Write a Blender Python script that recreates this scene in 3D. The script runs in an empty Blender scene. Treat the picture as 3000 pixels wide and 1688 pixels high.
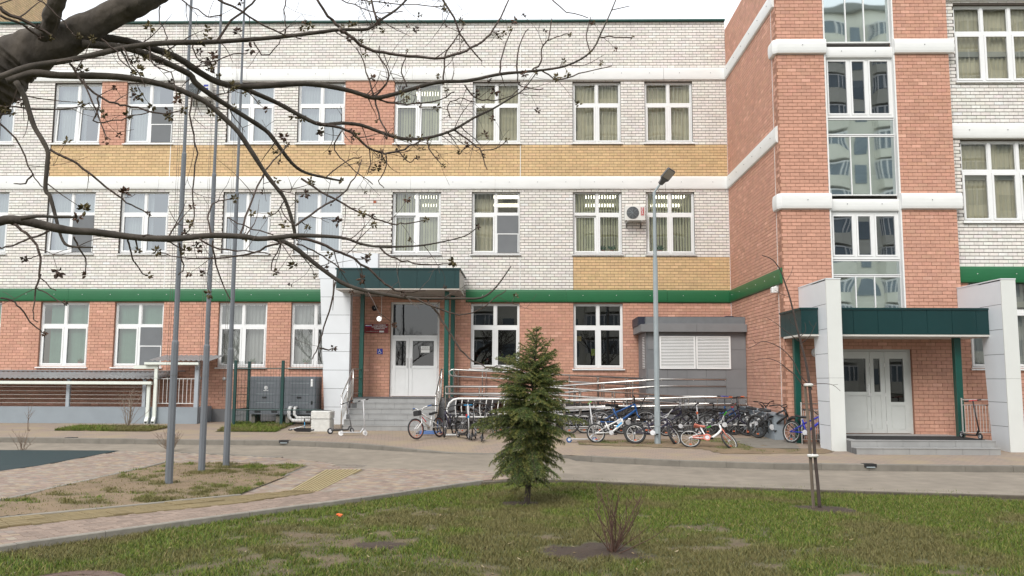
import bpy, bmesh, math, random
import numpy as np
from mathutils import Vector, Matrix
random.seed(7); np.random.seed(7)
sc = bpy.context.scene
COL = sc.collection
R = math.radians
# ------------------------------------------------------------------ camera
F = 2480.0; EYE = 1.55; YAW = 1.1; PITCH = 6.17; ROLL = 0.0042
CAMPOS = Vector((0, 0, EYE))
CROT = Matrix.Rotation(R(YAW), 3, 'Z') @ Matrix.Rotation(R(90 + PITCH), 3, 'X') @ Matrix.Rotation(ROLL, 3, 'Z')
cd = bpy.data.cameras.new('camera'); cam = bpy.data.objects.new('camera', cd); COL.objects.link(cam)
cd.sensor_width = 36.0; cd.lens = F / 3000 * 36; cd.clip_start = 0.05; cd.clip_end = 2000
cam.matrix_world = Matrix.Translation(CAMPOS) @ CROT.to_4x4()
sc.camera = cam
# ------------------------------------------------------------------ sky, sun, exposure (bright overcast)
SUN_EL, SUN_AZ = 42, 203          # azimuth clockwise from +Y: behind the photographer, a little left
w = bpy.data.worlds.new('World'); sc.world = w; w.use_nodes = True
nt = w.node_tree; nt.nodes.clear()
sky = nt.nodes.new('ShaderNodeTexSky'); sky.sky_type = 'NISHITA'; sky.sun_disc = False
sky.sun_elevation = R(SUN_EL); sky.sun_rotation = R(SUN_AZ)
mixn = nt.nodes.new('ShaderNodeMix'); mixn.data_type = 'RGBA'; mixn.inputs['Factor'].default_value = 0.86
nt.links.new(sky.outputs[0], mixn.inputs['A']); mixn.inputs['B'].default_value = (8.9, 9.1, 9.35, 1)   # cloud sheet
bgn = nt.nodes.new('ShaderNodeBackground'); bgn.inputs['Strength'].default_value = 0.1
outw = nt.nodes.new('ShaderNodeOutputWorld')
nt.links.new(mixn.outputs['Result'], bgn.inputs['Color']); nt.links.new(bgn.outputs[0], outw.inputs['Surface'])
sl = bpy.data.lights.new('sun', 'SUN'); sl.energy = 1.45; sl.angle = R(30); sl.color = (1.0, 0.95, 0.88)
so = bpy.data.objects.new('sun', sl); COL.objects.link(so)
sdir = Vector((math.sin(R(SUN_AZ)) * math.cos(R(SUN_EL)), math.cos(R(SUN_AZ)) * math.cos(R(SUN_EL)), math.sin(R(SUN_EL))))
so.rotation_euler = sdir.to_track_quat('Z', 'Y').to_euler()
sc.view_settings.view_transform = 'Standard'; sc.view_settings.look = 'None'
sc.view_settings.gamma = 1.0; sc.view_settings.use_curve_mapping = False
sc.view_settings.exposure = 0.73
sc.cycles.max_bounces = 5; sc.cycles.diffuse_bounces = 2; sc.cycles.glossy_bounces = 3; sc.cycles.transparent_max_bounces = 8
sc.cycles.caustics_reflective = False; sc.cycles.caustics_refractive = False
# ------------------------------------------------------------------ geometry of the place
def gz(Y):                       # the paved ground by the school falls gently towards the lawn
    return float(np.interp(Y, [18.5, 25.4, 28.4, 40], [-0.24, 0.0, 0.07, 0.07]))
def ray(px, py):
    return CROT @ Vector(((px - 1500) / F, -(py - 844) / F, -1))
def P(px, py, Y):                # point seen there on the vertical plane at depth Y
    d = ray(px, py); return CAMPOS + d * (Y / d.y)
def PX(px, py, X):
    d = ray(px, py); return CAMPOS + d * (X / d.x)
def G(px, py, off=0.0):          # point seen there on the ground
    d = ray(px, py); Y = 15.0
    for _ in range(30): Y = (gz(Y) + off - EYE) / d.z * d.y
    return CAMPOS + d * (Y / d.y)
NEAR = -0.11                     # lawn and lower paths against the upper pavement
D = 29.2                         # main facade
YT = 23.2                        # stair tower front
YR = 23.42                       # right wing front
# ------------------------------------------------------------------ materials
MATS = {}
def mat(name, col, rough=0.6, var=0.12, scale=6.0, bump=0.0, bscale=60.0, metal=0.0, spec=0.5, attr=None, rnd=0.0, stretch=None, dirt=0.0, emit=0.0):
    if name in MATS: return MATS[name]
    m = bpy.data.materials.new(name); m.use_nodes = True
    n = m.node_tree.nodes; l = m.node_tree.links
    b = n['Principled BSDF']; b.inputs['Roughness'].default_value = rough
    b.inputs['Metallic'].default_value = metal; b.inputs['Specular IOR Level'].default_value = spec
    tc = n.new('ShaderNodeTexCoord'); geo = n.new('ShaderNodeNewGeometry')
    src = geo.outputs['Position']
    if stretch:
        mp = n.new('ShaderNodeMapping'); mp.inputs['Scale'].default_value = stretch
        l.new(src, mp.inputs['Vector']); src = mp.outputs[0]
    if attr:
        at = n.new('ShaderNodeAttribute'); at.attribute_name = attr; base = at.outputs['Color']
    else:
        rgb = n.new('ShaderNodeRGB'); rgb.outputs[0].default_value = (*col, 1); base = rgb.outputs[0]
    def mul(c, fac_socket, lo, hi):
        mr = n.new('ShaderNodeMapRange'); mr.inputs['From Min'].default_value = 0.25; mr.inputs['From Max'].default_value = 0.75
        mr.inputs['To Min'].default_value = lo; mr.inputs['To Max'].default_value = hi
        l.new(fac_socket, mr.inputs['Value'])
        mx = n.new('ShaderNodeMix'); mx.data_type = 'RGBA'; mx.blend_type = 'MULTIPLY'; mx.inputs['Factor'].default_value = 1
        l.new(c, mx.inputs['A']); l.new(mr.outputs[0], mx.inputs['B']); return mx.outputs['Result']
    if var:
        nz = n.new('ShaderNodeTexNoise'); nz.inputs['Scale'].default_value = scale; nz.inputs['Detail'].default_value = 5
        l.new(src, nz.inputs['Vector']); base = mul(base, nz.outputs['Fac'], 1 - var, 1 + var)
    if dirt:
        nz = n.new('ShaderNodeTexNoise'); nz.inputs['Scale'].default_value = scale * 0.17; nz.inputs['Detail'].default_value = 7
        nz.inputs['Roughness'].default_value = 0.7
        l.new(src, nz.inputs['Vector']); base = mul(base, nz.outputs['Fac'], 1 - dirt, 1.0)
    if rnd:
        oi = n.new('ShaderNodeObjectInfo'); mr = n.new('ShaderNodeMapRange')
        mr.inputs['To Min'].default_value = 1 - rnd; mr.inputs['To Max'].default_value = 1 + rnd
        l.new(oi.outputs['Random'], mr.inputs['Value'])
        mx = n.new('ShaderNodeMix'); mx.data_type = 'RGBA'; mx.blend_type = 'MULTIPLY'; mx.inputs['Factor'].default_value = 1
        l.new(base, mx.inputs['A']); l.new(mr.outputs[0], mx.inputs['B']); base = mx.outputs['Result']
    l.new(base, b.inputs['Base Color'])
    if bump:
        nb = n.new('ShaderNodeTexNoise'); nb.inputs['Scale'].default_value = bscale; nb.inputs['Detail'].default_value = 4
        l.new(src, nb.inputs['Vector'])
        bp = n.new('ShaderNodeBump'); bp.inputs['Strength'].default_value = bump; bp.inputs['Distance'].default_value = 0.02
        l.new(nb.outputs['Fac'], bp.inputs['Height']); l.new(bp.outputs[0], b.inputs['Normal'])
    if emit:
        l.new(base, b.inputs['Emission Color']); b.inputs['Emission Strength'].default_value = emit
    MATS[name] = m; return m
def glass_mat(name, refl, tint=(1, 1, 1), see=(0.8, 0.85, 0.83), wav=0.0):
    m = bpy.data.materials.new(name); m.use_nodes = True; n = m.node_tree.nodes; l = m.node_tree.links; n.clear()
    o = n.new('ShaderNodeOutputMaterial'); mx = n.new('ShaderNodeMixShader'); tr = n.new('ShaderNodeBsdfTransparent')
    gl = n.new('ShaderNodeBsdfGlossy'); gl.inputs['Roughness'].default_value = 0.02 if 'tower' in name else 0.0; gl.inputs['Color'].default_value = (*tint, 1)
    tr.inputs['Color'].default_value = (*see, 1)
    fr = n.new('ShaderNodeLayerWeight'); fr.inputs['Blend'].default_value = 0.35
    mr = n.new('ShaderNodeMapRange'); mr.inputs['To Min'].default_value = refl; mr.inputs['To Max'].default_value = min(1, refl + 0.6)
    l.new(fr.outputs['Fresnel'], mr.inputs['Value'])
    if wav:
        geo = n.new('ShaderNodeNewGeometry'); nz = n.new('ShaderNodeTexNoise'); nz.inputs['Scale'].default_value = 1.3; nz.inputs['Detail'].default_value = 0
        bp = n.new('ShaderNodeBump'); bp.inputs['Strength'].default_value = wav; bp.inputs['Distance'].default_value = 0.02
        l.new(geo.outputs['Position'], nz.inputs['Vector']); l.new(nz.outputs['Fac'], bp.inputs['Height']); l.new(bp.outputs[0], gl.inputs['Normal'])
    l.new(mr.outputs[0], mx.inputs[0]); l.new(tr.outputs[0], mx.inputs[1]); l.new(gl.outputs[0], mx.inputs[2]); l.new(mx.outputs[0], o.inputs[0])
    MATS[name] = m; return m
# ------------------------------------------------------------------ mesh builder
ORG = {}
class MB:
    def __init__(s): s.v = []; s.f = []; s.c = []
    def add(s, vs, fs):
        k = len(s.v); s.v.extend([tuple(p) for p in vs]); s.f.extend([tuple(i + k for i in f) for f in fs]); return s
    def box(s, x0, x1, y0, y1, z0, z1):
        return s.add([(x0, y0, z0), (x1, y0, z0), (x1, y1, z0), (x0, y1, z0), (x0, y0, z1), (x1, y0, z1), (x1, y1, z1), (x0, y1, z1)],
                     [(3, 2, 1, 0), (4, 5, 6, 7), (0, 1, 5, 4), (1, 2, 6, 5), (2, 3, 7, 6), (3, 0, 4, 7)])
    def bbox(s, x0, x1, y0, y1, z0, z1, b=0.01):        # chamfered vertical edges and top
        pts = [(x0 + b, y0), (x1 - b, y0), (x1, y0 + b), (x1, y1 - b), (x1 - b, y1), (x0 + b, y1), (x0, y1 - b), (x0, y0 + b)]
        cx, cy = (x0 + x1) / 2, (y0 + y1) / 2
        top = [(cx + (x - cx) * (1 - 2 * b / (x1 - x0)), cy + (y - cy) * (1 - 2 * b / (y1 - y0))) for x, y in pts]
        vs = [(x, y, z0) for x, y in pts] + [(x, y, z1 - b) for x, y in pts] + [(x, y, z1) for x, y in top]
        fs = [tuple(range(7, -1, -1)), tuple(range(16, 24))]
        for k in (0, 8):
            fs += [(k + i, k + (i + 1) % 8, k + 8 + (i + 1) % 8, k + 8 + i) for i in range(8)]
        return s.add(vs, fs)
    def prism(s, poly, a, b, axis='y'):                  # polygon extruded along an axis
        n = len(poly)
        def mk(p, t): return {'y': (p[0], t, p[1]), 'x': (t, p[0], p[1]), 'z': (p[0], p[1], t)}[axis]
        vs = [mk(p, a) for p in poly] + [mk(p, b) for p in poly]
        fs = [tuple(range(n))[::-1], tuple(range(n, 2 * n))] + [(i, (i + 1) % n, n + (i + 1) % n, n + i) for i in range(n)]
        return s.add(vs, fs)
    def tube(s, pts, r, n=6, cap=True):
        pts = [Vector(p) for p in pts]; rs = r if isinstance(r, (list, tuple)) else [r] * len(pts)
        up = None; rings = []
        for i, p in enumerate(pts):
            t = (pts[min(i + 1, len(pts) - 1)] - pts[max(i - 1, 0)])
            if t.length < 1e-9: t = Vector((0, 0, 1))
            t.normalize()
            if up is None: up = t.orthogonal().normalized()
            up = (up - t * up.dot(t))
            up = up.normalized() if up.length > 1e-6 else t.orthogonal().normalized()
            sd = t.cross(up)
            rings.append([p + (up * math.cos(2 * math.pi * k / n) + sd * math.sin(2 * math.pi * k / n)) * rs[i] for k in range(n)])
        vs = [q for rg in rings for q in rg]; fs = []
        for i in range(len(pts) - 1):
            for k in range(n):
                fs.append((i * n + k, i * n + (k + 1) % n, (i + 1) * n + (k + 1) % n, (i + 1) * n + k))
        if cap:
            fs.append(tuple(range(n))[::-1]); fs.append(tuple((len(pts) - 1) * n + k for k in range(n)))
        return s.add(vs, fs)
    def lathe(s, prof, c=(0, 0, 0), n=16, axis='z'):     # prof: (radius, height) pairs
        vs = []; fs = []
        for r_, h in prof:
            for k in range(n):
                a = 2 * math.pi * k / n; x, y = r_ * math.cos(a), r_ * math.sin(a)
                q = {'z': (x, y, h), 'y': (x, h, y), 'x': (h, x, y)}[axis]
                vs.append((c[0] + q[0], c[1] + q[1], c[2] + q[2]))
        for i in range(len(prof) - 1):
            for k in range(n): fs.append((i * n + k, i * n + (k + 1) % n, (i + 1) * n + (k + 1) % n, (i + 1) * n + k))
        fs.append(tuple(range(n))[::-1]); fs.append(tuple((len(prof) - 1) * n + k for k in range(n)))
        return s.add(vs, fs)
    def torus(s, c, Rr, r, axis='y', n=20, m=6, flat=1.0):
        vs = []; fs = []
        for i in range(n):
            a = 2 * math.pi * i / n
            for k in range(m):
                b = 2 * math.pi * k / m; rr = Rr + r * math.cos(b); h = r * flat * math.sin(b)
                q = {'y': (rr * math.cos(a), h, rr * math.sin(a)), 'x': (h, rr * math.cos(a), rr * math.sin(a)), 'z': (rr * math.cos(a), rr * math.sin(a), h)}[axis]
                vs.append((c[0] + q[0], c[1] + q[1], c[2] + q[2]))
        for i in range(n):
            for k in range(m):
                fs.append((i * m + k, ((i + 1) % n) * m + k, ((i + 1) % n) * m + (k + 1) % m, i * m + (k + 1) % m))
        return s.add(vs, fs)
    def quad(s, a, b, c, d): return s.add([a, b, c, d], [(0, 1, 2, 3)])
    def xf(s, M):
        s.v = [tuple(M @ Vector(p)) for p in s.v]; return s
    def build(s, name, m, parent=None, smooth=False, **kw):
        return mesh_obj(name, np.array(s.v, dtype=float).reshape(-1, 3), s.f, m, parent, smooth, **kw)
def mesh_obj(name, v, f, m, parent=None, smooth=False, local=False, colors=None, fix=True, **props):
    me = bpy.data.meshes.new(name)
    org = Vector((0, 0, 0))
    if parent is not None and not local: org = ORG.get(parent.name, org)
    v = np.asarray(v, dtype=float) - np.array(org)
    me.from_pydata(v.tolist(), [], f if isinstance(f, list) else f.tolist())
    if fix:
        bm = bmesh.new(); bm.from_mesh(me); bmesh.ops.recalc_face_normals(bm, faces=bm.faces); bm.to_mesh(me); bm.free()
    if smooth: me.shade_smooth()
    if colors is not None:
        ca = me.color_attributes.new('Col', 'FLOAT_COLOR', 'POINT')
        ca.data.foreach_set('color', np.concatenate([colors, np.ones((len(colors), 1))], 1).astype(np.float32).ravel())
    me.materials.append(m if not isinstance(m, str) else MATS[m])
    o = bpy.data.objects.new(name, me); COL.objects.link(o)
    if parent is not None: o.parent = parent; ORG[o.name] = org
    for k, val in props.items(): o[k] = val
    return o
def T(name, label, cat, loc=(0, 0, 0), group=None, rot=None):
    o = bpy.data.objects.new(name, None); o.empty_display_size = 0.1; COL.objects.link(o)
    o.location = loc; ORG[o.name] = Vector(loc)
    if rot is not None: o.rotation_euler = rot
    o['label'] = label; o['category'] = cat
    if group: o['group'] = group
    return o
def tag(o, label, cat, group=None):
    o['label'] = label; o['category'] = cat
    if group: o['group'] = group
    return o
def struct(o): o['kind'] = 'structure'; return o
def smoothpath(pts, k=3):                              # Catmull-Rom through lists of equal-length tuples
    pts = [np.array(p, float) for p in pts]
    if len(pts) < 3: return pts
    out = []
    for i in range(len(pts) - 1):
        p0 = pts[max(i - 1, 0)]; p1 = pts[i]; p2 = pts[i + 1]; p3 = pts[min(i + 2, len(pts) - 1)]
        for j in range(k):
            t = j / k
            out.append(0.5 * ((2 * p1) + (-p0 + p2) * t + (2 * p0 - 5 * p1 + 4 * p2 - p3) * t * t + (-p0 + 3 * p1 - 3 * p2 + p3) * t ** 3))
    out.append(pts[-1]); return out
# value noise for planting and wear
_lat = np.random.RandomState(3).rand(256, 256)
def vnoise(x, y, s):
    x = np.asarray(x) * s + 1000.3; y = np.asarray(y) * s + 1000.7
    xi = np.floor(x).astype(int); yi = np.floor(y).astype(int); fx = x - xi; fy = y - yi
    fx = fx * fx * (3 - 2 * fx); fy = fy * fy * (3 - 2 * fy)
    g = lambda a, b: _lat[a % 256, b % 256]
    return (g(xi, yi) * (1 - fx) + g(xi + 1, yi) * fx) * (1 - fy) + (g(xi, yi + 1) * (1 - fx) + g(xi + 1, yi + 1) * fx) * fy
def fbm(x, y, s, o=4):
    t = 0; a = 0.5; n = 0
    for k in range(o): t = t + a * vnoise(x + 13.7 * k, y - 7.1 * k, s * 2 ** k); n += a; a *= 0.55
    return t / n
def inpoly(x, y, poly):
    x = np.asarray(x); y = np.asarray(y); r = np.zeros(x.shape, bool); n = len(poly)
    for i in range(n):
        x0, y0 = poly[i][:2]; x1, y1 = poly[(i + 1) % n][:2]
        c = ((y0 > y) != (y1 > y)) & (x < (x1 - x0) * (y - y0) / (y1 - y0 + 1e-12) + x0); r ^= c
    return r
# materials used by many things
mat('white_brick', (1, 1, 1), 0.8, 0.10, 14, attr='Col', bump=0.15, bscale=90, dirt=0.13, stretch=(1, 1, 0.5))
mat('mortar_dark', (0.095, 0.08, 0.068), 0.95, 0.2, 20)
mat('mortar_red', (0.33, 0.17, 0.115), 0.95, 0.2, 20)
mat('mortar_yellow', (0.20, 0.12, 0.06), 0.95, 0.2, 20)
mat('red_brick_single', (0.60, 0.325, 0.235), 0.8, 0.10, 14, bump=0.15, bscale=90, rnd=0.10, dirt=0.1)
mat('band_white', (0.80, 0.81, 0.80), 0.45, 0.04, 2.0, stretch=(1, 1, 3), dirt=0.05)
mat('band_green', (0.012, 0.125, 0.045), 0.42, 0.08, 2.0)
mat('teal_panel', (0.003, 0.034, 0.036), 0.35, 0.10, 1.2)
mat('teal_post', (0.006, 0.075, 0.058), 0.35, 0.08, 3)
mat('pvc', (0.82, 0.83, 0.83), 0.35, 0.03, 3)
mat('pvc_grey', (0.62, 0.64, 0.62), 0.4, 0.05, 3, dirt=0.1)
mat('panel_white', (0.74, 0.77, 0.80), 0.35, 0.03, 2, dirt=0.05)
mat('panel_joint', (0.16, 0.17, 0.18), 0.8, 0.1, 5)
mat('grey_panel', (0.205, 0.208, 0.216), 0.55, 0.10, 1.5, dirt=0.12)
mat('grey_blue', (0.27, 0.31, 0.345), 0.6, 0.07, 2, dirt=0.12)
mat('pole_grey', (0.15, 0.165, 0.185), 0.5, 0.08, 2, dirt=0.08)
mat('lamp_grey', (0.30, 0.345, 0.365), 0.5, 0.1, 3)
mat('steel', (0.80, 0.78, 0.75), 0.28, 0.05, 5, metal=1.0)
mat('white_metal', (0.75, 0.75, 0.74), 0.4, 0.06, 8)
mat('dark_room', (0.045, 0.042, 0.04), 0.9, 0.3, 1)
mat('room_wall', (0.32, 0.27, 0.19), 0.9, 0.2, 0.7)
mat('soffit', (0.50, 0.47, 0.43), 0.7, 0.05, 2)
mat('step_tile', (0.35, 0.35, 0.345), 0.55, 0.10, 4, dirt=0.18)
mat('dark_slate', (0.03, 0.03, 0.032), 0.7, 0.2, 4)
mat('black_plastic', (0.018, 0.018, 0.02), 0.5, 0.1, 8)
mat('rubber', (0.03, 0.03, 0.031), 0.8, 0.2, 20)
mat('mesh_green', (0.006, 0.045, 0.04), 0.5, 0.1, 5)
glass_mat('glass', 0.27, tint=(0.93, 0.97, 1.0), see=(0.72, 0.77, 0.75), wav=0.05)
glass_mat('glass_tower', 0.66, tint=(0.86, 0.96, 0.94), see=(0.30, 0.40, 0.40), wav=0.16)
glass_mat('glass_dark', 0.055, see=(0.38, 0.42, 0.42), wav=0.04)
glass_mat('glass_clear', 0.12, see=(0.86, 0.90, 0.88), wav=0.05)
# ================================================================== THE SCHOOL
mid = P(600, 1240, D)
B = T('school_building', 'three-storey school of white, yellow and red brick with a red stair tower', 'building', (0, D, 0))
Z = lambda y, px=1480, Y=D: P(px, y, Y).z
XS = P(2133, 533, D).x                      # side wall of the stair tower
XL = -22.0
WX = [tuple(P(px, 650, D).x for px in pr) for pr in
      ((-90, 22), (136, 276), (351, 492), (652, 792), (862, 1002), (1149, 1291), (1382, 1523), (1679, 1822), (1893, 2035))]
Z_ROOF = Z(61.5); Z_B1 = (Z(237), Z(200.5)); Z_B2 = (Z(556), Z(517)); Z_GR = (Z(886.5), Z(849))
ROW3 = (Z(419), Z(241)); ROW2 = (Z(744), Z(560)); ROW1 = (Z(1079), Z(889))
CH = 0.1                                    # one brick course
BRK = {'white': ((0.82, 0.785, 0.74), 'mortar_dark', 0.011, 0.020), 'yellow': ((0.68, 0.485, 0.27), 'mortar_yellow', 0.010, 0.016), 'red': ((0.60, 0.325, 0.235), 'mortar_red', 0.011, 0.013)}
rng = np.random.RandomState(11)
def place(orient, pos, u, d, z):            # u along the wall, d outwards from it
    return (u, pos - d, z) if orient == 'F' else (pos - d, u, z) if orient == 'S' else (pos + d, u, z)
BOXF = [(0, 1, 5, 4), (4, 5, 6, 7), (3, 2, 1, 0), (1, 2, 6, 5), (3, 0, 4, 7)]
def brick_list(u0, u1, z0, z1, kind, openings):
    jt = BRK[kind][2]; jb = BRK[kind][3]; out = []
    k0 = round(z0 / CH); k1 = round(z1 / CH)
    for k in range(k0, k1):
        zc = (k + 0.5) * CH
        free = [(u0, u1)]
        for (a, b, c, d) in openings:
            if c < zc < d:
                nf = []
                for (p, q) in free:
                    if b <= p or a >= q: nf.append((p, q)); continue
                    if a > p: nf.append((p, a))
                    if b < q: nf.append((b, q))
                free = nf
        off = 0.13 if k % 2 else 0.0
        for (p, q) in free:
            i = math.floor((p - off) / 0.26)
            while True:
                a = i * 0.26 + off; b = a + 0.26; i += 1
                if a >= q: break
                aa, bb = max(a, p), min(b, q)
                if bb - aa < 0.035: continue
                out.append((aa + jt / 2, bb - jt / 2, k * CH + jb / 2, (k + 1) * CH - jb / 2, abs(bb - aa - 0.26) < 1e-6))
    return out
SINGLES = []
def wall_region(orient, pos, u0, u1, z0, z1, kind, openings=(), single=None, thick=0.3):
    mb = MB()
    zs = sorted({z0, z1} | {min(max(z, z0), z1) for o in openings for z in o[2:]})
    for za, zb in zip(zs[:-1], zs[1:]):
        if zb - za < 1e-4: continue
        zc = (za + zb) / 2; free = [(u0, u1)]
        for (a, b, c, d) in openings:
            if c < zc < d:
                nf = []
                for (p, q) in free:
                    if b <= p or a >= q: nf.append((p, q)); continue
                    if a > p: nf.append((p, a))
                    if b < q: nf.append((b, q))
                free = nf
        for (p, q) in free:
            if orient == 'F': mb.box(p, q, pos + 0.012, pos + thick, za, zb)
            elif orient == 'S': mb.box(pos + 0.012, pos + thick, p, q, za, zb)
            else: mb.box(pos - thick, pos - 0.012, p, q, za, zb)
    wall = mb.build('wall', BRK[kind][1], B, fix=True)
    bl = brick_list(u0, u1, z0, z1, kind, openings)
    keep = []
    for b in bl:
        if single and b[4] and len(SINGLES) < 300 and single(b): SINGLES.append((orient, pos, b, wall)); continue
        keep.append(b)
    base = np.array(BRK[kind][0]); vs = []; fs = []; cs = []
    for (a, b, c, d, _) in keep:
        k = len(vs); pr = rng.uniform(-0.0015, 0.0015)
        for (u, dd, z) in ((a, pr, c), (b, pr, c), (b, -0.014, c), (a, -0.014, c), (a, pr, d), (b, pr, d), (b, -0.014, d), (a, -0.014, d)):
            vs.append(place(orient, pos, u, dd, z))
        fs += [tuple(i + k for i in f) for f in BOXF]
        v = rng.normal(1, 0.048); t = base * v * (1 + rng.normal(0, 0.012, 3))
        if kind == 'red' and rng.rand() < 0.05: t = t * 1.1 + 0.03
        cs += [np.clip(t, 0, 0.85)] * 8
    if vs:
        o = mesh_obj('brick', vs, fs, 'white_brick', wall, colors=np.array(cs)); o['kind'] = 'stuff'
    return wall
w_op = lambda row, idx: [(WX[i][0], WX[i][1], row[0], row[1]) for i in idx]
ALL = range(9)
DOORX = (P(1143, 1000, D).x, P(1287, 1000, D).x); PLAT = 0.95; DOOR_TOP = Z(886)
OP3 = w_op(ROW3, ALL); OP2 = w_op(ROW2, ALL); OP1 = w_op(ROW1, (0, 1, 2, 3, 4, 6, 7)) + [(DOORX[0], DOORX[1], PLAT, DOOR_TOP)]
zb1 = (Z_B1[0] + Z_B1[1]) / 2; zb2 = (Z_B2[0] + Z_B2[1]) / 2; zgr = (Z_GR[0] + Z_GR[1]) / 2
sn = lambda z: round(z / CH) * CH
zb1, zb2, zgr = sn(zb1), sn(zb2), sn(zgr)
z_y3 = sn(Z(421)); z_y2 = sn(Z(750)); XY = P(146, 470, D).x; ztop = sn(Z(68))
wall_region('F', D, XL, XS, zb1, ztop, 'white')
for a, b, k in ((XL, WX[1][1], 'white'), (WX[1][1], WX[2][0], 'red'), (WX[2][0], WX[4][1], 'white'), (WX[4][1], WX[5][0], 'red'), (WX[5][0], XS, 'white')):
    wall_region('F', D, a, b, z_y3, zb1, k, OP3)
wall_region('F', D, XL, XY, zb2, z_y3, 'white'); wall_region('F', D, XY, XS, zb2, z_y3, 'yellow', OP3)
wall_region('F', D, XL, XS, z_y2, zb2, 'white', OP2)
wall_region('F', D, XL, WX[7][0], zgr, z_y2, 'white', OP2); wall_region('F', D, WX[7][0], XS, zgr, z_y2, 'yellow', OP2)
wall_region('F', D, XL, XS, 0.5, zgr, 'red', OP1)
MB().box(XL, XS, D - 0.04, D + 0.3, -0.2, 0.5).build('plinth', 'grey_panel', B)
# tower and right wing
XGL = P(2421, 300, YT).x; XGR = P(2626, 300, YT).x; XTR = P(2784, 250, YT).x; XRR = 15.0
PZ = 0.137
near_s = lambda b: b[2] > 3.4 and b[2] < 9.5
wall_region('F', YT, XS, XGL, 3.4, 14.0, 'red', single=near_s)
wall_region('F', YT, XGR, XTR, 3.4, 14.0, 'red', single=near_s)
DRX = (P(2440, 1100, YT).x, P(2672, 1060, YT).x); DRT = P(2600, 1022, YT).z
wall_region('F', YT, XS, XTR, -0.2, 3.4, 'red', [(DRX[0], DRX[1], PZ, DRT)])
wall_region('S', XS, YT + 0.016, D, -0.2, 14.0, 'red')
wall_region('S', XS, D + 0.32, D + 1.9, ztop - 0.5, 14.0, 'yellow')
zrg = sn((P(2850, 781, YR).z + P(2850, 830, YR).z) / 2)
XRW = P(2797, 120, YR).x; XRW1 = P(2845, 1000, YR).x
RW3 = (P(2850, 238, YR).z, P(2850, 14, YR).z); RW2 = (P(2870, 649, YR).z, P(2850, 411, YR).z); RW1 = (P(2870, 1079, YR).z, zrg - 0.15)
OPR = [(XRW, XRW + 2.45, *RW3), (XRW, XRW + 2.45, *RW2), (XRW1, XRW1 + 1.7, *RW1)]
wall_region('F', YR, XTR, XRR, zrg, 14.0, 'white', OPR)
wall_region('F', YR, XTR, XRR, -0.2, zrg, 'red', OPR)
# 300 nearest bricks of the tower piers, each a piece of its own
bm_ = {}
for (orient, pos, b, wall) in SINGLES:
    key = 'brick'
    if key not in bm_:
        L = b[1] - b[0]; H = b[3] - b[2]; m_ = MB()
        e = 0.004
        m_.add([(-L / 2 + e, 0, -H / 2 + e), (L / 2 - e, 0, -H / 2 + e), (L / 2 - e, 0, H / 2 - e), (-L / 2 + e, 0, H / 2 - e),
                (-L / 2, e, -H / 2), (L / 2, e, -H / 2), (L / 2, e, H / 2), (-L / 2, e, H / 2),
                (-L / 2, 0.016, -H / 2), (L / 2, 0.016, -H / 2), (L / 2, 0.016, H / 2), (-L / 2, 0.016, H / 2)],
               [(0, 1, 2, 3), (0, 4, 5, 1), (1, 5, 6, 2), (2, 6, 7, 3), (3, 7, 4, 0), (4, 8, 9, 5), (5, 9, 10, 6), (6, 10, 11, 7), (7, 11, 8, 4)])
        o0 = m_.build('brick', 'red_brick_single', None); bm_[key] = o0.data; bpy.data.objects.remove(o0)
    o = bpy.data.objects.new('brick', bm_['brick']); COL.objects.link(o); o.parent = wall
    og = ORG[B.name]
    o.location = ((b[0] + b[1]) / 2 - og.x, pos + rng.uniform(-0.0015, 0.0015) - og.y, (b[2] + b[3]) / 2 - og.z)
# chased sealant joints
for px in (505, 1525):
    x = P(px, 330, D).x
    for a, b in ((zb1, ztop), (zb2, z_y3), (zgr, z_y2)):
        MB().box(x - 0.011, x + 0.011, D - 0.004, D + 0.02, a, b).build('sealant_joint', 'band_white', B)
MB().box(XS - 0.005, XS + 0.02, YT + 0.42, YT + 0.445, -0.2, 14).build('sealant_joint', 'band_white', B)
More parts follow.
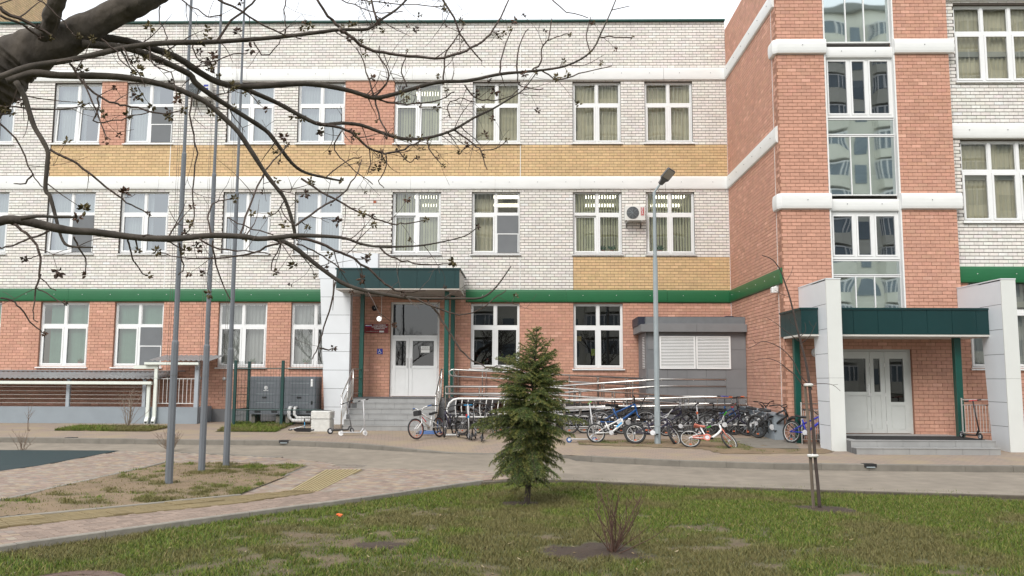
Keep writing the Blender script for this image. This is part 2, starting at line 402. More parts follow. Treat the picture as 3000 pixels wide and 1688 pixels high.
# bands: bulging pressed-metal profiles in lengths
def arc_prof(z0, z1, bulge, n=7):
    return [(bulge * math.sin(math.pi * i / n) ** 0.36 if 0 < i < n else 0.0, z0 + (z1 - z0) * (0.5 - 0.5 * math.cos(math.pi * i / n))) for i in range(n + 1)]
def band(pts, z0, z1, m, bulge=0.062, seg=3.0, rivets=True):
    """pts: plan polyline; outward normal to the right of travel (-Y when going +X)"""
    prof = arc_prof(z0, z1, bulge)
    P2 = [Vector((p[0], p[1])) for p in pts]
    nrm = []
    for i in range(len(P2) - 1):
        d = (P2[i + 1] - P2[i]).normalized(); nrm.append(Vector((d.y, -d.x)))
    ofs = []
    for i in range(len(P2)):
        if i == 0: ofs.append(nrm[0])
        elif i == len(P2) - 1: ofs.append(nrm[-1])
        else:
            n_ = nrm[i - 1] + nrm[i]; ofs.append(n_ / (n_.dot(nrm[i])))
    mb = MB(); vs = []; fs = []; n = len(prof)
    for p, o_ in zip(P2, ofs):
        for (bu, z) in prof: q = p + o_ * (bu + 0.012); vs.append((q.x, q.y, z))
        vs.append((p.x - o_.x * 0.01, p.y - o_.y * 0.01, z1)); vs.append((p.x - o_.x * 0.01, p.y - o_.y * 0.01, z0))
    k = n + 2
    for i in range(len(P2) - 1):
        for j in range(k): fs.append((i * k + j, i * k + (j + 1) % k, (i + 1) * k + (j + 1) % k, (i + 1) * k + j))
    fs.append(tuple(range(k))); fs.append(tuple((len(P2) - 1) * k + j for j in range(k))[::-1])
    mb.add(vs, fs); bo = mb.build('facade_band', m, B)
    if rivets:
        rv = MB()
        for i in range(len(P2) - 1):
            L = (P2[i + 1] - P2[i]).length; q = int(L / 0.9)
            d = (P2[i + 1] - P2[i]).normalized()
            for t in range(q):
                c = P2[i] + d * ((t + 0.5) * L / max(q, 1)) + nrm[i] * (bulge + 0.016); zc = (z0 + z1) / 2 + 0.02
                rv.box(c.x - 0.009, c.x + 0.009, c.y - 0.012, c.y + 0.012, zc - 0.009, zc + 0.009)
        if rv.v: rv.build('rivet', 'panel_joint' if m == 'band_white' else 'pvc', bo, kind='stuff')
    return bo
def brun(x0, x1, zz, m):
    n_ = max(1, round((x1 - x0) / 3.0))
    for i in range(n_):
        a, b = x0 + (x1 - x0) * i / n_, x0 + (x1 - x0) * (i + 1) / n_ - 0.005; j = rng.uniform(-0.004, 0.004)
        band([(a, D - j), (b, D + rng.uniform(-0.004, 0.004))], zz[0] + j, zz[1] + j, m, 0.062 + rng.uniform(-0.006, 0.006))
cuts = [XL, -14.0, -9.0, P(1525, 330, D).x, XS - 0.0]
for zz, m in ((Z_B1, 'band_white'), (Z_B2, 'band_white'), (Z_GR, 'band_green')):
    xs_ = [XL, P(505, 330, D).x, P(1525, 330, D).x]
    if m == 'band_green':
        brun(XL, P(945, 870, D).x, zz, m); brun(P(1365, 870, D).x, XS - 2.2, zz, m); band([(XS - 2.195, D), (XS, D), (XS, YT + 0.03)], *zz, m)
    else:
        brun(XL, XS - 2.2, zz, m); band([(XS - 2.195, D), (XS, D), (XS, YT + 0.06)], *zz, m)
for ya, yb, yc, yd in ((116, 160, 133, 166), (566, 614, 580, 617)):
    z0, z1 = P(2350, yb, YT).z, P(2350, ya, YT).z
    band([(XS, YT + 0.42), (XS, YT + 0.05), (XS + 0.05, YT), (XGL + 0.02, YT)], z0, z1, 'band_white', 0.10)
    band([(XGR - 0.02, YT), (XTR + 0.12, YT)], z0, z1, 'band_white', 0.10)
    band([(XGL + 0.02, YT + 0.16), (XGR - 0.02, YT + 0.16)], P(2520, yd, YT).z, P(2520, yc, YT).z, 'band_white', 0.09)
band([(XTR + 0.002, YR), (XRR, YR)], P(2850, 408, YR).z, P(2850, 363, YR).z, 'band_white', 0.08)
band([(XTR + 0.002, YR), (XRR, YR)], P(2850, 5, YR).z, P(2850, -40, YR).z, 'band_white', 0.08)
band([(XTR + 0.002, YR), (XRR, YR)], P(2850, 830, YR).z, P(2850, 781, YR).z, 'band_green', 0.08)
# parapet coping, roof and the higher block behind on the left
MB().box(XL, XS, D - 0.09, D + 0.5, ztop, Z_ROOF - 0.05).box(XL, XS, D - 0.11, D + 0.5, Z_ROOF - 0.05, Z_ROOF).build('coping', mat('coping_green', (0.012, 0.075, 0.06), 0.4, 0.1, 3), B)
MB().box(XL, XS, D + 0.3, D + 14, ztop - 0.6, ztop - 0.4).build('roof', 'grey_panel', B)
xb = P(148, 30, D + 8).x
wall_region('E', xb, D + 1.5, D + 8, ztop - 0.4, ztop + 5, 'yellow')
# interiors: floor slabs and room walls
for za, zb in ((0.4, Z_GR[0] + 0.1), (Z_GR[0] + 0.3, Z_B2[0] + 0.12), (Z_B2[0] + 0.32, Z_B1[0] + 0.12)):
    MB().box(XL, XS, D + 0.31, D + 5, zb, zb + 0.15).build('ceiling', mat('ceiling', (0.6, 0.58, 0.52), 0.9, 0.05, 1), B)
MB().box(XL, XS, D + 5, D + 5.2, -0.2, ztop - 0.6).build('back_wall', 'room_wall', B)
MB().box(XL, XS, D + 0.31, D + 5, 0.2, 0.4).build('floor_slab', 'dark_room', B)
for x in (P(1050, 650, D).x, P(1600, 650, D).x, P(580, 650, D).x):
    MB().box(x - 0.1, x + 0.1, D + 0.31, D + 5, 0.4, ztop - 0.6).build('partition', 'room_wall', B)
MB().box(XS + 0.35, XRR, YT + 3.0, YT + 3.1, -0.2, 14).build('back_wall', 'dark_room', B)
for z in (3.6, 7.2, 10.8): MB().box(XS + 0.35, XRR, YT + 0.45, YT + 3.0, z, z + 0.15).build('ceiling', 'ceiling', B)
# ------------------------------------------------------------------ windows
mat('sheer', (0.78, 0.80, 0.80), 0.9, 0.06, 3); mat('drape', (0.84, 0.75, 0.56), 0.9, 0.10, 3)
mat('blind', (0.88, 0.86, 0.60), 0.8, 0.08, 3); mat('blind_green', (0.24, 0.42, 0.33), 0.85, 0.1, 3); mat('screen', (0.17, 0.18, 0.19), 0.9, 0.05, 3)
mat('sheer_gray', (0.50, 0.50, 0.49), 0.9, 0.1, 3); mat('white_paper', (0.82, 0.82, 0.80), 0.8, 0.03, 3)
def curtain(par, x0, x1, z0, z1, y, m, per=0.11, amp=0.03, seed=0, name='curtain'):
    rs = np.random.RandomState(seed); n = max(8, int((x1 - x0) / per * 5)); vs = []
    ph = np.cumsum(rs.uniform(0.7, 1.3, n + 1)) * 2 * math.pi / 5
    for i in range(n + 1):
        x = x0 + (x1 - x0) * i / n; yy = y + amp * math.sin(ph[i]); vs += [(x, yy, z0), (x + rs.normal(0, 0.004), yy * 0.6 + y * 0.4, z1)]
    return mesh_obj(name, vs, [(2 * i, 2 * i + 2, 2 * i + 3, 2 * i + 1) for i in range(n)], m, par, smooth=True, fix=False)
def blinds(par, x0, x1, z0, z1, y, m, ang=40):
    mb = MB(); n = int((x1 - x0) / 0.095)
    for i in range(n):
        x = x0 + (i + 0.5) * (x1 - x0) / n; a = R(ang + random.uniform(-8, 8)); dx, dy = 0.046 * math.cos(a), 0.046 * math.sin(a)
        mb.quad((x - dx, y - dy, z0), (x + dx, y + dy, z0), (x + dx, y + dy, z1), (x - dx, y - dy, z1))
    return mb.build('blind', m, par, fix=False)
def TM(y, z): return Matrix.Translation((0, y, z)) @ Matrix.Rotation(R(-3.5), 4, 'X') @ Matrix.Translation((0, -y, -z))
def window(X0, X1, Z0, Z1, Y, cols=2, tr=0.365, style='sheer', seed=0, screen=None, sill=True, gm=None, tilt=()):
    gm = gm or ('glass' if (style or '').startswith('sheer') else 'glass_clear')
    y0 = Y + 0.10; fw = 0.055; sw = 0.055; mw = 0.04
    mb = MB()
    mb.box(X0, X0 + fw, y0, y0 + 0.07, Z0, Z1).box(X1 - fw, X1, y0, y0 + 0.07, Z0, Z1)
    mb.box(X0 + fw, X1 - fw, y0, y0 + 0.07, Z0, Z0 + fw).box(X0 + fw, X1 - fw, y0, y0 + 0.07, Z1 - fw, Z1)
    zt = Z1 - (Z1 - Z0) * tr if tr else None
    cx = [X0 + fw + (X1 - X0 - 2 * fw) * i / cols for i in range(cols + 1)]
    for x in cx[1:-1]: mb.box(x - mw, x + mw, y0 + 0.001, y0 + 0.069, Z0 + fw, Z1 - fw)
    if tr:
        for i in range(cols):
            a = cx[i] + (mw if i else 0); b = cx[i + 1] - (mw if i < cols - 1 else 0)
            mb.box(a, b, y0 + 0.002, y0 + 0.068, zt - mw, zt + mw)
    win = mb.build('window', 'pvc', B)
    rows = [(Z0 + fw, zt - mw), (zt + mw, Z1 - fw)] if tr else [(Z0 + fw, Z1 - fw)]
    for i in range(cols):
        a = cx[i] + (mw if i else 0); b = cx[i + 1] - (mw if i < cols - 1 else 0)
        for j, (za, zb) in enumerate(rows):
            s = MB(); g = 0.004; ya, yb = y0 - 0.012, y0 + 0.05
            a2, b2, za2, zb2 = a + g, b - g, za + g, zb - g
            if j == 0 and tr:      # opening sash stands a little proud
                s.box(a2, a2 + sw, ya, yb, za2, zb2).box(b2 - sw, b2, ya, yb, za2, zb2).box(a2 + sw, b2 - sw, ya, yb, za2, za2 + sw).box(a2 + sw, b2 - sw, ya, yb, zb2 - sw, zb2)
                if (i, j) in tilt: s.xf(TM(y0 + 0.03, za2))
                s.build('sash', 'pvc', win); q = sw
            else:
                q = 0.022
                s.box(a2, a2 + q, y0 + 0.02, yb, za2, zb2).box(b2 - q, b2, y0 + 0.02, yb, za2, zb2).box(a2 + q, b2 - q, y0 + 0.02, yb, za2, za2 + q).box(a2 + q, b2 - q, y0 + 0.02, yb, zb2 - q, zb2)
                s.build('glazing_bead', 'pvc', win)
            pq = MB().quad((a2 + q, y0 + 0.03, za2 + q), (b2 - q, y0 + 0.03, za2 + q), (b2 - q, y0 + 0.03, zb2 - q), (a2 + q, y0 + 0.03, zb2 - q))
            if (i, j) in tilt: pq.xf(TM(y0 + 0.03, za2))
            pq.build('pane', gm, win, fix=False)
            if screen == (i, j):
                sc_ = MB().box(a2, b2, y0 - 0.024, y0 - 0.018, za2, zb2).build('insect_screen', 'screen', win)
                e = MB(); zc = (za2 + zb2) / 2
                e.box(a2 - 0.01, b2 + 0.01, y0 - 0.034, y0 - 0.0245, zc - 0.016, zc + 0.016).box(a2 - 0.01, a2 + 0.02, y0 - 0.034, y0 - 0.0245, za2, zc - 0.016).box(b2 - 0.02, b2 + 0.01, y0 - 0.034, y0 - 0.0245, za2, zc - 0.016)
                e.build('screen_frame', 'pvc', win)
    if sill:
        MB().prism([(Y - 0.07, Z0 - 0.055), (Y - 0.07, Z0 - 0.025), (Y + 0.10, Z0 - 0.002), (Y + 0.10, Z0 - 0.055)], X0 - 0.05, X1 + 0.05, 'x').build('sill', 'pvc', win)
    yc = Y + 0.31
    if style == 'sheer': curtain(win, X0 - 0.2, X1 + 0.2, Z0 - 0.2, Z1, yc, 'sheer', 0.10, 0.03, seed)
    if style == 'sheer_part':
        curtain(win, X0 - 0.2, X0 + (X1 - X0) * 0.62, Z0 - 0.2, Z1, yc, 'sheer', 0.10, 0.03, seed)
    if style == 'drape': curtain(win, X0 - 0.3, X1 + 0.3, Z0 - 0.2, Z1 + 0.1, yc, 'drape', 0.13, 0.045, seed)
    if style == 'gray': curtain(win, X0 - 0.3, X1 + 0.3, Z0 - 0.2, Z1 + 0.1, yc, 'sheer_gray', 0.13, 0.045, seed)
    if style == 'sheer_blind': blinds(win, X0 - 0.1, X1 + 0.1, Z0 - 0.1, Z1, yc - 0.03, 'sheer', 25)
    if style == 'blind': blinds(win, X0 - 0.1, X1 + 0.1, Z0 - 0.1, Z1, yc - 0.03, 'blind')
    if style == 'green': blinds(win, X0 + (0.25 if seed % 2 else -0.1), X1 + 0.1, Z0 - 0.1, Z1 + 0.05, yc - 0.03, 'blind_green', 20)
    return win
st3 = ['sheer', 'sheer_part', 'sheer_part', 'sheer', 'sheer', 'blind', 'drape', 'drape', 'drape']
st2 = ['sheer', 'sheer', 'sheer_part', 'sheer_blind', 'sheer_blind', 'blind', 'drape_half', 'blind', 'blind']
st1 = ['green', 'green', 'green', 'gray', 'gray', None, 'dark', 'dark']
for i in ALL:
    window(*WX[i], *ROW3, D, style=st3[i], seed=i, screen=(1, 0) if i == 2 else None, tilt={1: ((0, 0), (1, 0)), 2: ((0, 0),), 5: ((1, 0),)}.get(i, ()))
    wn = window(*WX[i], *ROW2, D, style=st2[i], seed=20 + i, screen=(1, 0) if i in (1, 6) else None, tilt={1: ((0, 0),), 5: ((0, 0),), 7: ((0, 0),)}.get(i, ()))
    if i == 6: curtain(wn, WX[i][0] - 0.2, WX[i][0] + 0.75, ROW2[0], ROW2[1], D + 0.42, 'drape', 0.13, 0.045, 5)
    if i < 8 and i != 5:
        wn = window(*WX[i], *ROW1, D, style=st1[i], seed=40 + i, screen=(1, 0) if i == 2 else None, gm=None if i < 5 else 'glass_dark')
        if i > 5:
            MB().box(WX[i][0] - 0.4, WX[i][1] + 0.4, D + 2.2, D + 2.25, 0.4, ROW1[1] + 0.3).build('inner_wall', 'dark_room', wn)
        if i == 7:
            MB().box(WX[i][0] + 0.12, WX[i][0] + 0.28, D + 0.2, D + 0.21, ROW1[0] + 0.95, ROW1[0] + 1.12).build('yellow_note', mat('note_yellow', (0.75, 0.5, 0.12), 0.8), wn)
            MB().box(WX[i][0] + 0.62, WX[i][0] + 0.75, D + 0.2, D + 0.21, ROW1[0] + 0.45, ROW1[0] + 0.68).build('yellow_note', mat('note_lime', (0.62, 0.70, 0.06), 0.8), wn)
        if i == 6:
            for k in range(14):
                x = WX[i][0] + 0.12 + k * 0.11 + random.uniform(-0.02, 0.02); s_ = random.uniform(0.03, 0.06)
                MB().lathe([(0.01, -s_), (s_, -s_ * 0.3), (s_ * 0.8, s_ * 0.5), (0.01, s_)], (x, D + 0.28, ROW1[0] + 0.42 + random.uniform(-0.28, 0.05)), 7).build('window_decoration', mat('deco%d' % (k % 3), [(0.25, 0.28, 0.06), (0.35, 0.12, 0.10), (0.42, 0.36, 0.30)][k % 3], 0.8), wn)
# lit ceiling tubes in the classrooms
mat('tube_light', (1.0, 0.93, 0.75), 0.5, 0, emit=3.2)
for i, zc in ((5, Z_B2[0]), (6, Z_B2[0]), (7, Z_B2[0]), (8, Z_B2[0]), (5, Z_B1[0])):
    for k, yy in enumerate((D + 1.5, D + 3.0)):
        x = (WX[i][0] + WX[i][1]) / 2 + 0.25 + 0.1 * k
        MB().box(x - 0.55, x + 0.55, yy, yy + 0.28, zc + 0.06, zc + 0.115).build('ceiling_lamp', 'tube_light', B)
def pot(win_idx, row, fx, h_):
    x = WX[win_idx][0] + (WX[win_idx][1] - WX[win_idx][0]) * fx; z = row[0] + 0.06; y = D + 0.235
    MB().lathe([(0.05, z), (0.07, z + 0.11), (0.06, z + 0.11)], (x, y, 0), 10).build('flower_pot', mat('terracotta', (0.35, 0.15, 0.09), 0.8), B)
    lf = MB()
    for k in range(16):
        a = random.uniform(0, 6.28); e = random.uniform(.3, 1.3); v = Vector((math.cos(a) * math.cos(e), .25 * math.sin(a) * math.cos(e), math.sin(e))); p = Vector((x, y, z + 0.1)); q = p + v * h_ * random.uniform(.6, 1); sd = Vector((v.z, 0, -v.x)) * 0.025; m = p.lerp(q, .55)
        lf.quad(tuple(p), tuple(m - sd), tuple(q), tuple(m + sd))
    lf.build('pot_plant', mat('pot_leaf', (0.05, 0.12, 0.03), 0.6, 0.2, 20), B, fix=False)
for a_ in ((7, ROW2, .62, .22), (7, ROW2, .8, .26), (2, ROW2, .25, .2), (4, ROW1, .3, .24), (3, ROW1, .7, .2), (8, ROW2, .3, .25), (1, ROW1, .8, .18)): pot(*a_)
window(XRW, XRW + 2.45, *RW3, YR, cols=3, tr=0.36, style='drape', seed=70)
window(XRW, XRW + 2.45, *RW2, YR, cols=3, tr=0.38, style='drape', seed=71)
window(XRW1, XRW1 + 1.7, *RW1, YR, cols=2, style='gray', seed=72)
# tower glazing strip
YG = YT + 0.16
ZT = lambda y, px=2520: P(px, y, YG).z
def glaze(z0, z1, cols, fr, gm, name='glazing'):
    x0, x1 = XGL + 0.01, XGR - 0.01; mb = MB()
    mb.box(x0, x0 + fr, YG, YG + 0.08, z0, z1).box(x1 - fr, x1, YG, YG + 0.08, z0, z1).box(x0 + fr, x1 - fr, YG, YG + 0.08, z0, z0 + fr).box(x0 + fr, x1 - fr, YG, YG + 0.08, z1 - fr, z1)
    o = None; cs = [x0 + fr] + [x0 + (x1 - x0) * c for c in cols] + [x1 - fr]
    for c in cs[1:-1]: mb.box(c - fr * 0.45, c + fr * 0.45, YG + 0.002, YG + 0.078, z0 + fr, z1 - fr)
    o = mb.build(name, 'pvc', B)
    for i in range(len(cs) - 1):
        a = cs[i] + (fr * 0.45 if i else 0); b = cs[i + 1] - (fr * 0.45 if i < len(cs) - 2 else 0)
        if gm == 'glass_dark':
            s = MB(); q = 0.05
            s.box(a + .006, a + q, YG - .012, YG + .05, z0 + fr + .006, z1 - fr - .006).box(b - q, b - .006, YG - .012, YG + .05, z0 + fr + .006, z1 - fr - .006)
            s.box(a + q, b - q, YG - .012, YG + .05, z0 + fr + .006, z0 + fr + q).box(a + q, b - q, YG - .012, YG + .05, z1 - fr - q, z1 - fr - .006)
            s.build('sash', 'pvc', o)
        MB().quad((a, YG + 0.03, z0 + fr), (b, YG + 0.03, z0 + fr), (b, YG + 0.03, z1 - fr), (a, YG + 0.03, z1 - fr)).build('pane', 'glass_tower' if gm != 'glass_dark' else 'glass_stair', o, fix=False)
    return o
glass_mat('glass_stair', 0.24, tint=(0.85, 0.9, 0.95), see=(0.35, 0.4, 0.42), wav=0.12)
c3 = (0.35, 0.62)
glaze(ZT(126), 14.0, c3, 0.035, 'glass_tower')
glaze(ZT(345), ZT(168), (0.37, 0.63), 0.075, 'glass_dark', 'window')
glaze(ZT(396), ZT(348), (), 0.03, 'glass_tower'); glaze(ZT(573), ZT(398), c3, 0.03, 'glass_tower')
glaze(ZT(760), ZT(621), (0.37, 0.63), 0.075, 'glass_dark', 'window')
glaze(ZT(807), ZT(762), (), 0.03, 'glass_tower'); glaze(3.38, ZT(809), c3, 0.03, 'glass_tower')
MB().box(XGL - 0.02, XGL + 0.02, YT - 0.004, YT + 0.17, 3.4, 14).box(XGR - 0.03, XGR + 0.01, YT - 0.004, YT + 0.17, 3.4, 14).build('glazing_flashing', 'band_white', B)
# stair flights glimpsed through the glazing
for z in (4.9, 8.5): MB().prism([(XGL - 0.3, z - 1.3), (XGR + 0.6, z + 0.6), (XGR + 0.6, z + 0.8), (XGL - 0.3, z - 1.1)], YT + 1.2, YT + 2.4, 'y').build('stair_flight', 'room_wall', B)
# doors --------------------------------------------------------------
def door_set(X0, X1, z0, z1, Y, leaves, m, transom=0.0, name='door'):
    y0 = Y + 0.1; fw = 0.07; mb = MB()
    mb.box(X0, X0 + fw, y0, y0 + 0.09, z0, z1).box(X1 - fw, X1, y0, y0 + 0.09, z0, z1).box(X0 + fw, X1 - fw, y0, y0 + 0.09, z1 - fw, z1)
    zt = z1 - fw
    if transom:
        zt = z0 + transom
        mb.box(X0 + fw, X1 - fw, y0 - 0.01, y0 + 0.09, zt, zt + 0.09)
    fr = mb.build('door_frame', m, B)
    if transom: MB().quad((X0 + fw, y0 + 0.05, zt + 0.09), (X1 - fw, y0 + 0.05, zt + 0.09), (X1 - fw, y0 + 0.05, z1 - fw), (X0 + fw, y0 + 0.05, z1 - fw)).build('pane', 'glass_dark', fr, fix=False)
    for (fa, fb, ga, gb, gz0, gz1, handle) in leaves:
        a = X0 + fw + (X1 - X0 - 2 * fw) * fa + 0.004; b = X0 + fw + (X1 - X0 - 2 * fw) * fb - 0.004
        zb_, ze = z0 + 0.015, zt - 0.006; g0, g1 = z0 + gz0, z0 + gz1; xa, xb = a + ga, b - gb
        s = MB()
        s.box(a, xa, y0 - 0.015, y0 + 0.05, zb_, ze).box(xb, b, y0 - 0.015, y0 + 0.05, zb_, ze).box(xa, xb, y0 - 0.015, y0 + 0.05, g1, ze)
        s.box(xa, xb, y0 - 0.015, y0 + 0.05, g0 - 0.1, g0).box(xa, xb, y0 - 0.015, y0 + 0.05, zb_, zb_ + 0.1)
        s.box(xa, xb, y0 + 0.0, y0 + 0.03, zb_ + 0.1, g0 - 0.1)
        s.box(xa + 0.012, xb - 0.012, y0 - 0.006, y0, zb_ + 0.112, g0 - 0.112)
        d = s.build(name, m, B)
        MB().quad((xa, y0 + 0.03, g0), (xb, y0 + 0.03, g0), (xb, y0 + 0.03, g1), (xa, y0 + 0.03, g1)).build('pane', 'glass_dark', d, fix=False)
        if handle is not None:
            hx = a + 0.06 if handle == 'L' else b - 0.06
            MB().tube([(hx, y0 - 0.015, z0 + 1.02), (hx, y0 - 0.07, z0 + 1.02), (hx, y0 - 0.07, z0 + 1.32), (hx, y0 - 0.015, z0 + 1.32)], 0.014, 6).build('handle', 'white_metal', d)
        for zz in (0.25, 1.0, 1.8): MB().box((a - 0.02) if handle != 'L' else b - 0.005, (a + 0.005) if handle != 'L' else b + 0.02, y0 - 0.035, y0 - 0.0155, z0 + zz, z0 + zz + 0.09).build('hinge', 'white_metal', d)
    return fr
door_set(*DOORX, PLAT, DOOR_TOP, D, [(0, 0.37, 0.11, 0.10, 1.06, 1.92, 'R'), (0.37, 1, 0.12, 0.12, 1.06, 1.92, 'L')], 'pvc', transom=2.02)
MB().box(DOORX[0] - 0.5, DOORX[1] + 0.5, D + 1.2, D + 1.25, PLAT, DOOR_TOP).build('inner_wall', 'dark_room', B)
door_set(*DRX, PZ, DRT, YT, [(0, 0.48, 0.1, 0.1, 1.12, 2.02, 'R'), (0.48, 0.68, 0.1, 0.12, 1.12, 2.02, None), (0.68, 1, 0.13, 0.13, 0.85, 2.02, None)], 'pvc_grey')
# ================================================================== left entrance
LE = T('entrance_porch', 'left school entrance porch with grey steps, teal canopy and white angled portal', 'porch', (P(1150, 1264, 26).x, 27, 0))
YP = 28.0
px_ = lambda a, b, Y: P(a, b, Y)
zt0 = P(960, 742, YP).z
jz = [P(985, y, YP).z for y in (785, 817, 870, 923, 977, 1030, 1084.5, 1138.6, 1192.7, 1252)]
xl = lambda z: float(np.interp(z, [jz[-1], zt0], [P(951, 1245, YP).x, P(935, 760, YP).x]))
xr = lambda z: float(np.interp(z, [jz[-1], jz[1]], [P(1019, 1245, YP).x, P(1028, 830, YP).x]))
xbar = P(1107, 760, YP).x
core = MB()
core.prism([(xl(jz[-1]) + .02, -0.05), (xr(jz[-1]) - .02, -0.05), (xr(jz[1]) - .02, jz[1]), (xl(jz[1]) + .02, jz[1])], YP + 0.012, YP + 0.34)
core.box(xl(zt0) + 0.02, xbar - 0.02, YP + 0.012, YP + 0.34, jz[1] + 0.001, zt0 - 0.02)
core.build('portal_core', 'panel_joint', LE)
for k in range(1, len(jz) - 1):
    a, b = jz[k] - 0.006, jz[k + 1] + 0.006
    if k == len(jz) - 2: b = -0.06
    MB().prism([(xl(b), b), (xr(b), b), (xr(a), a), (xl(a), a)], YP, YP + 0.352).build('portal_panel', 'panel_white', LE)
x_m = (xl(zt0) + xbar) / 2
MB().box(xl(zt0), x_m - 0.004, YP, YP + 0.352, jz[1] + 0.006, jz[0] - 0.005).build('portal_panel', 'panel_white', LE)
MB().box(x_m + 0.004, xbar, YP, YP + 0.352, jz[1] + 0.006, jz[0] - 0.005).build('portal_panel', 'panel_white', LE)
MB().box(xl(zt0), xbar, YP, YP + 0.352, jz[0] + 0.004, zt0).build('portal_panel', 'panel_white', LE)
# canopy
YC = 27.0
cx0, cx1 = P(985, 820, YC).x, P(1346, 820, YC).x; cz0, cz1 = P(1150, 846, YC).z, P(1150, 790, YC).z
n = 7; vis = [cx0] + [P(p, 820, YC).x for p in (1001, 1056, 1112, 1167, 1222, 1277, 1333)] + [cx1]
for a, b in zip(vis[:-1], vis[1:]): MB().box(a + 0.004, b - 0.004, YC - 0.02, YC, cz0 + 0.01, cz1).build('fascia_panel', 'teal_panel', LE)
MB().box(cx0 + 0.001, cx1 - 0.001, YC + 0.001, YC + 0.02, cz0 + 0.012, cz1 - 0.002).build('fascia_backing', 'dark_slate', LE)
MB().box(cx0 - 0.03, cx1 + 0.04, YC - 0.05, YC + 0.04, cz1 + 0.001, cz1 + 0.05).box(cx1 - 0.02, cx1 + 0.04, YC + 0.04, D, cz1 + 0.001, cz1 + 0.05).build('canopy_trim', 'teal_panel', LE)
MB().box(cx1 - 0.018, cx1, YC + 0.021, D - 0.18, cz0 + 0.012, cz1).build('canopy_side', mat('canopy_side', (0.50, 0.52, 0.50), 0.5, 0.05, 2), LE)
MB().box(cx0, cx0 + 0.018, YC + 0.021, D - 0.18, cz0 + 0.012, cz1).build('canopy_side', 'teal_panel', LE)
MB().box(cx0 - 0.005, cx1 + 0.005, YC - 0.015, D - 0.17, cz0 - 0.03, cz0 + 0.01).build('soffit', 'soffit', LE)
MB().box(cx0 + 0.02, cx1 - 0.02, YC + 0.03, D - 0.16, cz1 - 0.08, cz1 - 0.03).build('canopy_deck', 'grey_panel', LE)
def post(par, x, y, z0, z1, wd=0.14, m='teal_post'):
    return MB().bbox(x - wd / 2, x + wd / 2, y - wd / 2, y + wd / 2, z0, z1, 0.012).build('canopy_post', m, par)
post(LE, P(1060, 1000, 28.5).x, 28.5, PLAT, cz0 - 0.03); post(LE, P(1308, 1000, 27.5).x, 27.5, PLAT, cz0 - 0.03); post(LE, P(1326, 1000, 28.9).x, 28.9, PLAT, cz0 - 0.03)
# steps, tiled
SX0, SX1 = P(1000, 1250, 25.7).x, P(1284, 1172, 27.2).x
NS = 6; RIS = PLAT / NS; YF = 27.25; TR = 0.31
for k in range(NS):
    z0, z1 = RIS * k, RIS * (k + 1); yf = YF - TR * (NS - 1 - k)
    st = MB().box(SX0, SX1, yf + 0.012, yf + TR + 0.02 if k < NS - 1 else D - 0.05, (z0 if k else -0.12) + 0.001, z1 - 0.02).build('step', mat('step_joint', (0.13, 0.13, 0.13), 0.9), LE)
    x = SX0 - (0.3 if k % 2 else 0.0) + 0.05 * k
    while x < SX1:
        a, b = max(x, SX0), min(x + 0.6, SX1); x += 0.6
        if b - a < 0.05: continue
        MB().box(a + 0.003, b - 0.003, yf, yf + 0.011, (z0 if k else -0.12) + 0.004, z1 - 0.022).build('riser_tile', 'step_tile', st)
        if k < NS - 1: MB().box(a + 0.003, b - 0.003, yf - 0.012, yf + TR - 0.001, z1 - 0.019, z1).build('tread_tile', 'step_tile', st)
MB().box(SX0, SX1 + 0.0, YF - 0.014, D - 0.05, PLAT - 0.019, PLAT).build('landing', mat('landing_dark', (0.10, 0.10, 0.105), 0.6, 0.1, 5), LE)
MB().box(SX0, P(1330, 1172, 27.2).x, 27.6, D - 0.06, -0.1, PLAT - 0.02).build('landing_base', 'grey_panel', LE)
def stair_rail(x, flip=1):
    r = T('stair_railing', 'stainless stair railing with slim balusters on the %s of the left porch steps' % ('left side' if flip > 0 else 'right side'), 'railing', (x, 26.4, 0.4), group='stair railings of the left porch')
    yb, yt = YF - TR * (NS - 1) - 0.05, YF + 0.25
    zl = lambda y: float(np.interp(y, [yb, YF - 0.05, yt + 3], [RIS, PLAT, PLAT]))
    for hh, rr in ((0.92, 0.022), (0.62, 0.014), (0.14, 0.012)):
        MB().tube([(x, yb - (0.12 if hh > .9 else 0), zl(yb) + hh - (0.03 if hh > .9 else 0)), (x, yb, zl(yb) + hh), (x, YF - 0.05, PLAT + hh), (x, yt + 1.2, PLAT + hh)], rr, 8).build('rail', 'steel', r, smooth=True)
    for y in (yb, (yb + YF) / 2, YF, yt + 1.2): MB().tube([(x, y, zl(y) - 0.1), (x, y, zl(y) + 0.92)], 0.02, 8).build('post', 'steel', r, smooth=True)
    for i in range(13):
        y = yb + (YF - yb) * (i + 0.5) / 13; MB().tube([(x, y, zl(y) + 0.14), (x, y, zl(y) + 0.62)], 0.008, 5).build('baluster', 'steel', r)
stair_rail(P(1008, 1200, 26.0).x, 1); stair_rail(P(1284, 1200, 26.4).x, -1)
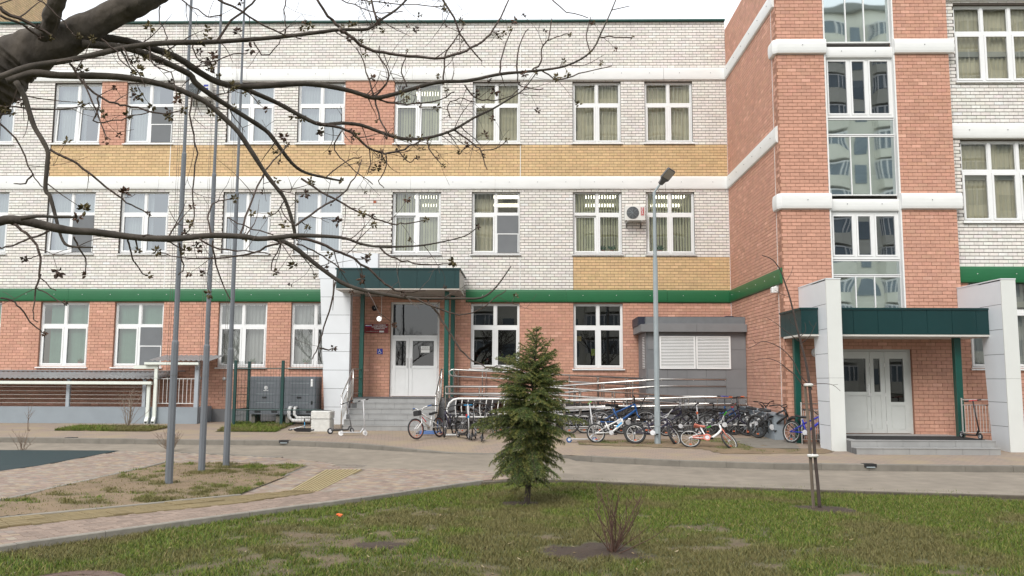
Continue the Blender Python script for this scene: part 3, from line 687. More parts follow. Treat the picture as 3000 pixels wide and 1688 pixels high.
# ================================================================== right entrance
RE = T('entrance_porch', 'right entrance porch with two tall white blades and a dark teal canopy', 'porch', (9.5, 21, -0.2))
YFN = 21.05
def blade(x0, wd=0.35):
    zc1 = P(2433, 904, 21.7).z; zt_ = P(2433, 815, YFN).z
    jz = [-0.28] + [P(2433, y, YFN).z for y in (1248, 1177, 1108, 1036, 963, 890)] + [zt_ - 0.05]
    yb = lambda z: float(np.interp(z, [-0.28, 2.7, zc1, zc1 + 0.001], [21.82, 22.05, 22.1, 22.1]))
    MB().prism([(YFN + .015, -0.28), (yb(-.28) - .02, -0.28), (yb(2.7) - .02, 2.7), (22.08, zc1), (22.08, zt_ - 0.06), (YFN + .015, zt_ - 0.06)], x0 + 0.012, x0 + wd - 0.012, 'x').build('blade_core', 'panel_joint', RE)
    for a, b in zip(jz[:-1], jz[1:]):
        a2, b2 = a + 0.006, b - 0.006
        MB().prism([(YFN + 0.021, a2), (yb(a2), a2), (yb(b2), b2), (YFN + 0.021, b2)], x0, x0 + 0.011, 'x').build('blade_panel', 'panel_white', RE)
    MB().box(x0 - 0.004, x0 + wd + 0.004, YFN - 0.02, YFN + 0.014, -0.28, 1.62).box(x0 - 0.004, x0 + wd + 0.004, YFN - 0.02, YFN + 0.014, 1.625, zt_ - 0.03).build('blade_front', mat('blade_front', (0.70, 0.72, 0.70), 0.4, 0.03, 2, dirt=0.06), RE)
    MB().prism([(YFN + 0.016, -0.28), (yb(-.28), -0.28), (yb(2.7), 2.7), (22.1, zc1), (22.1, zt_ - 0.03), (YFN + 0.016, zt_ - 0.03)], x0 + wd - 0.011, x0 + wd, 'x').build('blade_panel', 'panel_white', RE)
    MB().box(x0, x0 + wd, 22.101, YT - 0.01, zc1 + 0.06, zt_ - 0.03).build('blade_arm', 'panel_white', RE)
    MB().box(x0 - 0.012, x0 + wd + 0.012, YFN - 0.03, YT - 0.012, zt_ - 0.028, zt_).build('blade_cap', 'panel_white', RE)
BX1, BX2 = P(2436, 1300, YFN).x, P(2958, 1290, YFN).x
blade(BX1); blade(BX2)
YF2 = 21.7
rx0, rx1 = XS - 0.03, P(2908, 940, YF2).x; rz0, rz1 = P(2600, 981, YF2).z, P(2600, 908, YF2).z
def strip(a, b): MB().box(a + 0.004, b - 0.004, YF2 - 0.02, YF2, rz0 + 0.01, rz1).build('fascia_panel', 'teal_panel', RE)
strip(rx0, BX1 - 0.004)
cs_ = [BX1 + 0.354] + [P(p, 940, YF2).x for p in (2499, 2571, 2642, 2715, 2788, 2859)] + [rx1]
for a, b in zip(cs_[:-1], cs_[1:]): strip(a, b)
MB().box(rx0 + 0.002, rx1 - 0.002, YF2 + 0.001, YF2 + 0.015, rz0 + 0.012, rz1 - 0.002).build('fascia_backing', 'dark_slate', RE)
MB().box(rx0 - 0.03, BX1 - 0.005, YF2 - 0.045, YF2 + 0.03, rz1 + 0.001, rz1 + 0.05).box(BX1 + 0.356, rx1 + 0.03, YF2 - 0.045, YF2 + 0.03, rz1 + 0.001, rz1 + 0.05).box(rx0 - 0.03, rx0 + 0.024, YF2 + 0.03, YT + 0.25, rz1 + 0.001, rz1 + 0.05).build('canopy_trim', 'teal_panel', RE)
for k in range(4):
    L_ = (YT + 0.25 - YF2) / 4; MB().box(rx0, rx0 + 0.018, YF2 + 0.016 + k * L_, YF2 + 0.008 + (k + 1) * L_, rz0 + 0.01, rz1).build('fascia_panel', 'teal_panel', RE)
MB().box(rx0 - 0.004, rx1 + 0.004, YF2 - 0.012, YT - 0.002, rz0 - 0.04, rz0 + 0.009).build('soffit', mat('soffit_pale', (0.62, 0.60, 0.56), 0.7, 0.05, 2), RE)
MB().box(rx0 + 0.03, rx1 - 0.02, YF2 + 0.03, YT - 0.002, rz1 - 0.1, rz1 - 0.05).build('canopy_deck', 'grey_panel', RE)
post(RE, P(2335, 1100, 22.9).x, 22.9, -0.2, rz0 - 0.04, 0.16); post(RE, P(2806, 1100, 22.3).x, 22.3, PZ, rz0 - 0.04, 0.17)
# platform of two steps
def step_block(x0, x1, y0, y1, z0, z1):
    st = MB().box(x0, x1, y0 + 0.012, y1, z0, z1 - 0.02).build('step', 'step_joint', RE)
    x = x0
    while x < x1 - 0.02:
        b = min(x + 0.62, x1)
        MB().box(x + 0.003, b - 0.003, y0, y0 + 0.011, z0, z1 - 0.022).build('riser_tile', 'step_tile', st)
        MB().box(x + 0.003, b - 0.003, y0 - 0.012, y1 - 0.012, z1 - 0.019, z1).build('tread_tile', 'step_tile', st); x = b
sx1 = P(2918, 1300, 20.75).x
step_block(BX1 + 0.36, P(2930, 1320, 20.45).x, 20.42, 20.74, -0.32, -0.02)
step_block(BX1 + 0.36, sx1, 20.75, YT - 0.02, -0.32, PZ)
MB().box(BX1 + 0.55, sx1 - 0.15, 20.95, 22.2, PZ + 0.002, PZ + 0.014).build('door_mat', mat('door_mat', (0.018, 0.018, 0.018), 0.95, 0.3, 40, bump=0.5, bscale=300), RE)
MB().box(XS + 0.02, BX1 - 0.1, YT - 0.35, YT - 0.02, -0.3, 0.05).build('platform_base', 'grey_panel', RE)
# low grey parapet in front of the right-hand wing and railing beside the blade
def small_rail(name, label, x0, x1, y, z0, h, nb, grid=False):
    r = T(name, label, 'railing', ((x0 + x1) / 2, y, z0))
    for hh in (h, h * 0.86, 0.12): MB().tube([(x0, y, z0 + hh), (x1, y, z0 + hh)], 0.014 if hh > h * 0.9 else 0.01, 6).build('rail', 'steel', r)
    for x in (x0, x1): MB().tube([(x, y, z0), (x, y, z0 + h + 0.04)], 0.02, 8).build('post', 'steel', r)
    for i in range(nb):
        x = x0 + (x1 - x0) * (i + 1) / (nb + 1); MB().tube([(x, y, z0 + 0.12), (x, y, z0 + h * 0.86)], 0.007, 5).build('baluster', 'steel', r)
    if grid:
        for k in range(1, 5): MB().tube([(x0, y, z0 + 0.12 + k * 0.13), (x1, y, z0 + 0.12 + k * 0.13)], 0.005, 4).build('rail', 'steel', r)
small_rail('porch_railing', 'low steel railing between the right teal post and the right white blade', P(2818, 1200, 22.0).x, P(2905, 1200, 22.0).x, 22.0, PZ, 0.95, 9)
small_rail('porch_railing', 'steel grid railing behind the blue bicycle beside the left white blade', P(2347, 1200, 22.6).x, P(2400, 1200, 22.6).x, 22.6, -0.1, 1.05, 7, True)
# ================================================================== ventilation annex
AN = T('ventilation_annex', 'grey panelled ventilation annex with white louvres beside the stair tower', 'annex', (5.4, 27.5, 0))
YA = 27.3
ax0 = P(1893, 1050, YA).x; ax1 = XS - 0.01
az_t = P(2000, 947, YA).z; az_b = -0.05
MB().box(ax0 + 0.012, ax1, YA + 0.012, D - 0.05, az_b, az_t + 0.2).build('annex_core', 'panel_joint', AN)
lx0, lx1 = P(1930, 1030, YA).x, P(2140, 1030, YA).x; lz0, lz1 = P(2000, 1081, YA).z, P(2000, 985, YA).z
xsA = [ax0] + [P(p, 1050, YA).x for p in (1898, 1955, 2012, 2069, 2126)] + [ax1]
zsA = [az_b, 0.35, P(2000, 1137, YA).z, P(2000, 1081, YA).z, P(2000, 1024, YA).z, az_t]
for a, b in zip(xsA[:-1], xsA[1:]):
    for c, d in zip(zsA[:-1], zsA[1:]):
        if b - a < 0.08: continue
        if a > lx0 - 0.4 and b < lx1 + 0.1 and c > lz0 - 0.05 and d < az_t - 0.01: continue
        MB().box(a + 0.004, b - 0.004, YA, YA + 0.011, c + 0.004, d - 0.004).build('cladding_panel', 'grey_panel', AN)
for c, d in zip(zsA[:-1], zsA[1:]): MB().box(ax0, ax0 + 0.011, YA + 0.012, D - 0.05, c + 0.004, d - 0.004).build('cladding_panel', 'grey_panel', AN)
czb = P(2000, 950, YA - 0.2).z
for a, b in ((ax0 - 0.18, (ax0 + ax1) / 2), ((ax0 + ax1) / 2, ax1)): MB().box(a + 0.003, b - 0.003, YA - 0.2, D - 0.05, P(2000, 972, YA - .2).z, czb).build('cornice', 'grey_panel', AN)
MB().box(ax0 - 0.2, ax1, YA + 0.3, D - 0.02, czb + 0.001, P(2000, 938, D).z).build('flashing', mat('flashing_navy', (0.015, 0.018, 0.035), 0.5, 0.1, 3), AN)
def louvre(x0, x1, y, z0, z1):
    mb = MB(); f = 0.05
    mb.box(x0, x0 + f, y - 0.04, y - 0.001, z0, z1).box(x1 - f, x1, y - 0.04, y - 0.001, z0, z1).box(x0 + f, x1 - f, y - 0.04, y - 0.001, z0, z0 + f).box(x0 + f, x1 - f, y - 0.04, y - 0.001, z1 - f, z1)
    lv = mb.build('louvre', 'pvc', AN); n = 20
    MB().box(x0 + f, x1 - f, y - 0.006, y - 0.002, z0 + f, z1 - f).build('louvre_back', 'dark_slate', lv)
    s0 = None
    for i in range(n):
        z = z0 + f + (z1 - z0 - 2 * f) * (i + 0.5) / n
        if s0 is None:
            s0 = MB().prism([(y - 0.036, -0.018), (y - 0.036, -0.010), (y - 0.010, 0.016), (y - 0.010, 0.008)], x0 + f, x1 - f, 'x').build('slat', 'pvc', lv); s0.location.z = z; continue
        s = s0.copy(); COL.objects.link(s); s.location.z = z
lm = P(2038, 1030, YA).x
louvre(P(1932, 1030, YA).x, lm - 0.01, YA - 0.002, lz0, lz1); louvre(lm + 0.01, P(2140, 1030, YA).x, YA - 0.002, lz0, lz1)
mb = MB()
for i in range(20): z = lz0 + 0.03 + (lz1 - lz0 - 0.06) * i / 19; mb.box(ax0 - 0.02, ax0 - 0.001, YA + 0.35, YA + 0.75, z - 0.012, z + 0.012)
mb.build('side_louvre', 'pvc', AN)
MB().bbox(P(2122, 940, 28.6).x, P(2146, 940, 28.6).x, 28.4, 28.7, P(2130, 938, D).z, P(2130, 926, 28.4).z).build('roof_vent', 'flashing_navy', AN)
# low grey-blue parapet of the areaway at the foot of the tower side wall
LW = T('areaway_parapet', 'low grey-blue areaway wall with sloping cap at the foot of the tower side wall', 'low wall', (6.4, 25, -0.1))
xw = PX(2292, 1280, XS - 0.28)
MB().prism([(YT + 0.25, -0.25), (27.2, -0.1), (27.2, 0.72), (YT + 0.25, 0.60)], XS - 0.28, XS - 0.02, 'x').build('wall_body', 'grey_blue', LW)
MB().prism([(YT + 0.23, 0.602), (27.2, 0.722), (27.2, 0.76), (YT + 0.23, 0.64)], XS - 0.33, XS - 0.02, 'x').build('wall_cap', 'grey_blue', LW)
# ================================================================== GROUND
mat('concrete_kerb', (0.215, 0.197, 0.168), 0.9, 0.14, 5, bump=0.25, bscale=40, dirt=0.22, rnd=0.08)
mat('edging', (0.30, 0.275, 0.235), 0.9, 0.14, 6, bump=0.2, bscale=40, dirt=0.25, rnd=0.08)
mat('asphalt_pale', (0.29, 0.25, 0.20), 0.92, 0.16, 3.0, bump=0.2, bscale=160, dirt=0.34)
mat('paver', (1, 1, 1), 0.85, 0.10, 18, attr='Col', bump=0.15, bscale=80, dirt=0.15)
mat('paver_single', (0.275, 0.207, 0.165), 0.85, 0.12, 18, bump=0.15, bscale=80, rnd=0.17, dirt=0.15)
mat('joint_sand', (0.17, 0.14, 0.11), 0.95, 0.2, 20)
mat('tactile', (0.265, 0.205, 0.105), 0.85, 0.10, 10, dirt=0.2, rnd=0.08)
mat('rubber_teal', (0.012, 0.032, 0.036), 0.8, 0.12, 25, dirt=0.1)
mat('earth', (1, 1, 1), 0.95, 0.18, 30, attr='Col', bump=0.6, bscale=45)
mat('blade', (1, 1, 1), 0.7, 0, attr='Col', spec=0.2)
def far_mat():
    m = bpy.data.materials.new('paving_far'); m.use_nodes = True; n = m.node_tree.nodes; l = m.node_tree.links; b = n['Principled BSDF']
    geo = n.new('ShaderNodeNewGeometry'); mp = n.new('ShaderNodeMapping'); mp.inputs['Rotation'].default_value = (0, 0, R(-9))
    l.new(geo.outputs['Position'], mp.inputs['Vector'])
    br = n.new('ShaderNodeTexBrick'); br.inputs['Scale'].default_value = 1; br.inputs['Brick Width'].default_value = 0.2; br.inputs['Row Height'].default_value = 0.1
    br.inputs['Mortar Size'].default_value = 0.005; br.inputs['Color1'].default_value = (0.31, 0.235, 0.185, 1); br.inputs['Color2'].default_value = (0.265, 0.215, 0.175, 1); br.inputs['Mortar'].default_value = (0.16, 0.13, 0.10, 1)
    l.new(mp.outputs[0], br.inputs['Vector'])
    nz = n.new('ShaderNodeTexNoise'); nz.inputs['Scale'].default_value = 0.9; nz.inputs['Detail'].default_value = 6; l.new(geo.outputs['Position'], nz.inputs['Vector'])
    mx = n.new('ShaderNodeMix'); mx.data_type = 'RGBA'; cr = n.new('ShaderNodeMapRange'); cr.inputs['From Min'].default_value = 0.45; cr.inputs['From Max'].default_value = 0.62
    l.new(nz.outputs['Fac'], cr.inputs['Value']); l.new(cr.outputs[0], mx.inputs['Factor']); l.new(br.outputs['Color'], mx.inputs['A']); mx.inputs['B'].default_value = (0.33, 0.265, 0.165, 1)
    mx2 = n.new('ShaderNodeMix'); mx2.data_type = 'RGBA'; mx2.inputs['Factor'].default_value = 0.55; l.new(br.outputs['Color'], mx2.inputs['A']); l.new(mx.outputs['Result'], mx2.inputs['B'])
    l.new(mx2.outputs['Result'], b.inputs['Base Color']); b.inputs['Roughness'].default_value = 0.9; MATS['paving_far'] = m
far_mat()
LAWN = NEAR - 0.07
o = MB().quad((-400, -300, -0.6), (400, -300, -0.6), (400, 600, -0.6), (-400, 600, -0.6)).build('ground', mat('far_ground', (0.16, 0.15, 0.11), 0.95, 0.3, 0.2)); struct(o)
kp = [G(*q) for q in ((-400, 1275), (0, 1282.5, 0), (500, 1289, 0), (830, 1292, 0), (1000, 1298, 0), (1266, 1313, 0), (1351, 1328, -0.1), (1500, 1331, -0.12), (1640, 1334, -0.1), (1688, 1336, 0), (2000, 1351, 0), (2266, 1358.5, 0), (2570, 1363, 0), (3000, 1367, 0), (3400, 1371, 0))]
KX = np.array([p.x for p in kp]); KY = np.array([p.y for p in kp])
kerbY = lambda x: float(np.interp(x, KX, KY))
w0, w1, w2, w3 = KX[4] + 0.6, KX[6], KX[8], KX[9]
dropw = lambda x: float(np.interp(x, [w0, w1, w2, w3], [0, 1, 1, 0]))
# upper pavement, dipping to the road at the dropped kerb
xsP = np.arange(-23, 17.01, 0.4); vs = []; rows = 9
for x in xsP:
    y0 = kerbY(x) + 0.13
    for r_, yy in enumerate([y0, y0 + 0.35, y0 + 0.7, y0 + 1.05, y0 + 1.4, 25.4, 27.0, 28.4, 30.0]):
        vs.append((x, yy, gz(yy) - 0.11 * dropw(x) * max(0, 1 - (yy - y0) / 1.4)))
fs = [(i * rows + j, (i + 1) * rows + j, (i + 1) * rows + j + 1, i * rows + j + 1) for i in range(len(xsP) - 1) for j in range(rows - 1)]
struct(mesh_obj('pavement', vs, fs, 'paving_far'))
def stones(par, pts, width, topf, botf, length, m, name='kerbstone', side=1, gap=0.006):
    """kerbstones along a plan polyline (list of (x, y)); side=+1 puts the width to the left of travel"""
    pts = [Vector(p[:2]) for p in pts]; seg = [(pts[i + 1] - pts[i]).length for i in range(len(pts) - 1)]; tot = sum(seg)
    n = max(1, round(tot / length))
    def at(s):
        s = min(max(s, 0), tot - 1e-6)
        for i, L in enumerate(seg):
            if s <= L: return pts[i] + (pts[i + 1] - pts[i]) * (s / L)
            s -= L
        return pts[-1]
    for k in range(n):
        a, b = at(tot * k / n + gap / 2), at(tot * (k + 1) / n - gap / 2); d = (b - a).normalized(); nn = Vector((-d.y, d.x)) * width * side
        za, zb = topf(a), topf(b); ba, bb = botf(a), botf(b); j = random.uniform(-0.004, 0.004); e = 0.012
        ins = nn.normalized() * e
        q = [a, b, b + nn, a + nn]; zz = [za, zb, zb, za]; bz = [ba, bb, bb, ba]
        t = [a + ins, b + ins, b + nn - ins, a + nn - ins]
        mb = MB(); mb.add([(p.x, p.y, z) for p, z in zip(q, bz)] + [(p.x, p.y, z - e + j) for p, z in zip(q, zz)] + [(p.x, p.y, z + j) for p, z in zip(t, zz)],
                          [(8, 9, 10, 11)] + [(i, (i + 1) % 4, 4 + (i + 1) % 4, 4 + i) for i in range(4)] + [(4 + i, 4 + (i + 1) % 4, 8 + (i + 1) % 4, 8 + i) for i in range(4)])
        mb.build(name, m, par)
def kgroup(name, loc):
    o = bpy.data.objects.new(name, None); COL.objects.link(o); o.location = loc; ORG[o.name] = Vector(loc); return struct(o)
kg = kgroup('kerb', (0, 20, -0.2))
stones(kg, [(p.x, p.y) for p in kp], 0.15, lambda p: gz(p.y) + 0.012 - 0.115 * dropw(p.x), lambda p: gz(p.y) - 0.3, 1.0, 'concrete_kerb')
# near paving ------------------------------------------------------------
def GN(px, py, off=NEAR): p = G(px, py, off); return (p.x, p.y)
path_poly = [GN(*q) for q in ((-260, 1425), (0, 1380), (352, 1321), (529, 1327), (824, 1341), (960, 1355), (1000, 1371), (1400, 1379), (1580, 1399), (1408, 1408), (1100, 1451), (550, 1524), (0, 1599), (-260, 1637))]
bed_poly = [GN(*q) for q in ((-260, 1527), (0, 1468), (240, 1411), (484, 1355), (901, 1366), (702, 1452), (0, 1519), (-260, 1545))]
tac_up = [GN(*q) for q in ((-260, 1546), (0, 1520), (350, 1487), (702, 1453), (862, 1438))]
tac_lo = [GN(*q) for q in ((-260, 1577), (0, 1548), (286, 1516.5), (700, 1475), (926, 1442))]
tac_poly = tac_up + tac_lo[::-1]
rib_poly = [GN(*q) for q in ((852, 1437), (954, 1377), (1063, 1376), (935, 1440))]
zN = lambda y, o=NEAR: gz(y) + o
def sheet(name, poly, off, m):
    bm = bmesh.new(); f = bm.faces.new([bm.verts.new((p[0], p[1], 0)) for p in poly]); bmesh.ops.triangulate(bm, faces=[f])
    for yb in (18.5, 20.0, 25.4): bmesh.ops.bisect_plane(bm, geom=bm.verts[:] + bm.edges[:] + bm.faces[:], plane_co=(0, yb, 0), plane_no=(0, 1, 0))
    for v in bm.verts: v.co.z = zN(v.co.y, off)
    bmesh.ops.recalc_face_normals(bm, faces=bm.faces)
    if sum(f.normal.z for f in bm.faces) < 0: bmesh.ops.reverse_faces(bm, faces=bm.faces)
    me = bpy.data.meshes.new(name); bm.to_mesh(me); bm.free(); me.materials.append(MATS[m]); o = bpy.data.objects.new(name, me); COL.objects.link(o); return struct(o)
road_poly = [(p.x, p.y + 0.1) for p in kp] + [GN(*q) for q in ((3400, 1463), (3000, 1450.5), (2500, 1436.5), (2000, 1420.5), (1627, 1402.5), (1500, 1402.5), (1408, 1410), (1100, 1395), (600, 1345), (-100, 1330), (-400, 1335))]
sheet('road', road_poly, -0.125, 'asphalt_pale')
path = sheet('footpath', path_poly, NEAR - 0.008, 'joint_sand')
ang = math.atan2(tac_up[3][1] - tac_up[1][1], tac_up[3][0] - tac_up[1][0]); ca, sa = math.cos(ang), math.sin(ang)
P0 = np.array(tac_up[1]); W_ = 0.1
aa, bb = np.meshgrid(np.arange(-220, 220), np.arange(-160, 200), indexing='ij'); t_ = (aa - bb) % 4
cells = []
for t0, (du, dv) in ((0, (2, 1)), (2, (1, 2))):
    a_, b_ = aa[t_ == t0], bb[t_ == t0]; u = a_ * W_; v = b_ * W_ - (W_ if t0 == 2 else 0)
    cells.append(np.stack([u, v, np.full(u.shape, du * W_), np.full(u.shape, dv * W_)], 1))
cells = np.concatenate(cells); cu = cells[:, 0] + cells[:, 2] / 2; cv = cells[:, 1] + cells[:, 3] / 2
wx = P0[0] + cu * ca - cv * sa; wy = P0[1] + cu * sa + cv * ca
ok = inpoly(wx, wy, path_poly) & ~inpoly(wx, wy, bed_poly) & ~inpoly(wx, wy, tac_poly) & ~inpoly(wx, wy, rib_poly)
cells, wx, wy = cells[ok], wx[ok], wy[ok]
order = np.argsort(wy); cells, wx, wy = cells[order], wx[order], wy[order]
inview = (np.abs(wx / np.maximum(wy, 1)) < 0.60)
first = np.where(inview)[0][:300]; fm = np.zeros(len(wx), bool); fm[first] = True
J = 0.003; TINT = np.array([(0.44, 0.325, 0.26), (0.47, 0.395, 0.31), (0.40, 0.30, 0.245), (0.49, 0.375, 0.27), (0.43, 0.36, 0.305)])
pm = {}
for i in first:
    du, dv = cells[i, 2], cells[i, 3]; k = (round(du, 2), round(dv, 2))
    if k not in pm:
        h, g = du / 2 - J, dv / 2 - J; e = 0.004
        o0 = MB().add([(-h, -g, -0.03), (h, -g, -0.03), (h, g, -0.03), (-h, g, -0.03), (-h, -g, -e), (h, -g, -e), (h, g, -e), (-h, g, -e), (-h + e, -g + e, 0), (h - e, -g + e, 0), (h - e, g - e, 0), (-h + e, g - e, 0)],
                      [(8, 9, 10, 11)] + [(a, (a + 1) % 4, 4 + (a + 1) % 4, 4 + a) for a in range(4)] + [(4 + a, 4 + (a + 1) % 4, 8 + (a + 1) % 4, 8 + a) for a in range(4)]).build('paver', 'paver_single')
        pm[k] = o0.data; bpy.data.objects.remove(o0)
    o = bpy.data.objects.new('paver', pm[k]); COL.objects.link(o); o.parent = path
    o.location = (wx[i], wy[i], zN(wy[i]) + random.uniform(-0.0025, 0.0025)); o.rotation_euler = (random.uniform(-.008, .008), random.uniform(-.008, .008), ang)
vs = []; fs = []; cs = []
for i in np.where(~fm)[0]:
    h, g = cells[i, 2] / 2 - J, cells[i, 3] / 2 - J; k = len(vs); z = zN(wy[i]) + random.uniform(-0.002, 0.002)
    for zz in (-0.02, 0):
        for (a, b) in ((-h, -g), (h, -g), (h, g), (-h, g)):
            y = wy[i] + a * sa + b * ca; vs.append((wx[i] + a * ca - b * sa, y, zN(y) + zz))
    fs += [tuple(q + k for q in f) for f in ((4, 5, 6, 7), (0, 1, 5, 4), (1, 2, 6, 5), (2, 3, 7, 6), (3, 0, 4, 7))]
    c = TINT[random.randrange(5)] * random.uniform(0.58, 0.80); cs += [c] * 8
mesh_obj('paver', vs, fs, 'paver', path, colors=np.array(cs), kind='stuff')
# yellow tactile tiles along the bed, ribbed tiles at the crossing
tg = kgroup('tactile_paving', (tac_up[1][0], tac_up[1][1], -0.35))
def lerp2(poly, t):
    poly = [Vector(p) for p in poly]; seg = [(poly[i + 1] - poly[i]).length for i in range(len(poly) - 1)]; s = t * sum(seg)
    for i, L in enumerate(seg):
        if s <= L + 1e-9: return poly[i] + (poly[i + 1] - poly[i]) * (s / L)
        s -= L
    return poly[-1]
NT = 22
for k in range(NT):
    t0, t1 = k / NT + 0.0006, (k + 1) / NT - 0.0006
    for r0, r1 in ((0.01, 0.5), (0.51, 0.99)):
        c = []
        for t in (t0, t1):
            a, b = lerp2(tac_up, t), lerp2(tac_lo, t); c.append(a + (b - a) * r0); c.append(a + (b - a) * r1)
        q = [c[1], c[3], c[2], c[0]]; lift = random.choice([0.003, 0.006, 0.006, 0.014, 0.02]); mb = MB()
        mb.add([(p.x, p.y, zN(p.y) - 0.02) for p in q] + [(p.x, p.y, zN(p.y) + lift) for p in q], [(4, 5, 6, 7), (0, 1, 5, 4), (1, 2, 6, 5), (2, 3, 7, 6), (3, 0, 4, 7)])
        # shallow ribs across the tile
        for i in range(3):
            f0, f1 = (i + 0.25) / 3, (i + 0.7) / 3
            p0 = q[0] + (q[3] - q[0]) * f0; p1 = q[1] + (q[2] - q[1]) * f0; p2 = q[1] + (q[2] - q[1]) * f1; p3 = q[0] + (q[3] - q[0]) * f1
            pp = [p0, p1, p2, p3]; mb.add([(p.x, p.y, zN(p.y) + lift - 0.001) for p in pp] + [(p.x, p.y, zN(p.y) + lift + 0.005) for p in pp], [(4, 5, 6, 7), (0, 1, 5, 4), (1, 2, 6, 5), (2, 3, 7, 6), (3, 0, 4, 7)])
        mb.build('tactile_tile', 'tactile', tg)
rp = [Vector(p) for p in rib_poly]
for i in range(9):
    f0, f1 = (i + 0.12) / 9, (i + 0.62) / 9
    q = [rp[0] + (rp[3] - rp[0]) * f0, rp[0] + (rp[3] - rp[0]) * f1, rp[1] + (rp[2] - rp[1]) * f1, rp[1] + (rp[2] - rp[1]) * f0]
    MB().add([(p.x, p.y, zN(p.y) - 0.01) for p in q] + [(p.x, p.y, zN(p.y) + 0.012) for p in q], [(4, 5, 6, 7), (0, 1, 5, 4), (1, 2, 6, 5), (2, 3, 7, 6), (3, 0, 4, 7)]).build('tactile_rib', mat('tactile_rib', (0.40, 0.325, 0.18), 0.8, 0.08, 8), tg)
sheet('tactile_base', rib_poly, NEAR - 0.004, 'tactile')
# edgings round the bed, along the lawn and by the road
eg = kgroup('path_edging', (0, 12, -0.35))
stones(eg, bed_poly[0:4], 0.08, lambda p: zN(p.y) + 0.03, lambda p: zN(p.y) - 0.1, 1.0, 'edging', side=-1)
stones(eg, bed_poly[3:5], 0.06, lambda p: zN(p.y) + 0.012, lambda p: zN(p.y) - 0.1, 1.0, 'edging', side=-1)
stones(eg, bed_poly[4:6], 0.06, lambda p: zN(p.y) + 0.012, lambda p: zN(p.y) - 0.1, 1.0, 'edging', side=-1)
stones(eg, bed_poly[5:8], 0.05, lambda p: zN(p.y) + 0.026, lambda p: zN(p.y) - 0.1, 1.0, 'edging', side=1)
lk = [GN(*q) for q in ((-260, 1639), (0, 1601), (550, 1526), (1100, 1453), (1408, 1409))]
stones(eg, lk, 0.075, lambda p: zN(p.y) + 0.022, lambda p: zN(p.y) - 0.14, 1.0, 'edging', side=-1)
le = [GN(*q) for q in ((1408, 1410), (1500, 1402), (1627, 1402), (2000, 1420), (2500, 1436), (3000, 1450), (3300, 1459))]
stones(eg, le, 0.07, lambda p: zN(p.y) - 0.006, lambda p: zN(p.y) - 0.16, 1.0, mat('edging_shaded', (0.13, 0.11, 0.085), 0.95, 0.25, 6, dirt=0.3), side=-1)  # road edging coloured dark to stand for its shadowed face towards the lawn
rl = [GN(*q) for q in ((529, 1326.5), (824, 1340.5), (960, 1354.5), (1000, 1370.5), (1400, 1378.5))]
stones(eg, rl[:2], 0.09, lambda p: zN(p.y) + 0.012, lambda p: zN(p.y) - 0.1, 1.0, 'concrete_kerb', side=1)
sheet('rubber_pad', [GN(*q) for q in ((-260, 1318), (0, 1319), (352, 1320.4), (0, 1380), (-260, 1424))], NEAR + 0.004, 'rubber_teal')
# earth sheets with colour from the same noise the grass follows
def grassiness(x, y, kind):
    n = fbm(x, y, 0.7, 5); m_ = fbm(x + 40, y - 9, 3.4, 3)
    g = 0.45 * n + 0.55 * m_
    return np.clip((g - (0.262 if kind == 'lawn' else 0.52 if kind == 'bed' else 0.25)) / 0.16, 0, 1)
def earth(name, poly, off, kind, res, spots=(), relief=0.025):
    xs = [p[0] for p in poly]; ys = [p[1] for p in poly]
    gx = np.arange(max(min(xs), -14), min(max(xs), 14) + res, res); gy = np.arange(max(min(ys), -3), max(ys) + res, res)
    X, Y = np.meshgrid(gx, gy, indexing='ij'); cxm = (X[:-1, :-1] + X[1:, 1:]) / 2; cym = (Y[:-1, :-1] + Y[1:, 1:]) / 2
    keep = inpoly(cxm, cym, poly)
    g = grassiness(X, Y, kind)
    for (sx, sy, sr) in spots:
        d = np.hypot((X - sx), (Y - sy)) / sr; d = d + (fbm(X, Y, 3.0, 3) - 0.5) * 1.5; g = np.where(d < 1, np.minimum(g, np.clip((d - 0.75) * 4, 0, 1)), g)
    zz = np.vectorize(gz)(Y) + off + (fbm(X, Y, 1.6, 4) - 0.5) * relief
    soil = np.array([0.135, 0.10, 0.060]) if kind == 'lawn' else np.array([0.21, 0.15, 0.092]); grn = np.array([0.066, 0.088, 0.022])
    n2 = fbm(X + 5, Y + 9, 4.0, 3)[..., None]
    col = (soil * (1 - g[..., None] * 0.75) + grn * g[..., None] * 0.75) * (0.75 + 0.5 * n2)
    for (sx, sy, sr) in spots:
        d = np.hypot((X - sx), (Y - sy)) / sr + (fbm(X, Y, 3.0, 3) - 0.5) * 1.5
        col = np.where((d < 0.9)[..., None], np.array([0.055, 0.037, 0.026]) * (0.7 + 0.6 * n2), col)
        zz = zz + np.where(d < 0.8, 0.03 * np.clip(0.8 - d, 0, 1), 0)
    ny = X.shape[1]; ii, jj = np.where(keep); f = np.stack([ii * ny + jj, (ii + 1) * ny + jj, (ii + 1) * ny + jj + 1, ii * ny + jj + 1], 1)
    return struct(mesh_obj(name, np.stack([X.ravel(), Y.ravel(), zz.ravel()], 1), f, 'earth', smooth=True, colors=col.reshape(-1, 3), fix=False))
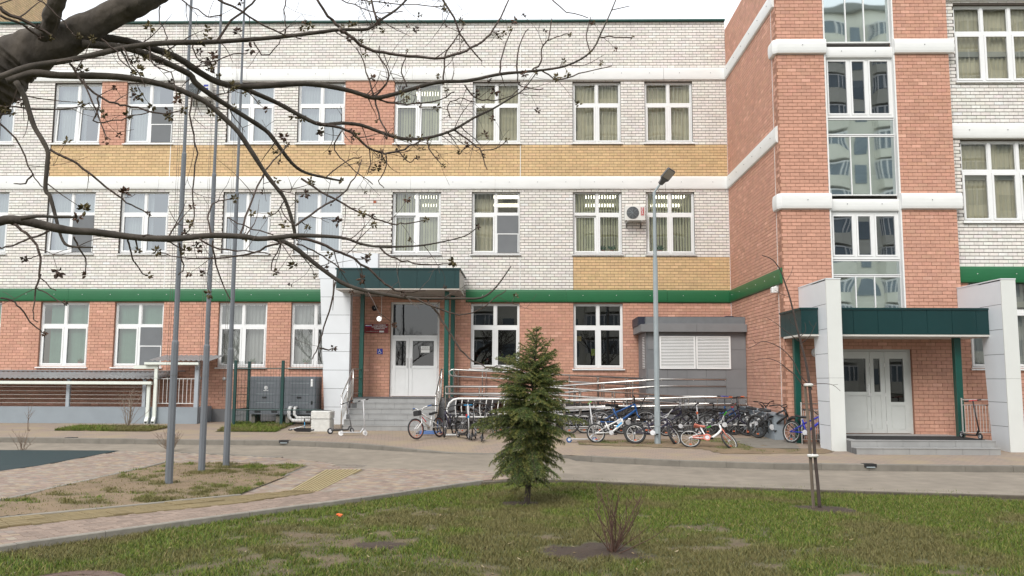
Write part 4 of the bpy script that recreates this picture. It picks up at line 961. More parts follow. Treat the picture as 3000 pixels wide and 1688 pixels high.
def grass(name, label, poly, off, kind, n, hmin, hmax, spots=(), ymin=-9, xlim=0.66, wd=0.0035, dense=()):
    rs = np.random.RandomState(abs(hash(kind)) % 1000 if False else len(poly) * 17 + n % 97)
    xs = [p[0] for p in poly]; ys = [p[1] for p in poly]
    x = rs.uniform(max(min(xs), -14), min(max(xs), 14), n * 3); y = rs.uniform(max(min(ys), ymin), max(ys), n * 3)
    k = inpoly(x, y, poly) & (np.abs(x) < xlim * y + 0.5); x, y = x[k], y[k]
    g = grassiness(x, y, kind)
    for (sx, sy, sr) in spots:
        d = np.hypot(x - sx, y - sy) / sr + (fbm(x, y, 3.0, 3) - 0.5) * 1.5; g = np.where(d < 1, g * np.clip((d - 0.8) * 4, 0.02, 1), g)
    for (sx, sy, sr) in dense:
        d = np.hypot(x - sx, y - sy) / sr; g = np.where(d < 1, np.maximum(g, 1 - d * d), g)
    k = rs.rand(len(x)) < 0.04 + 0.96 * g ** 1.2; x, y, g = x[k][:n], y[k][:n], g[k][:n]; N = len(x)
    z = np.interp(y, [18.5, 25.4, 28.4], [-0.24, 0, 0.07]) + off + (fbm(x, y, 1.6, 4) - 0.5) * 0.025 - 0.004
    h = rs.uniform(hmin, hmax, N) * (0.5 + 0.6 * g) * np.where(rs.rand(N) < 0.06, 1.7, 1.0); a = rs.uniform(0, 2 * math.pi, N); ln = rs.uniform(0.2, 1.1, N) * h; la = rs.uniform(0, 2 * math.pi, N)
    w2 = wd * rs.uniform(0.7, 1.4, N); dx, dy = np.cos(a) * w2, np.sin(a) * w2; lx, ly = np.cos(la) * ln, np.sin(la) * ln
    v = np.empty((N, 5, 3))
    v[:, 0] = np.stack([x - dx, y - dy, z], 1); v[:, 1] = np.stack([x + dx, y + dy, z], 1)
    v[:, 2] = np.stack([x + dx * .8 + lx * .4, y + dy * .8 + ly * .4, z + h * .62], 1); v[:, 3] = np.stack([x - dx * .8 + lx * .4, y - dy * .8 + ly * .4, z + h * .62], 1)
    v[:, 4] = np.stack([x + lx, y + ly, z + h], 1)
    pal = np.array([(0.118, 0.172, 0.028), (0.165, 0.20, 0.040), (0.08, 0.13, 0.023), (0.21, 0.195, 0.055), (0.27, 0.21, 0.10)])
    pr = np.array([0.34, 0.28, 0.2, 0.1, 0.08]); c = pal[rs.choice(5, N, p=pr)]
    n3 = fbm(x + 70, y + 3, 0.8, 3); c = c * (0.8 + 0.45 * rs.rand(N))[:, None]; dry = np.clip((0.54 - n3) * 5, 0, 0.8)[:, None]
    c = c * (1 - dry) + np.array([0.185, 0.155, 0.07]) * dry
    col = np.repeat(c[:, None, :], 5, 1); col[:, 0:2] *= 0.8
    base = (np.arange(N) * 5)[:, None]
    me = bpy.data.meshes.new(name); nv = N * 5
    me.vertices.add(nv); me.vertices.foreach_set('co', v.reshape(-1))
    quads = base + np.array([0, 1, 2, 3]); tris = base + np.array([3, 2, 4])
    loops = np.concatenate([quads.ravel(), tris.ravel()]).astype(np.int32)
    me.loops.add(len(loops)); me.loops.foreach_set('vertex_index', loops)
    st = np.concatenate([np.arange(N) * 4, N * 4 + np.arange(N) * 3]).astype(np.int32); me.polygons.add(2 * N); me.polygons.foreach_set('loop_start', st)
    me.update(calc_edges=True); me.validate()
    ca_ = me.color_attributes.new('Col', 'FLOAT_COLOR', 'POINT'); ca_.data.foreach_set('color', np.concatenate([col.reshape(-1, 3), np.ones((nv, 1))], 1).astype(np.float32).ravel())
    me.materials.append(MATS['blade']); o = bpy.data.objects.new(name, me); COL.objects.link(o)
    tag(o, label, 'grass'); o['kind'] = 'stuff'; return o
lawn_poly = [GN(*q, LAWN) for q in ((-300, 1648), (0, 1606), (550, 1531), (1100, 1458), (1408, 1412), (1627, 1405), (2000, 1423), (2500, 1439), (3000, 1453), (3400, 1464))] + [(14, 5), (14, -2.5), (-14, -2.5), (-14, 5)]
SPR = G(1543, 1478, LAWN); YNG = G(2396, 1494, LAWN); SHR = G(1796, 1622, LAWN)
spots = [(SHR.x - 0.15, SHR.y + 0.05, 0.52), (YNG.x + 0.05, YNG.y, 0.45), (G(1110, 1600, LAWN).x, G(1110, 1600, LAWN).y, 0.28), (SPR.x - 0.1, SPR.y + 0.05, 0.3)]
dense = [(SPR.x + 0.5, SPR.y - 0.1, 0.35), (SPR.x - 0.6, SPR.y - 0.05, 0.3), (G(400, 1630, LAWN).x, G(400, 1630, LAWN).y, 0.5)]
earth('lawn', lawn_poly, LAWN, 'lawn', 0.09, spots)
grass('grass', 'patchy short spring grass of the front lawn', lawn_poly, LAWN, 'lawn', 380000, 0.02, 0.055, spots, ymin=5.2, dense=dense)
earth('soil_bed', bed_poly, NEAR + 0.02, 'bed', 0.1, relief=0.04)
grass('grass', 'sparse grass tufts on the bare soil bed round the flagpoles', bed_poly, NEAR + 0.022, 'bed', 30000, 0.025, 0.06, wd=0.004, dense=[(G(590, 1388, NEAR).x, G(590, 1388, NEAR).y - 0.1, 0.4)])
far1 = [tuple(G(*q)[:2]) for q in ((-300, 1247), (0, 1249.5), (500, 1253), (440, 1265), (0, 1260.5), (-300, 1258))]
far2 = [tuple(G(*q)[:2]) for q in ((636, 1265), (690, 1241), (868, 1239.5), (808, 1266.5))]
for nm, pl, lb in (('verge', far1, 'narrow green grass verge in front of the grey areaway wall'), ('verge', far2, 'small green grass patch beside the fenced chillers')):
    earth(nm, pl, 0.012, 'far', 0.12); grass('grass', lb, pl, 0.012, 'far', 16000, 0.04, 0.08, wd=0.006, xlim=1.2)
far3 = [tuple(G(*q)[:2]) for q in ((1690, 1292), (1900, 1288), (2120, 1284), (2190, 1302), (2300, 1312), (2450, 1318), (2420, 1330), (2110, 1330), (2060, 1316), (1700, 1304))]
earth('bare_soil_strip', far3, 0.008, 'bed', 0.12)
grass('grass', 'thin mossy grass along the soil strip below the parked bicycles', far3, 0.008, 'bed', 2500, 0.02, 0.04, wd=0.006, xlim=1.2)
sheet('concrete_slab', [tuple(G(*q)[:2]) for q in ((2130, 1283), (2290, 1288), (2330, 1300), (2345, 1316), (2215, 1314), (2160, 1298))], 0.014, 'concrete_kerb')
# manhole covers, drain spouts, litter
def manhole(label, p, r_, z, m):
    t = T('manhole_cover', label, 'manhole', (p.x, p.y, z))
    MB().lathe([(r_ * 1.18, -0.04), (r_ * 1.18, 0.02), (r_ * 1.08, 0.03), (r_ * 1.06, 0.012), (0.001, 0.012)], (p.x, p.y, z), 40).build('frame_ring', m, t)
    mb = MB().lathe([(r_, 0.0125), (r_, 0.026), (r_ * 0.9, 0.03), (r_ * 0.88, 0.022), (0.001, 0.022)], (p.x, p.y, z), 40); c = mb.build('cover', m, t)
    for rr in (0.72, 0.5): MB().torus((p.x, p.y, z + 0.024), r_ * rr, 0.01, 'z', 36, 5, 0.7).build('raised_ring', m, t)
    for k in range(12):
        a = k * math.pi / 6; MB().box(-0.012, 0.012, r_ * 0.16, r_ * 0.42, 0.0225, 0.03).xf(Matrix.Translation((p.x, p.y, z)) @ Matrix.Rotation(a, 4, 'Z')).build('raised_bar', m, t)
mp_ = G(200, 1722, LAWN)
manhole('large rusty manhole cover cut off by the bottom left edge', mp_, 0.42, LAWN - 0.24 + 0.03, mat('rust_iron', (0.13, 0.085, 0.065), 0.7, 0.3, 12, bump=0.4, bscale=80))
mq = G(1030, 1364, -0.125); manhole('small flush manhole cover in the road beside the ribbed tiles', mq, 0.3, zN(mq.y, -0.148), mat('iron_dusty', (0.22, 0.19, 0.16), 0.8, 0.2, 12))
for i, (px, py, lb) in enumerate(((206, 1284, 'left'), (833, 1292, 'middle'), (2548, 1362, 'right'))):
    p = G(px, py); t = T('drain_spout', 'dark drain outlet set in the kerb, %s of the three' % lb, 'drain', tuple(p), 'drain outlets in the kerb')
    mb = MB()
    mb.box(p.x - 0.13, p.x + 0.13, p.y - 0.05, p.y + 0.16, p.z - 0.05, p.z + 0.02)
    mb.build('channel', 'black_plastic', t); MB().box(p.x - 0.09, p.x + 0.09, p.y - 0.07, p.y - 0.051, p.z - 0.06, p.z - 0.035).build('spout_lip', 'lamp_grey', t)
p = G(994, 1517, LAWN); lt = MB()
for k in range(5): a = random.uniform(0, 6); lt.quad((p.x + .06 * math.cos(a), p.y + .06 * math.sin(a), p.z + .02), (p.x + .05 * math.cos(a + 1), p.y + .05 * math.sin(a + 1), p.z + .05), (p.x - .02, p.y + .02, p.z + .06), (p.x, p.y - .03, p.z + .03))
tag(lt.build('litter_scrap', mat('orange_scrap', (0.8, 0.16, 0.04), 0.6)), 'tiny orange scrap of litter on the lawn by the path', 'litter')

# dead leaves and straw lying about on the lawn
rl_ = np.random.RandomState(8); vs = []; fs = []; cs = []
for k in range(900):
    y = rl_.uniform(5.6, 12.5); x = rl_.uniform(-.62, .62) * y
    if not inpoly(np.array([x]), np.array([y]), lawn_poly)[0]: continue
    z = gz(y) + LAWN + rl_.uniform(.005, .03); a = rl_.uniform(0, 6.28); l_ = rl_.uniform(.012, .04); w_ = l_ * rl_.choice([.12, .45]); c, s = math.cos(a), math.sin(a); t = rl_.uniform(-.01, .015); k0 = len(vs)
    vs += [(x - c * l_, y - s * l_, z), (x - s * w_, y + c * w_, z + .006), (x + c * l_, y + s * l_, z + t + .008), (x + s * w_, y - c * w_, z + .002)]; fs.append((k0, k0 + 1, k0 + 2, k0 + 3))
    cs += [np.array([(0.26, 0.19, 0.10), (0.15, 0.09, 0.05), (0.36, 0.29, 0.18)][rl_.randint(3)])] * 4
o = mesh_obj('dead_leaves', vs, fs, 'blade', colors=np.array(cs), fix=False); tag(o, 'scattered dead leaves and straw on the lawn', 'leaves'); o['kind'] = 'stuff'
# ================================================================== AREAWAY SHELTER (left)
def corrugated(mb, x0, x1, ya, za, yb, zb, pitch=0.17, amp=0.018, ang=0.0, n=6):
    k = int((x1 - x0) / pitch * n); vs = []
    for i in range(k + 1):
        x = x0 + (x1 - x0) * i / k; h = amp * math.sin(2 * math.pi * i / n)
        vs += [(x, ya, za + h), (x, yb, zb + h), (x, ya, za + h - 0.008), (x, yb, zb + h - 0.008)]
    fs = []
    for i in range(k):
        a, b = 4 * i, 4 * i + 4; fs += [(a, b, b + 1, a + 1), (a + 2, a + 3, b + 3, b + 2), (a, a + 2, b + 2, b), (a + 1, b + 1, b + 3, a + 3)]
    mb.add(vs, fs); return mb
mat('roof_sheet', (0.27, 0.275, 0.28), 0.5, 0.1, 2, dirt=0.15); mat('gutter', (0.72, 0.76, 0.70), 0.4, 0.05, 4)
YQ = 27.9
SH = T('areaway_shelter', 'long areaway with grey-blue wall, corrugated lean-to roof and rail bars', 'shelter', (P(280, 1235, YQ).x, YQ, 0))
qx1 = P(578, 1210, YQ).x; qz = P(300, 1192, YQ).z; gzq = gz(YQ)
MB().box(XL, qx1, YQ, YQ + 0.18, -0.05, qz).build('areaway_wall', 'grey_blue', SH)
MB().box(qx1 - 0.18, qx1, YQ + 0.18, D - 0.05, -0.05, qz).build('areaway_wall', 'grey_blue', SH)
rzf = P(250, 1108, YQ - 0.1).z; rzb = P(250, 1090, D).z; rxe = P(470, 1100, YQ).x
corrugated(MB(), XL, rxe, YQ - 0.12, rzf, D - 0.1, rzb).build('corrugated_roof', 'roof_sheet', SH)
MB().box(XL, rxe + 0.3, D - 0.13, D - 0.005, rzb + 0.03, rzb + 0.06).build('wall_flashing', 'roof_sheet', SH)
gz0, gz1 = P(250, 1127, YQ - 0.2).z, P(250, 1117, YQ - 0.2).z; gxe = P(444, 1122, YQ - .2).x
MB().prism([(YQ - 0.24, gz1), (YQ - 0.24, gz0 + .02), (YQ - 0.21, gz0), (YQ - 0.13, gz0), (YQ - 0.13, gz1 - .01)], XL, gxe, 'x').build('gutter', 'gutter', SH)
pxs = [P(px, 1160, YQ + .09).x for px in (-190, 200, 423)]
for x in pxs: MB().bbox(x - 0.06, x + 0.06, YQ + 0.04, YQ + 0.14, qz, rzf - 0.03, 0.01).build('roof_post', mat('post_blue', (0.36, 0.40, 0.44), 0.5, 0.06, 3), SH)
for yy in (1134, 1146, 1157, 1169, 1181):
    z = P(300, yy, YQ + 0.09).z
    for a, b in zip(pxs[:-1], pxs[1:]): MB().tube([(a + .06, YQ + 0.09, z), (b - .06, YQ + 0.09, z)], 0.010, 6).build('rail_bar', mat('bar_beige', (0.42, 0.39, 0.36), 0.5), SH)
# upper small roof over the steps down
ux0, ux1 = P(436, 1050, YQ - 0.1).x, P(597, 1050, YQ - .1).x; uzf, uzb = P(500, 1056, YQ - .1).z, P(500, 1041, D).z
corrugated(MB(), ux0, ux1 + 0.2, YQ - 0.12, uzf, D - 0.1, uzb).build('corrugated_roof', 'roof_sheet', SH)
ug0, ug1 = P(500, 1070, YQ - .2).z, P(500, 1061.5, YQ - .2).z
MB().prism([(YQ - 0.24, ug1), (YQ - 0.24, ug0 + .02), (YQ - 0.21, ug0), (YQ - 0.13, ug0), (YQ - 0.13, ug1 - .01)], P(424, 1066, YQ - .2).x, P(582, 1066, YQ - .2).x, 'x').build('gutter', 'gutter', SH)
xpu = P(577, 1130, YQ + .09).x
MB().bbox(xpu - 0.07, xpu + 0.07, YQ + 0.03, YQ + 0.15, qz, uzf - 0.02, 0.01).build('roof_post', 'post_blue', SH)
MB().prism([(YQ + 0.16, uzf - 0.5), (YQ + 0.16, uzf - 0.42), (YQ - 0.1, uzf - 0.06), (YQ - 0.1, uzf - 0.12)], xpu - 0.02, xpu + 0.02, 'x').build('roof_bracket', 'post_blue', SH)
rx_a = P(460, 1150, YQ + .09).x
for yy in (1110, 1182): z = P(500, yy, YQ + .09).z; MB().tube([(rx_a, YQ + 0.09, z), (xpu - .07, YQ + 0.09, z)], 0.013, 6).build('rail_bar', 'white_metal', SH)
for k in range(10):
    x = rx_a + (xpu - rx_a) * (k + 0.5) / 10; MB().tube([(x, YQ + 0.09, P(500, 1182, YQ + .09).z), (x, YQ + 0.09, P(500, 1110, YQ + .09).z)], 0.009, 5).build('baluster', 'white_metal', SH)
def downpipe(label, x, ztop, run=None):
    t = T('downpipe', label, 'downpipe', (x, YQ - 0.08, 0.1), 'downpipes on the areaway wall')
    w_ = 0.055; y = YQ - 0.075
    MB().bbox(x - w_, x + w_, y - 0.045, y + 0.045, 0.28, ztop, 0.008).build('pipe', 'gutter', t)
    MB().prism([(y + 0.045, 0.285), (y - 0.045, 0.285), (y - 0.12, 0.16), (y - 0.12, 0.06), (y - 0.04, 0.06), (y - 0.03, 0.13)], x - w_ * .98, x + w_ * .98, 'x').build('elbow', 'gutter', t)
    MB().box(x - w_ * .75, x + w_ * .75, y - 0.124, y - 0.1201, 0.075, 0.14).build('outlet', 'black_plastic', t)
    if run: MB().box(x - run, x + w_, y - 0.044, y + 0.044, ztop, ztop + 0.11).build('pipe', 'gutter', t)
downpipe('white downpipe dropping from the end of the lower gutter', P(433, 1180, YQ - .1).x, gz0)
downpipe('white downpipe with a sideways top bend next to the short gutter', P(453, 1180, YQ - .1).x, ug0 - 0.12, run=0.75)
for px, py in ((585, 1108), (657, 1110), (491, 1107)):
    p = P(px, py, D - 0.05); t = T('wall_spotlight', 'small round white wall fitting on red brick, %s' % {585: 'right of the shelter post', 657: 'left of the wire fence', 491: 'behind the shelter railing'}[px], 'wall lamp', tuple(p), 'round wall fittings')
    MB().lathe([(0.055, -0.03), (0.06, 0.0), (0.045, 0.05), (0.02, 0.055)], tuple(p), 14, 'y').build('housing', 'white_metal', t, smooth=True)
    MB().tube([(p.x, p.y, p.z - .05), (p.x, p.y - .06, p.z - .02), (p.x, p.y - .05, p.z + .03)], 0.012, 6).build('bracket', 'white_metal', t)
# ================================================================== WIRE FENCE AND CHILLERS
YF_ = 26.9
FE = T('wire_fence', 'dark green welded wire fence round the grey chillers', 'fence', (P(760, 1235, YF_).x, YF_, 0))
fx = [P(px, 1150, YF_).x for px in (688, 827)]; fxe = P(944, 1150, YF_).x; fz1 = P(760, 1056, YF_).z; fb = P(728, 1150, 28.6)
for x, y in ((fx[0], YF_), (fx[1], YF_), (fb.x, 28.6)): MB().bbox(x - 0.045, x + 0.045, y - 0.045, y + 0.045, -0.05, fz1, 0.008).build('fence_post', 'mesh_green', FE)
def panel(a, b):
    a, b = Vector(a), Vector(b); L = (b - a).length; n = max(2, int(L / 0.10)); mb = MB()
    for i in range(n + 1):
        p = a + (b - a) * i / n; mb.tube([(p.x, p.y, 0.12), (p.x, p.y, fz1 - 0.02)], 0.0034, 3, cap=False)
    for z in np.arange(0.15, fz1 - 0.02, 0.22): mb.tube([(a.x, a.y, z), (b.x, b.y, z)], 0.004, 3, cap=False)
    pn = mb.build('wire_panel', 'mesh_green', FE, fix=False)
    for z in (P(760, 1080, YF_).z, P(760, 1201, YF_).z): MB().tube([(a.x, a.y, z), (b.x, b.y, z)], 0.018, 5).build('fold_rail', 'mesh_green', FE)
panel((fx[0], YF_), (fx[1], YF_)); panel((fx[1], YF_), (fxe, YF_)); panel((fx[0], YF_), (fb.x, 28.6))
mat('chiller_grey', (0.125, 0.138, 0.155), 0.5, 0.08, 2); mat('pipe_foil', (0.80, 0.80, 0.78), 0.4, 0.1, 20, bump=0.4, bscale=30)
for nm, pa, pb, lab in ((0, 731, 823, 'left grey chiller cabinet with white emblem behind wire fence'), (1, 832, 925, 'right grey chiller cabinet fed by white wrapped pipes')):
    Yc = 27.6; a, b = P(pa, 1160, Yc).x, P(pb, 1160, Yc).x; z0, z1 = P(780, 1214, Yc).z, P(780, 1103, Yc).z
    t = T('chiller_unit', lab, 'chiller', ((a + b) / 2, Yc, z0), 'chillers in the wire enclosure')
    MB().bbox(a, b, Yc, Yc + 0.8, z0, z1, 0.02).build('cabinet', 'chiller_grey', t)
    MB().box(a + 0.03, b - 0.03, Yc - 0.012, Yc - 0.001, z0 + 0.19, z1 - 0.03).build('front_panel', 'chiller_grey', t)
    for zz in (0.30, 0.53, 0.82): MB().box(a + 0.22, b - 0.22, Yc - 0.018, Yc - 0.0125, z0 + (z1 - z0) * zz, z0 + (z1 - z0) * zz + 0.012).build('groove', 'lamp_grey', t)
    MB().box((a + b) / 2 - 0.09, (a + b) / 2 + 0.05, Yc - 0.03, Yc - 0.0125, z0 + 0.52, z0 + 0.57).build('handle', 'black_plastic', t)
    for xx in (a + 0.18, b - 0.30): MB().box(xx, xx + 0.2, Yc - 0.004, Yc - 0.0005, z0 + 0.05, z0 + 0.12).build('lifting_slot', 'black_plastic', t)
    for xx in (a + 0.05, b - 0.17): MB().box(xx, xx + 0.12, Yc + 0.1, Yc + 0.7, -0.05, z0 - 0.001).build('foot', 'concrete_kerb', t)
    if nm == 0:
        cx, cz = (a + b) / 2 + 0.02, z0 + (z1 - z0) * 0.70; e = MB()
        e.torus((cx, Yc - 0.016, cz), 0.05, 0.008, 'y', 20, 4, 0.3); e.box(cx - .012, cx + .012, Yc - 0.018, Yc - 0.0125, cz - .035, cz + .035); e.box(cx - .035, cx - .012, Yc - 0.018, Yc - 0.0125, cz - .008, cz + .008); e.box(cx + .012, cx + .035, Yc - 0.018, Yc - 0.0125, cz - .008, cz + .008)
        e.build('emblem', 'pvc', t)
        e2 = MB()
        for k in range(9): e2.box(cx - 0.08 + k * 0.018, cx - 0.08 + k * 0.018 + 0.012, Yc - 0.018, Yc - 0.0125, cz - 0.10, cz - 0.08)
        e2.build('maker_name', 'pvc', t)
    else:
        MB().box(b - 0.17, b - 0.10, Yc - 0.018, Yc - 0.0125, z1 - 0.32, z1 - 0.08).build('label_plate', 'pvc', t)
        for zz in (0.18, 0.25, 0.32): MB().lathe([(0.03, -0.02), (0.03, 0.0)], (b - 0.12, Yc - 0.0, z0 + 0.25 + zz * .5), 10, 'y').build('valve', 'black_plastic', t)
        x1, x2 = P(848, 1200, Yc - .3).x, P(857, 1200, Yc - .3).x; yy = Yc - 0.35; zb = P(870, 1232, yy).z; xe = P(908, 1232, yy).x
        zt_ = P(850, 1195, yy).z
        MB().tube([(x1, Yc, zt_), (x1, yy + 0.1, zt_), (x1, yy, zt_ - 0.08), (x1, yy, zb + 0.12), (x1 + 0.12, yy, zb), (xe, yy, zb)], 0.055, 10).build('wrapped_pipe', 'pipe_foil', t, smooth=True)
        MB().tube([(x2 + .06, Yc, zt_), (x2 + .06, yy + 0.12, zt_), (x2 + .06, yy + .06, zt_ - 0.08), (x2 + .06, yy + .06, zb + 0.18), (x2 + .15, yy + .06, zb + 0.09), (xe, yy + .06, zb + 0.09)], 0.045, 10).build('wrapped_pipe', 'pipe_foil', t, smooth=True)
# ================================================================== CONCRETE BIN
p = G(938, 1264); t = T('concrete_planter', 'square pale concrete planter in two rough tiers beside the portal', 'planter', tuple(p))
mat('rough_concrete', (0.62, 0.62, 0.59), 0.9, 0.10, 9, bump=0.8, bscale=22); wd = 0.28
MB().bbox(p.x - wd, p.x + wd, p.y, p.y + 0.56, p.z, p.z + 0.36, 0.02).build('lower_tier', 'rough_concrete', t)
MB().bbox(p.x - wd - .01, p.x + wd + .01, p.y - .01, p.y + 0.57, p.z + 0.372, p.z + 0.60, 0.025).build('upper_tier', 'rough_concrete', t)
MB().box(p.x - wd + .07, p.x + wd - .07, p.y + .07, p.y + .49, p.z + .6005, p.z + .606).build('soil_fill', 'dark_slate', t)
# ================================================================== FLAGPOLES
def octpole(mb, x, y, z0, z1, r0, r1, n=8):
    mb.lathe([(r0, z0), (r1, z1)], (x, y, 0), n)
for i, (px, py, lab, y1, y2) in enumerate(((494, 1421, 'nearest and leftmost grey stepped flagpole', 1005, 454), (590, 1386, 'middle grey stepped flagpole with grass at its foot', 1016, 514), (662, 1368, 'farthest and rightmost grey stepped flagpole', 1026, 568))):
    p = G(px, py, NEAR); t = T('flagpole', lab, 'flagpole', tuple(p), 'flagpoles in the soil bed')
    s1 = P(px, y1, p.y).z; s2 = P(px, y2, p.y).z; r0 = 0.073
    for (za, zb, ra, rb, nm) in ((p.z - 0.1, s1, r0, 0.066, 'lower_section'), (s1 - 0.05, s2, 0.050, 0.046, 'middle_section'), (s2 - 0.05, 11.5, 0.034, 0.022, 'top_section')):
        mb = MB(); octpole(mb, p.x, p.y, za, zb, ra, rb); mb.build(nm, 'pole_grey', t)
    for (zc, ra, rb) in ((s1, 0.066, 0.051), (s2, 0.046, 0.034)): MB().lathe([(ra, zc), (ra * .97, zc + 0.02), (rb, zc + 0.05)], (p.x, p.y, 0), 8).build('step_collar', 'pole_grey', t)
    MB().lathe([(0.074, p.z + 1.95), (0.074, p.z + 1.965)], (p.x, p.y, 0), 8).build('seam_ring', 'panel_joint', t)
    for dx in (0.09, 0.13): MB().tube([(p.x - dx, p.y - 0.02, s1 - 1.0), (p.x - dx * .8, p.y - 0.02, 11.4)], 0.0035, 3).build('halyard', mat('rope', (0.16, 0.14, 0.12), 0.9), t)
# ================================================================== STREET LAMP
p = G(1927, 1300); t = T('street_lamp', 'slim pale grey street lamp with tilted flat head beside the bicycles', 'street lamp', tuple(p))
zt_ = P(1920, 563, p.y).z; zc = P(1925, 1192, p.y).z
mb = MB(); octpole(mb, p.x, p.y, p.z - .1, zc, 0.083, 0.078); mb.build('pole_base', 'lamp_grey', t)
mb = MB(); octpole(mb, p.x, p.y, zc, P(1921, 760, p.y).z, 0.071, 0.062); octpole(mb, p.x, p.y, P(1921, 760, p.y).z, zt_, 0.050, 0.042); mb.build('pole_shaft', 'lamp_grey', t)
MB().box(p.x - .04, p.x + .04, p.y - .089, p.y - .08, p.z + .45, p.z + .85).build('service_door', 'lamp_grey', t)
h0 = P(1921, 562, p.y); h1 = P(1934, 540, p.y); h2 = P(1957, 512, p.y - 0.15)
MB().tube([(p.x, p.y, zt_ - .1), (p.x + .01, p.y, h0.z), tuple(h1), tuple(h1 + (h2 - h1) * .4)], 0.026, 8).build('arm', 'lamp_grey', t, smooth=True)
d_ = (h2 - h1).normalized(); sd = d_.cross(Vector((0.25, -0.70, -0.5))).normalized(); up = sd.cross(d_).normalized()
M_ = Matrix(((d_.x, sd.x, up.x, h1.x), (d_.y, sd.y, up.y, h1.y), (d_.z, sd.z, up.z, h1.z), (0, 0, 0, 1)))
M_ = M_ @ Matrix.Scale(1.3, 4)
hd = MB(); hd.prism([(0.0, -0.045), (0.10, -0.06), (0.14, -0.10), (0.36, -0.10), (0.39, -0.08), (0.39, 0.08), (0.36, 0.10), (0.14, 0.10), (0.10, 0.06), (0.0, 0.045)], -0.03, 0.02, 'z'); hd.xf(M_).build('lamp_head', mat('lamp_head', (0.10, 0.10, 0.10), 0.5, 0.1, 5), t)
MB().box(0.17, 0.37, -0.085, 0.085, 0.0202, 0.026).xf(M_).build('led_panel', mat('led_panel', (0.30, 0.27, 0.23), 0.3), t)
MB().box(0.17, 0.37, -0.085, 0.085, -0.036, -0.0302).xf(M_).build('led_panel', 'led_panel', t)
# ================================================================== AIR CONDITIONERS, SIGNS, SMALL WALL THINGS
def text_mesh(body, size, m, par, loc, rot=(R(90), 0, 0), align='CENTER', name='lettering', bold=0.0):
    cu = bpy.data.curves.new('t', 'FONT'); cu.body = body; cu.size = size; cu.align_x = align; cu.align_y = 'CENTER'; cu.extrude = 0.002; cu.offset = bold; cu.resolution_u = 2
    to = bpy.data.objects.new('t', cu); COL.objects.link(to); dg = bpy.context.evaluated_depsgraph_get(); dg.update()
    me = bpy.data.meshes.new_from_object(to.evaluated_get(dg)); bpy.data.objects.remove(to)
    M = Matrix.Translation(Vector(loc)) @ (Matrix.Rotation(rot[2], 4, 'Z') @ Matrix.Rotation(rot[1], 4, 'Y') @ Matrix.Rotation(rot[0], 4, 'X'))
    me.transform(M); me.transform(Matrix.Translation(-ORG.get(par.name, Vector())))
    me.materials.clear(); me.materials.append(MATS[m]); o = bpy.data.objects.new(name, me); COL.objects.link(o); o.parent = par; return o
mat('red_plate', (0.45, 0.02, 0.02), 0.4, 0.05, 5); mat('dark_red', (0.20, 0.012, 0.015), 0.45, 0.08, 4); mat('blue_sign', (0.012, 0.03, 0.33), 0.4, 0.05, 4)
def aircon(label, px0, px1, py0, py1, red):
    Y = D - 0.42; a, b = P(px0, py0, Y).x, P(px1, py0, Y).x; z0, z1 = P(px0, py1, Y).z, P(px0, py0, Y).z
    t = T('air_conditioner', label, 'air conditioner', ((a + b) / 2, D, z0), 'outdoor air-conditioning units on the facade')
    MB().bbox(a, b, Y, Y + 0.30, z0, z1, 0.02).build('casing', mat('ac_case', (0.68, 0.68, 0.65), 0.5, 0.05, 4), t)
    r_ = (z1 - z0) * 0.42; c = (a + 0.05 + r_, Y - 0.004, (z0 + z1) / 2)
    MB().lathe([(r_, -0.004), (r_, 0.0)], c, 28, 'y').build('fan_recess', mat('fan_dark', (0.06, 0.065, 0.07), 0.6), t)
    g = MB()
    for k in range(1, 7): g.torus((c[0], Y - 0.012, c[2]), r_ * k / 6.3, 0.004, 'y', 28, 3)
    for k in range(8): an = k * math.pi / 4; g.tube([(c[0], Y - 0.012, c[2]), (c[0] + r_ * math.cos(an), Y - 0.012, c[2] + r_ * math.sin(an))], 0.004, 3)
    g.build('fan_grille', 'lamp_grey', t)
    if red:
        MB().box(b - 0.16, b - 0.05, Y - 0.006, Y - 0.001, z0 + 0.16, z1 - 0.07).build('brand_plate', 'red_plate', t)
        text_mesh('CENTEK', 0.085, 'pvc', t, (b - 0.105, Y - 0.009, (z0 + z1) / 2 + 0.045), rot=(R(90), R(-90), 0), bold=0.001)
    else:
        for zz in (0.62, 0.42): MB().box(b - 0.22, b - 0.06, Y - 0.006, Y - 0.001, z0 + (z1 - z0) * zz, z0 + (z1 - z0) * zz + 0.07).build('brand_stripe', 'blue_sign', t)
    for x in (a + 0.1, b - 0.12): MB().prism([(D - 0.01, z0 - 0.22), (D - 0.01, z0 - 0.03), (Y + .01, z0 - 0.03), (Y + 0.01, z0 - 0.005), (D - 0.01, z0 - 0.005), (D - 0.02, z0 - 0.005)][:5], x - 0.015, x + 0.015, 'x').build('bracket', 'white_metal', t)
    MB().tube([(b - 0.01, Y + 0.1, z0 + 0.1), (b + 0.05, Y + 0.12, z0 + 0.02), (b + 0.09, D - 0.03, z0 - 0.2), (b + 0.1, D - 0.03, z0 - 0.45)], 0.014, 6).build('hose', 'pvc', t, smooth=True)
aircon('white air conditioner with red label between two middle-floor windows', 1831, 1891, 602, 645, True)
aircon('white air conditioner with blue stripes high behind the branches', 548, 616, 236, 283, False)
p0, p1 = P(1068, 949, D), P(1137, 976, D)
t = T('notice_board', 'dark red notice board with white Cyrillic lettering beside the left entrance doors', 'sign', tuple(p0))
MB().box(p0.x, p1.x, D - 0.03, D - 0.008, p1.z, p0.z).build('board', 'dark_red', t)
cx = p0.x + (p1.x - p0.x) * 0.64; h = p0.z - p1.z
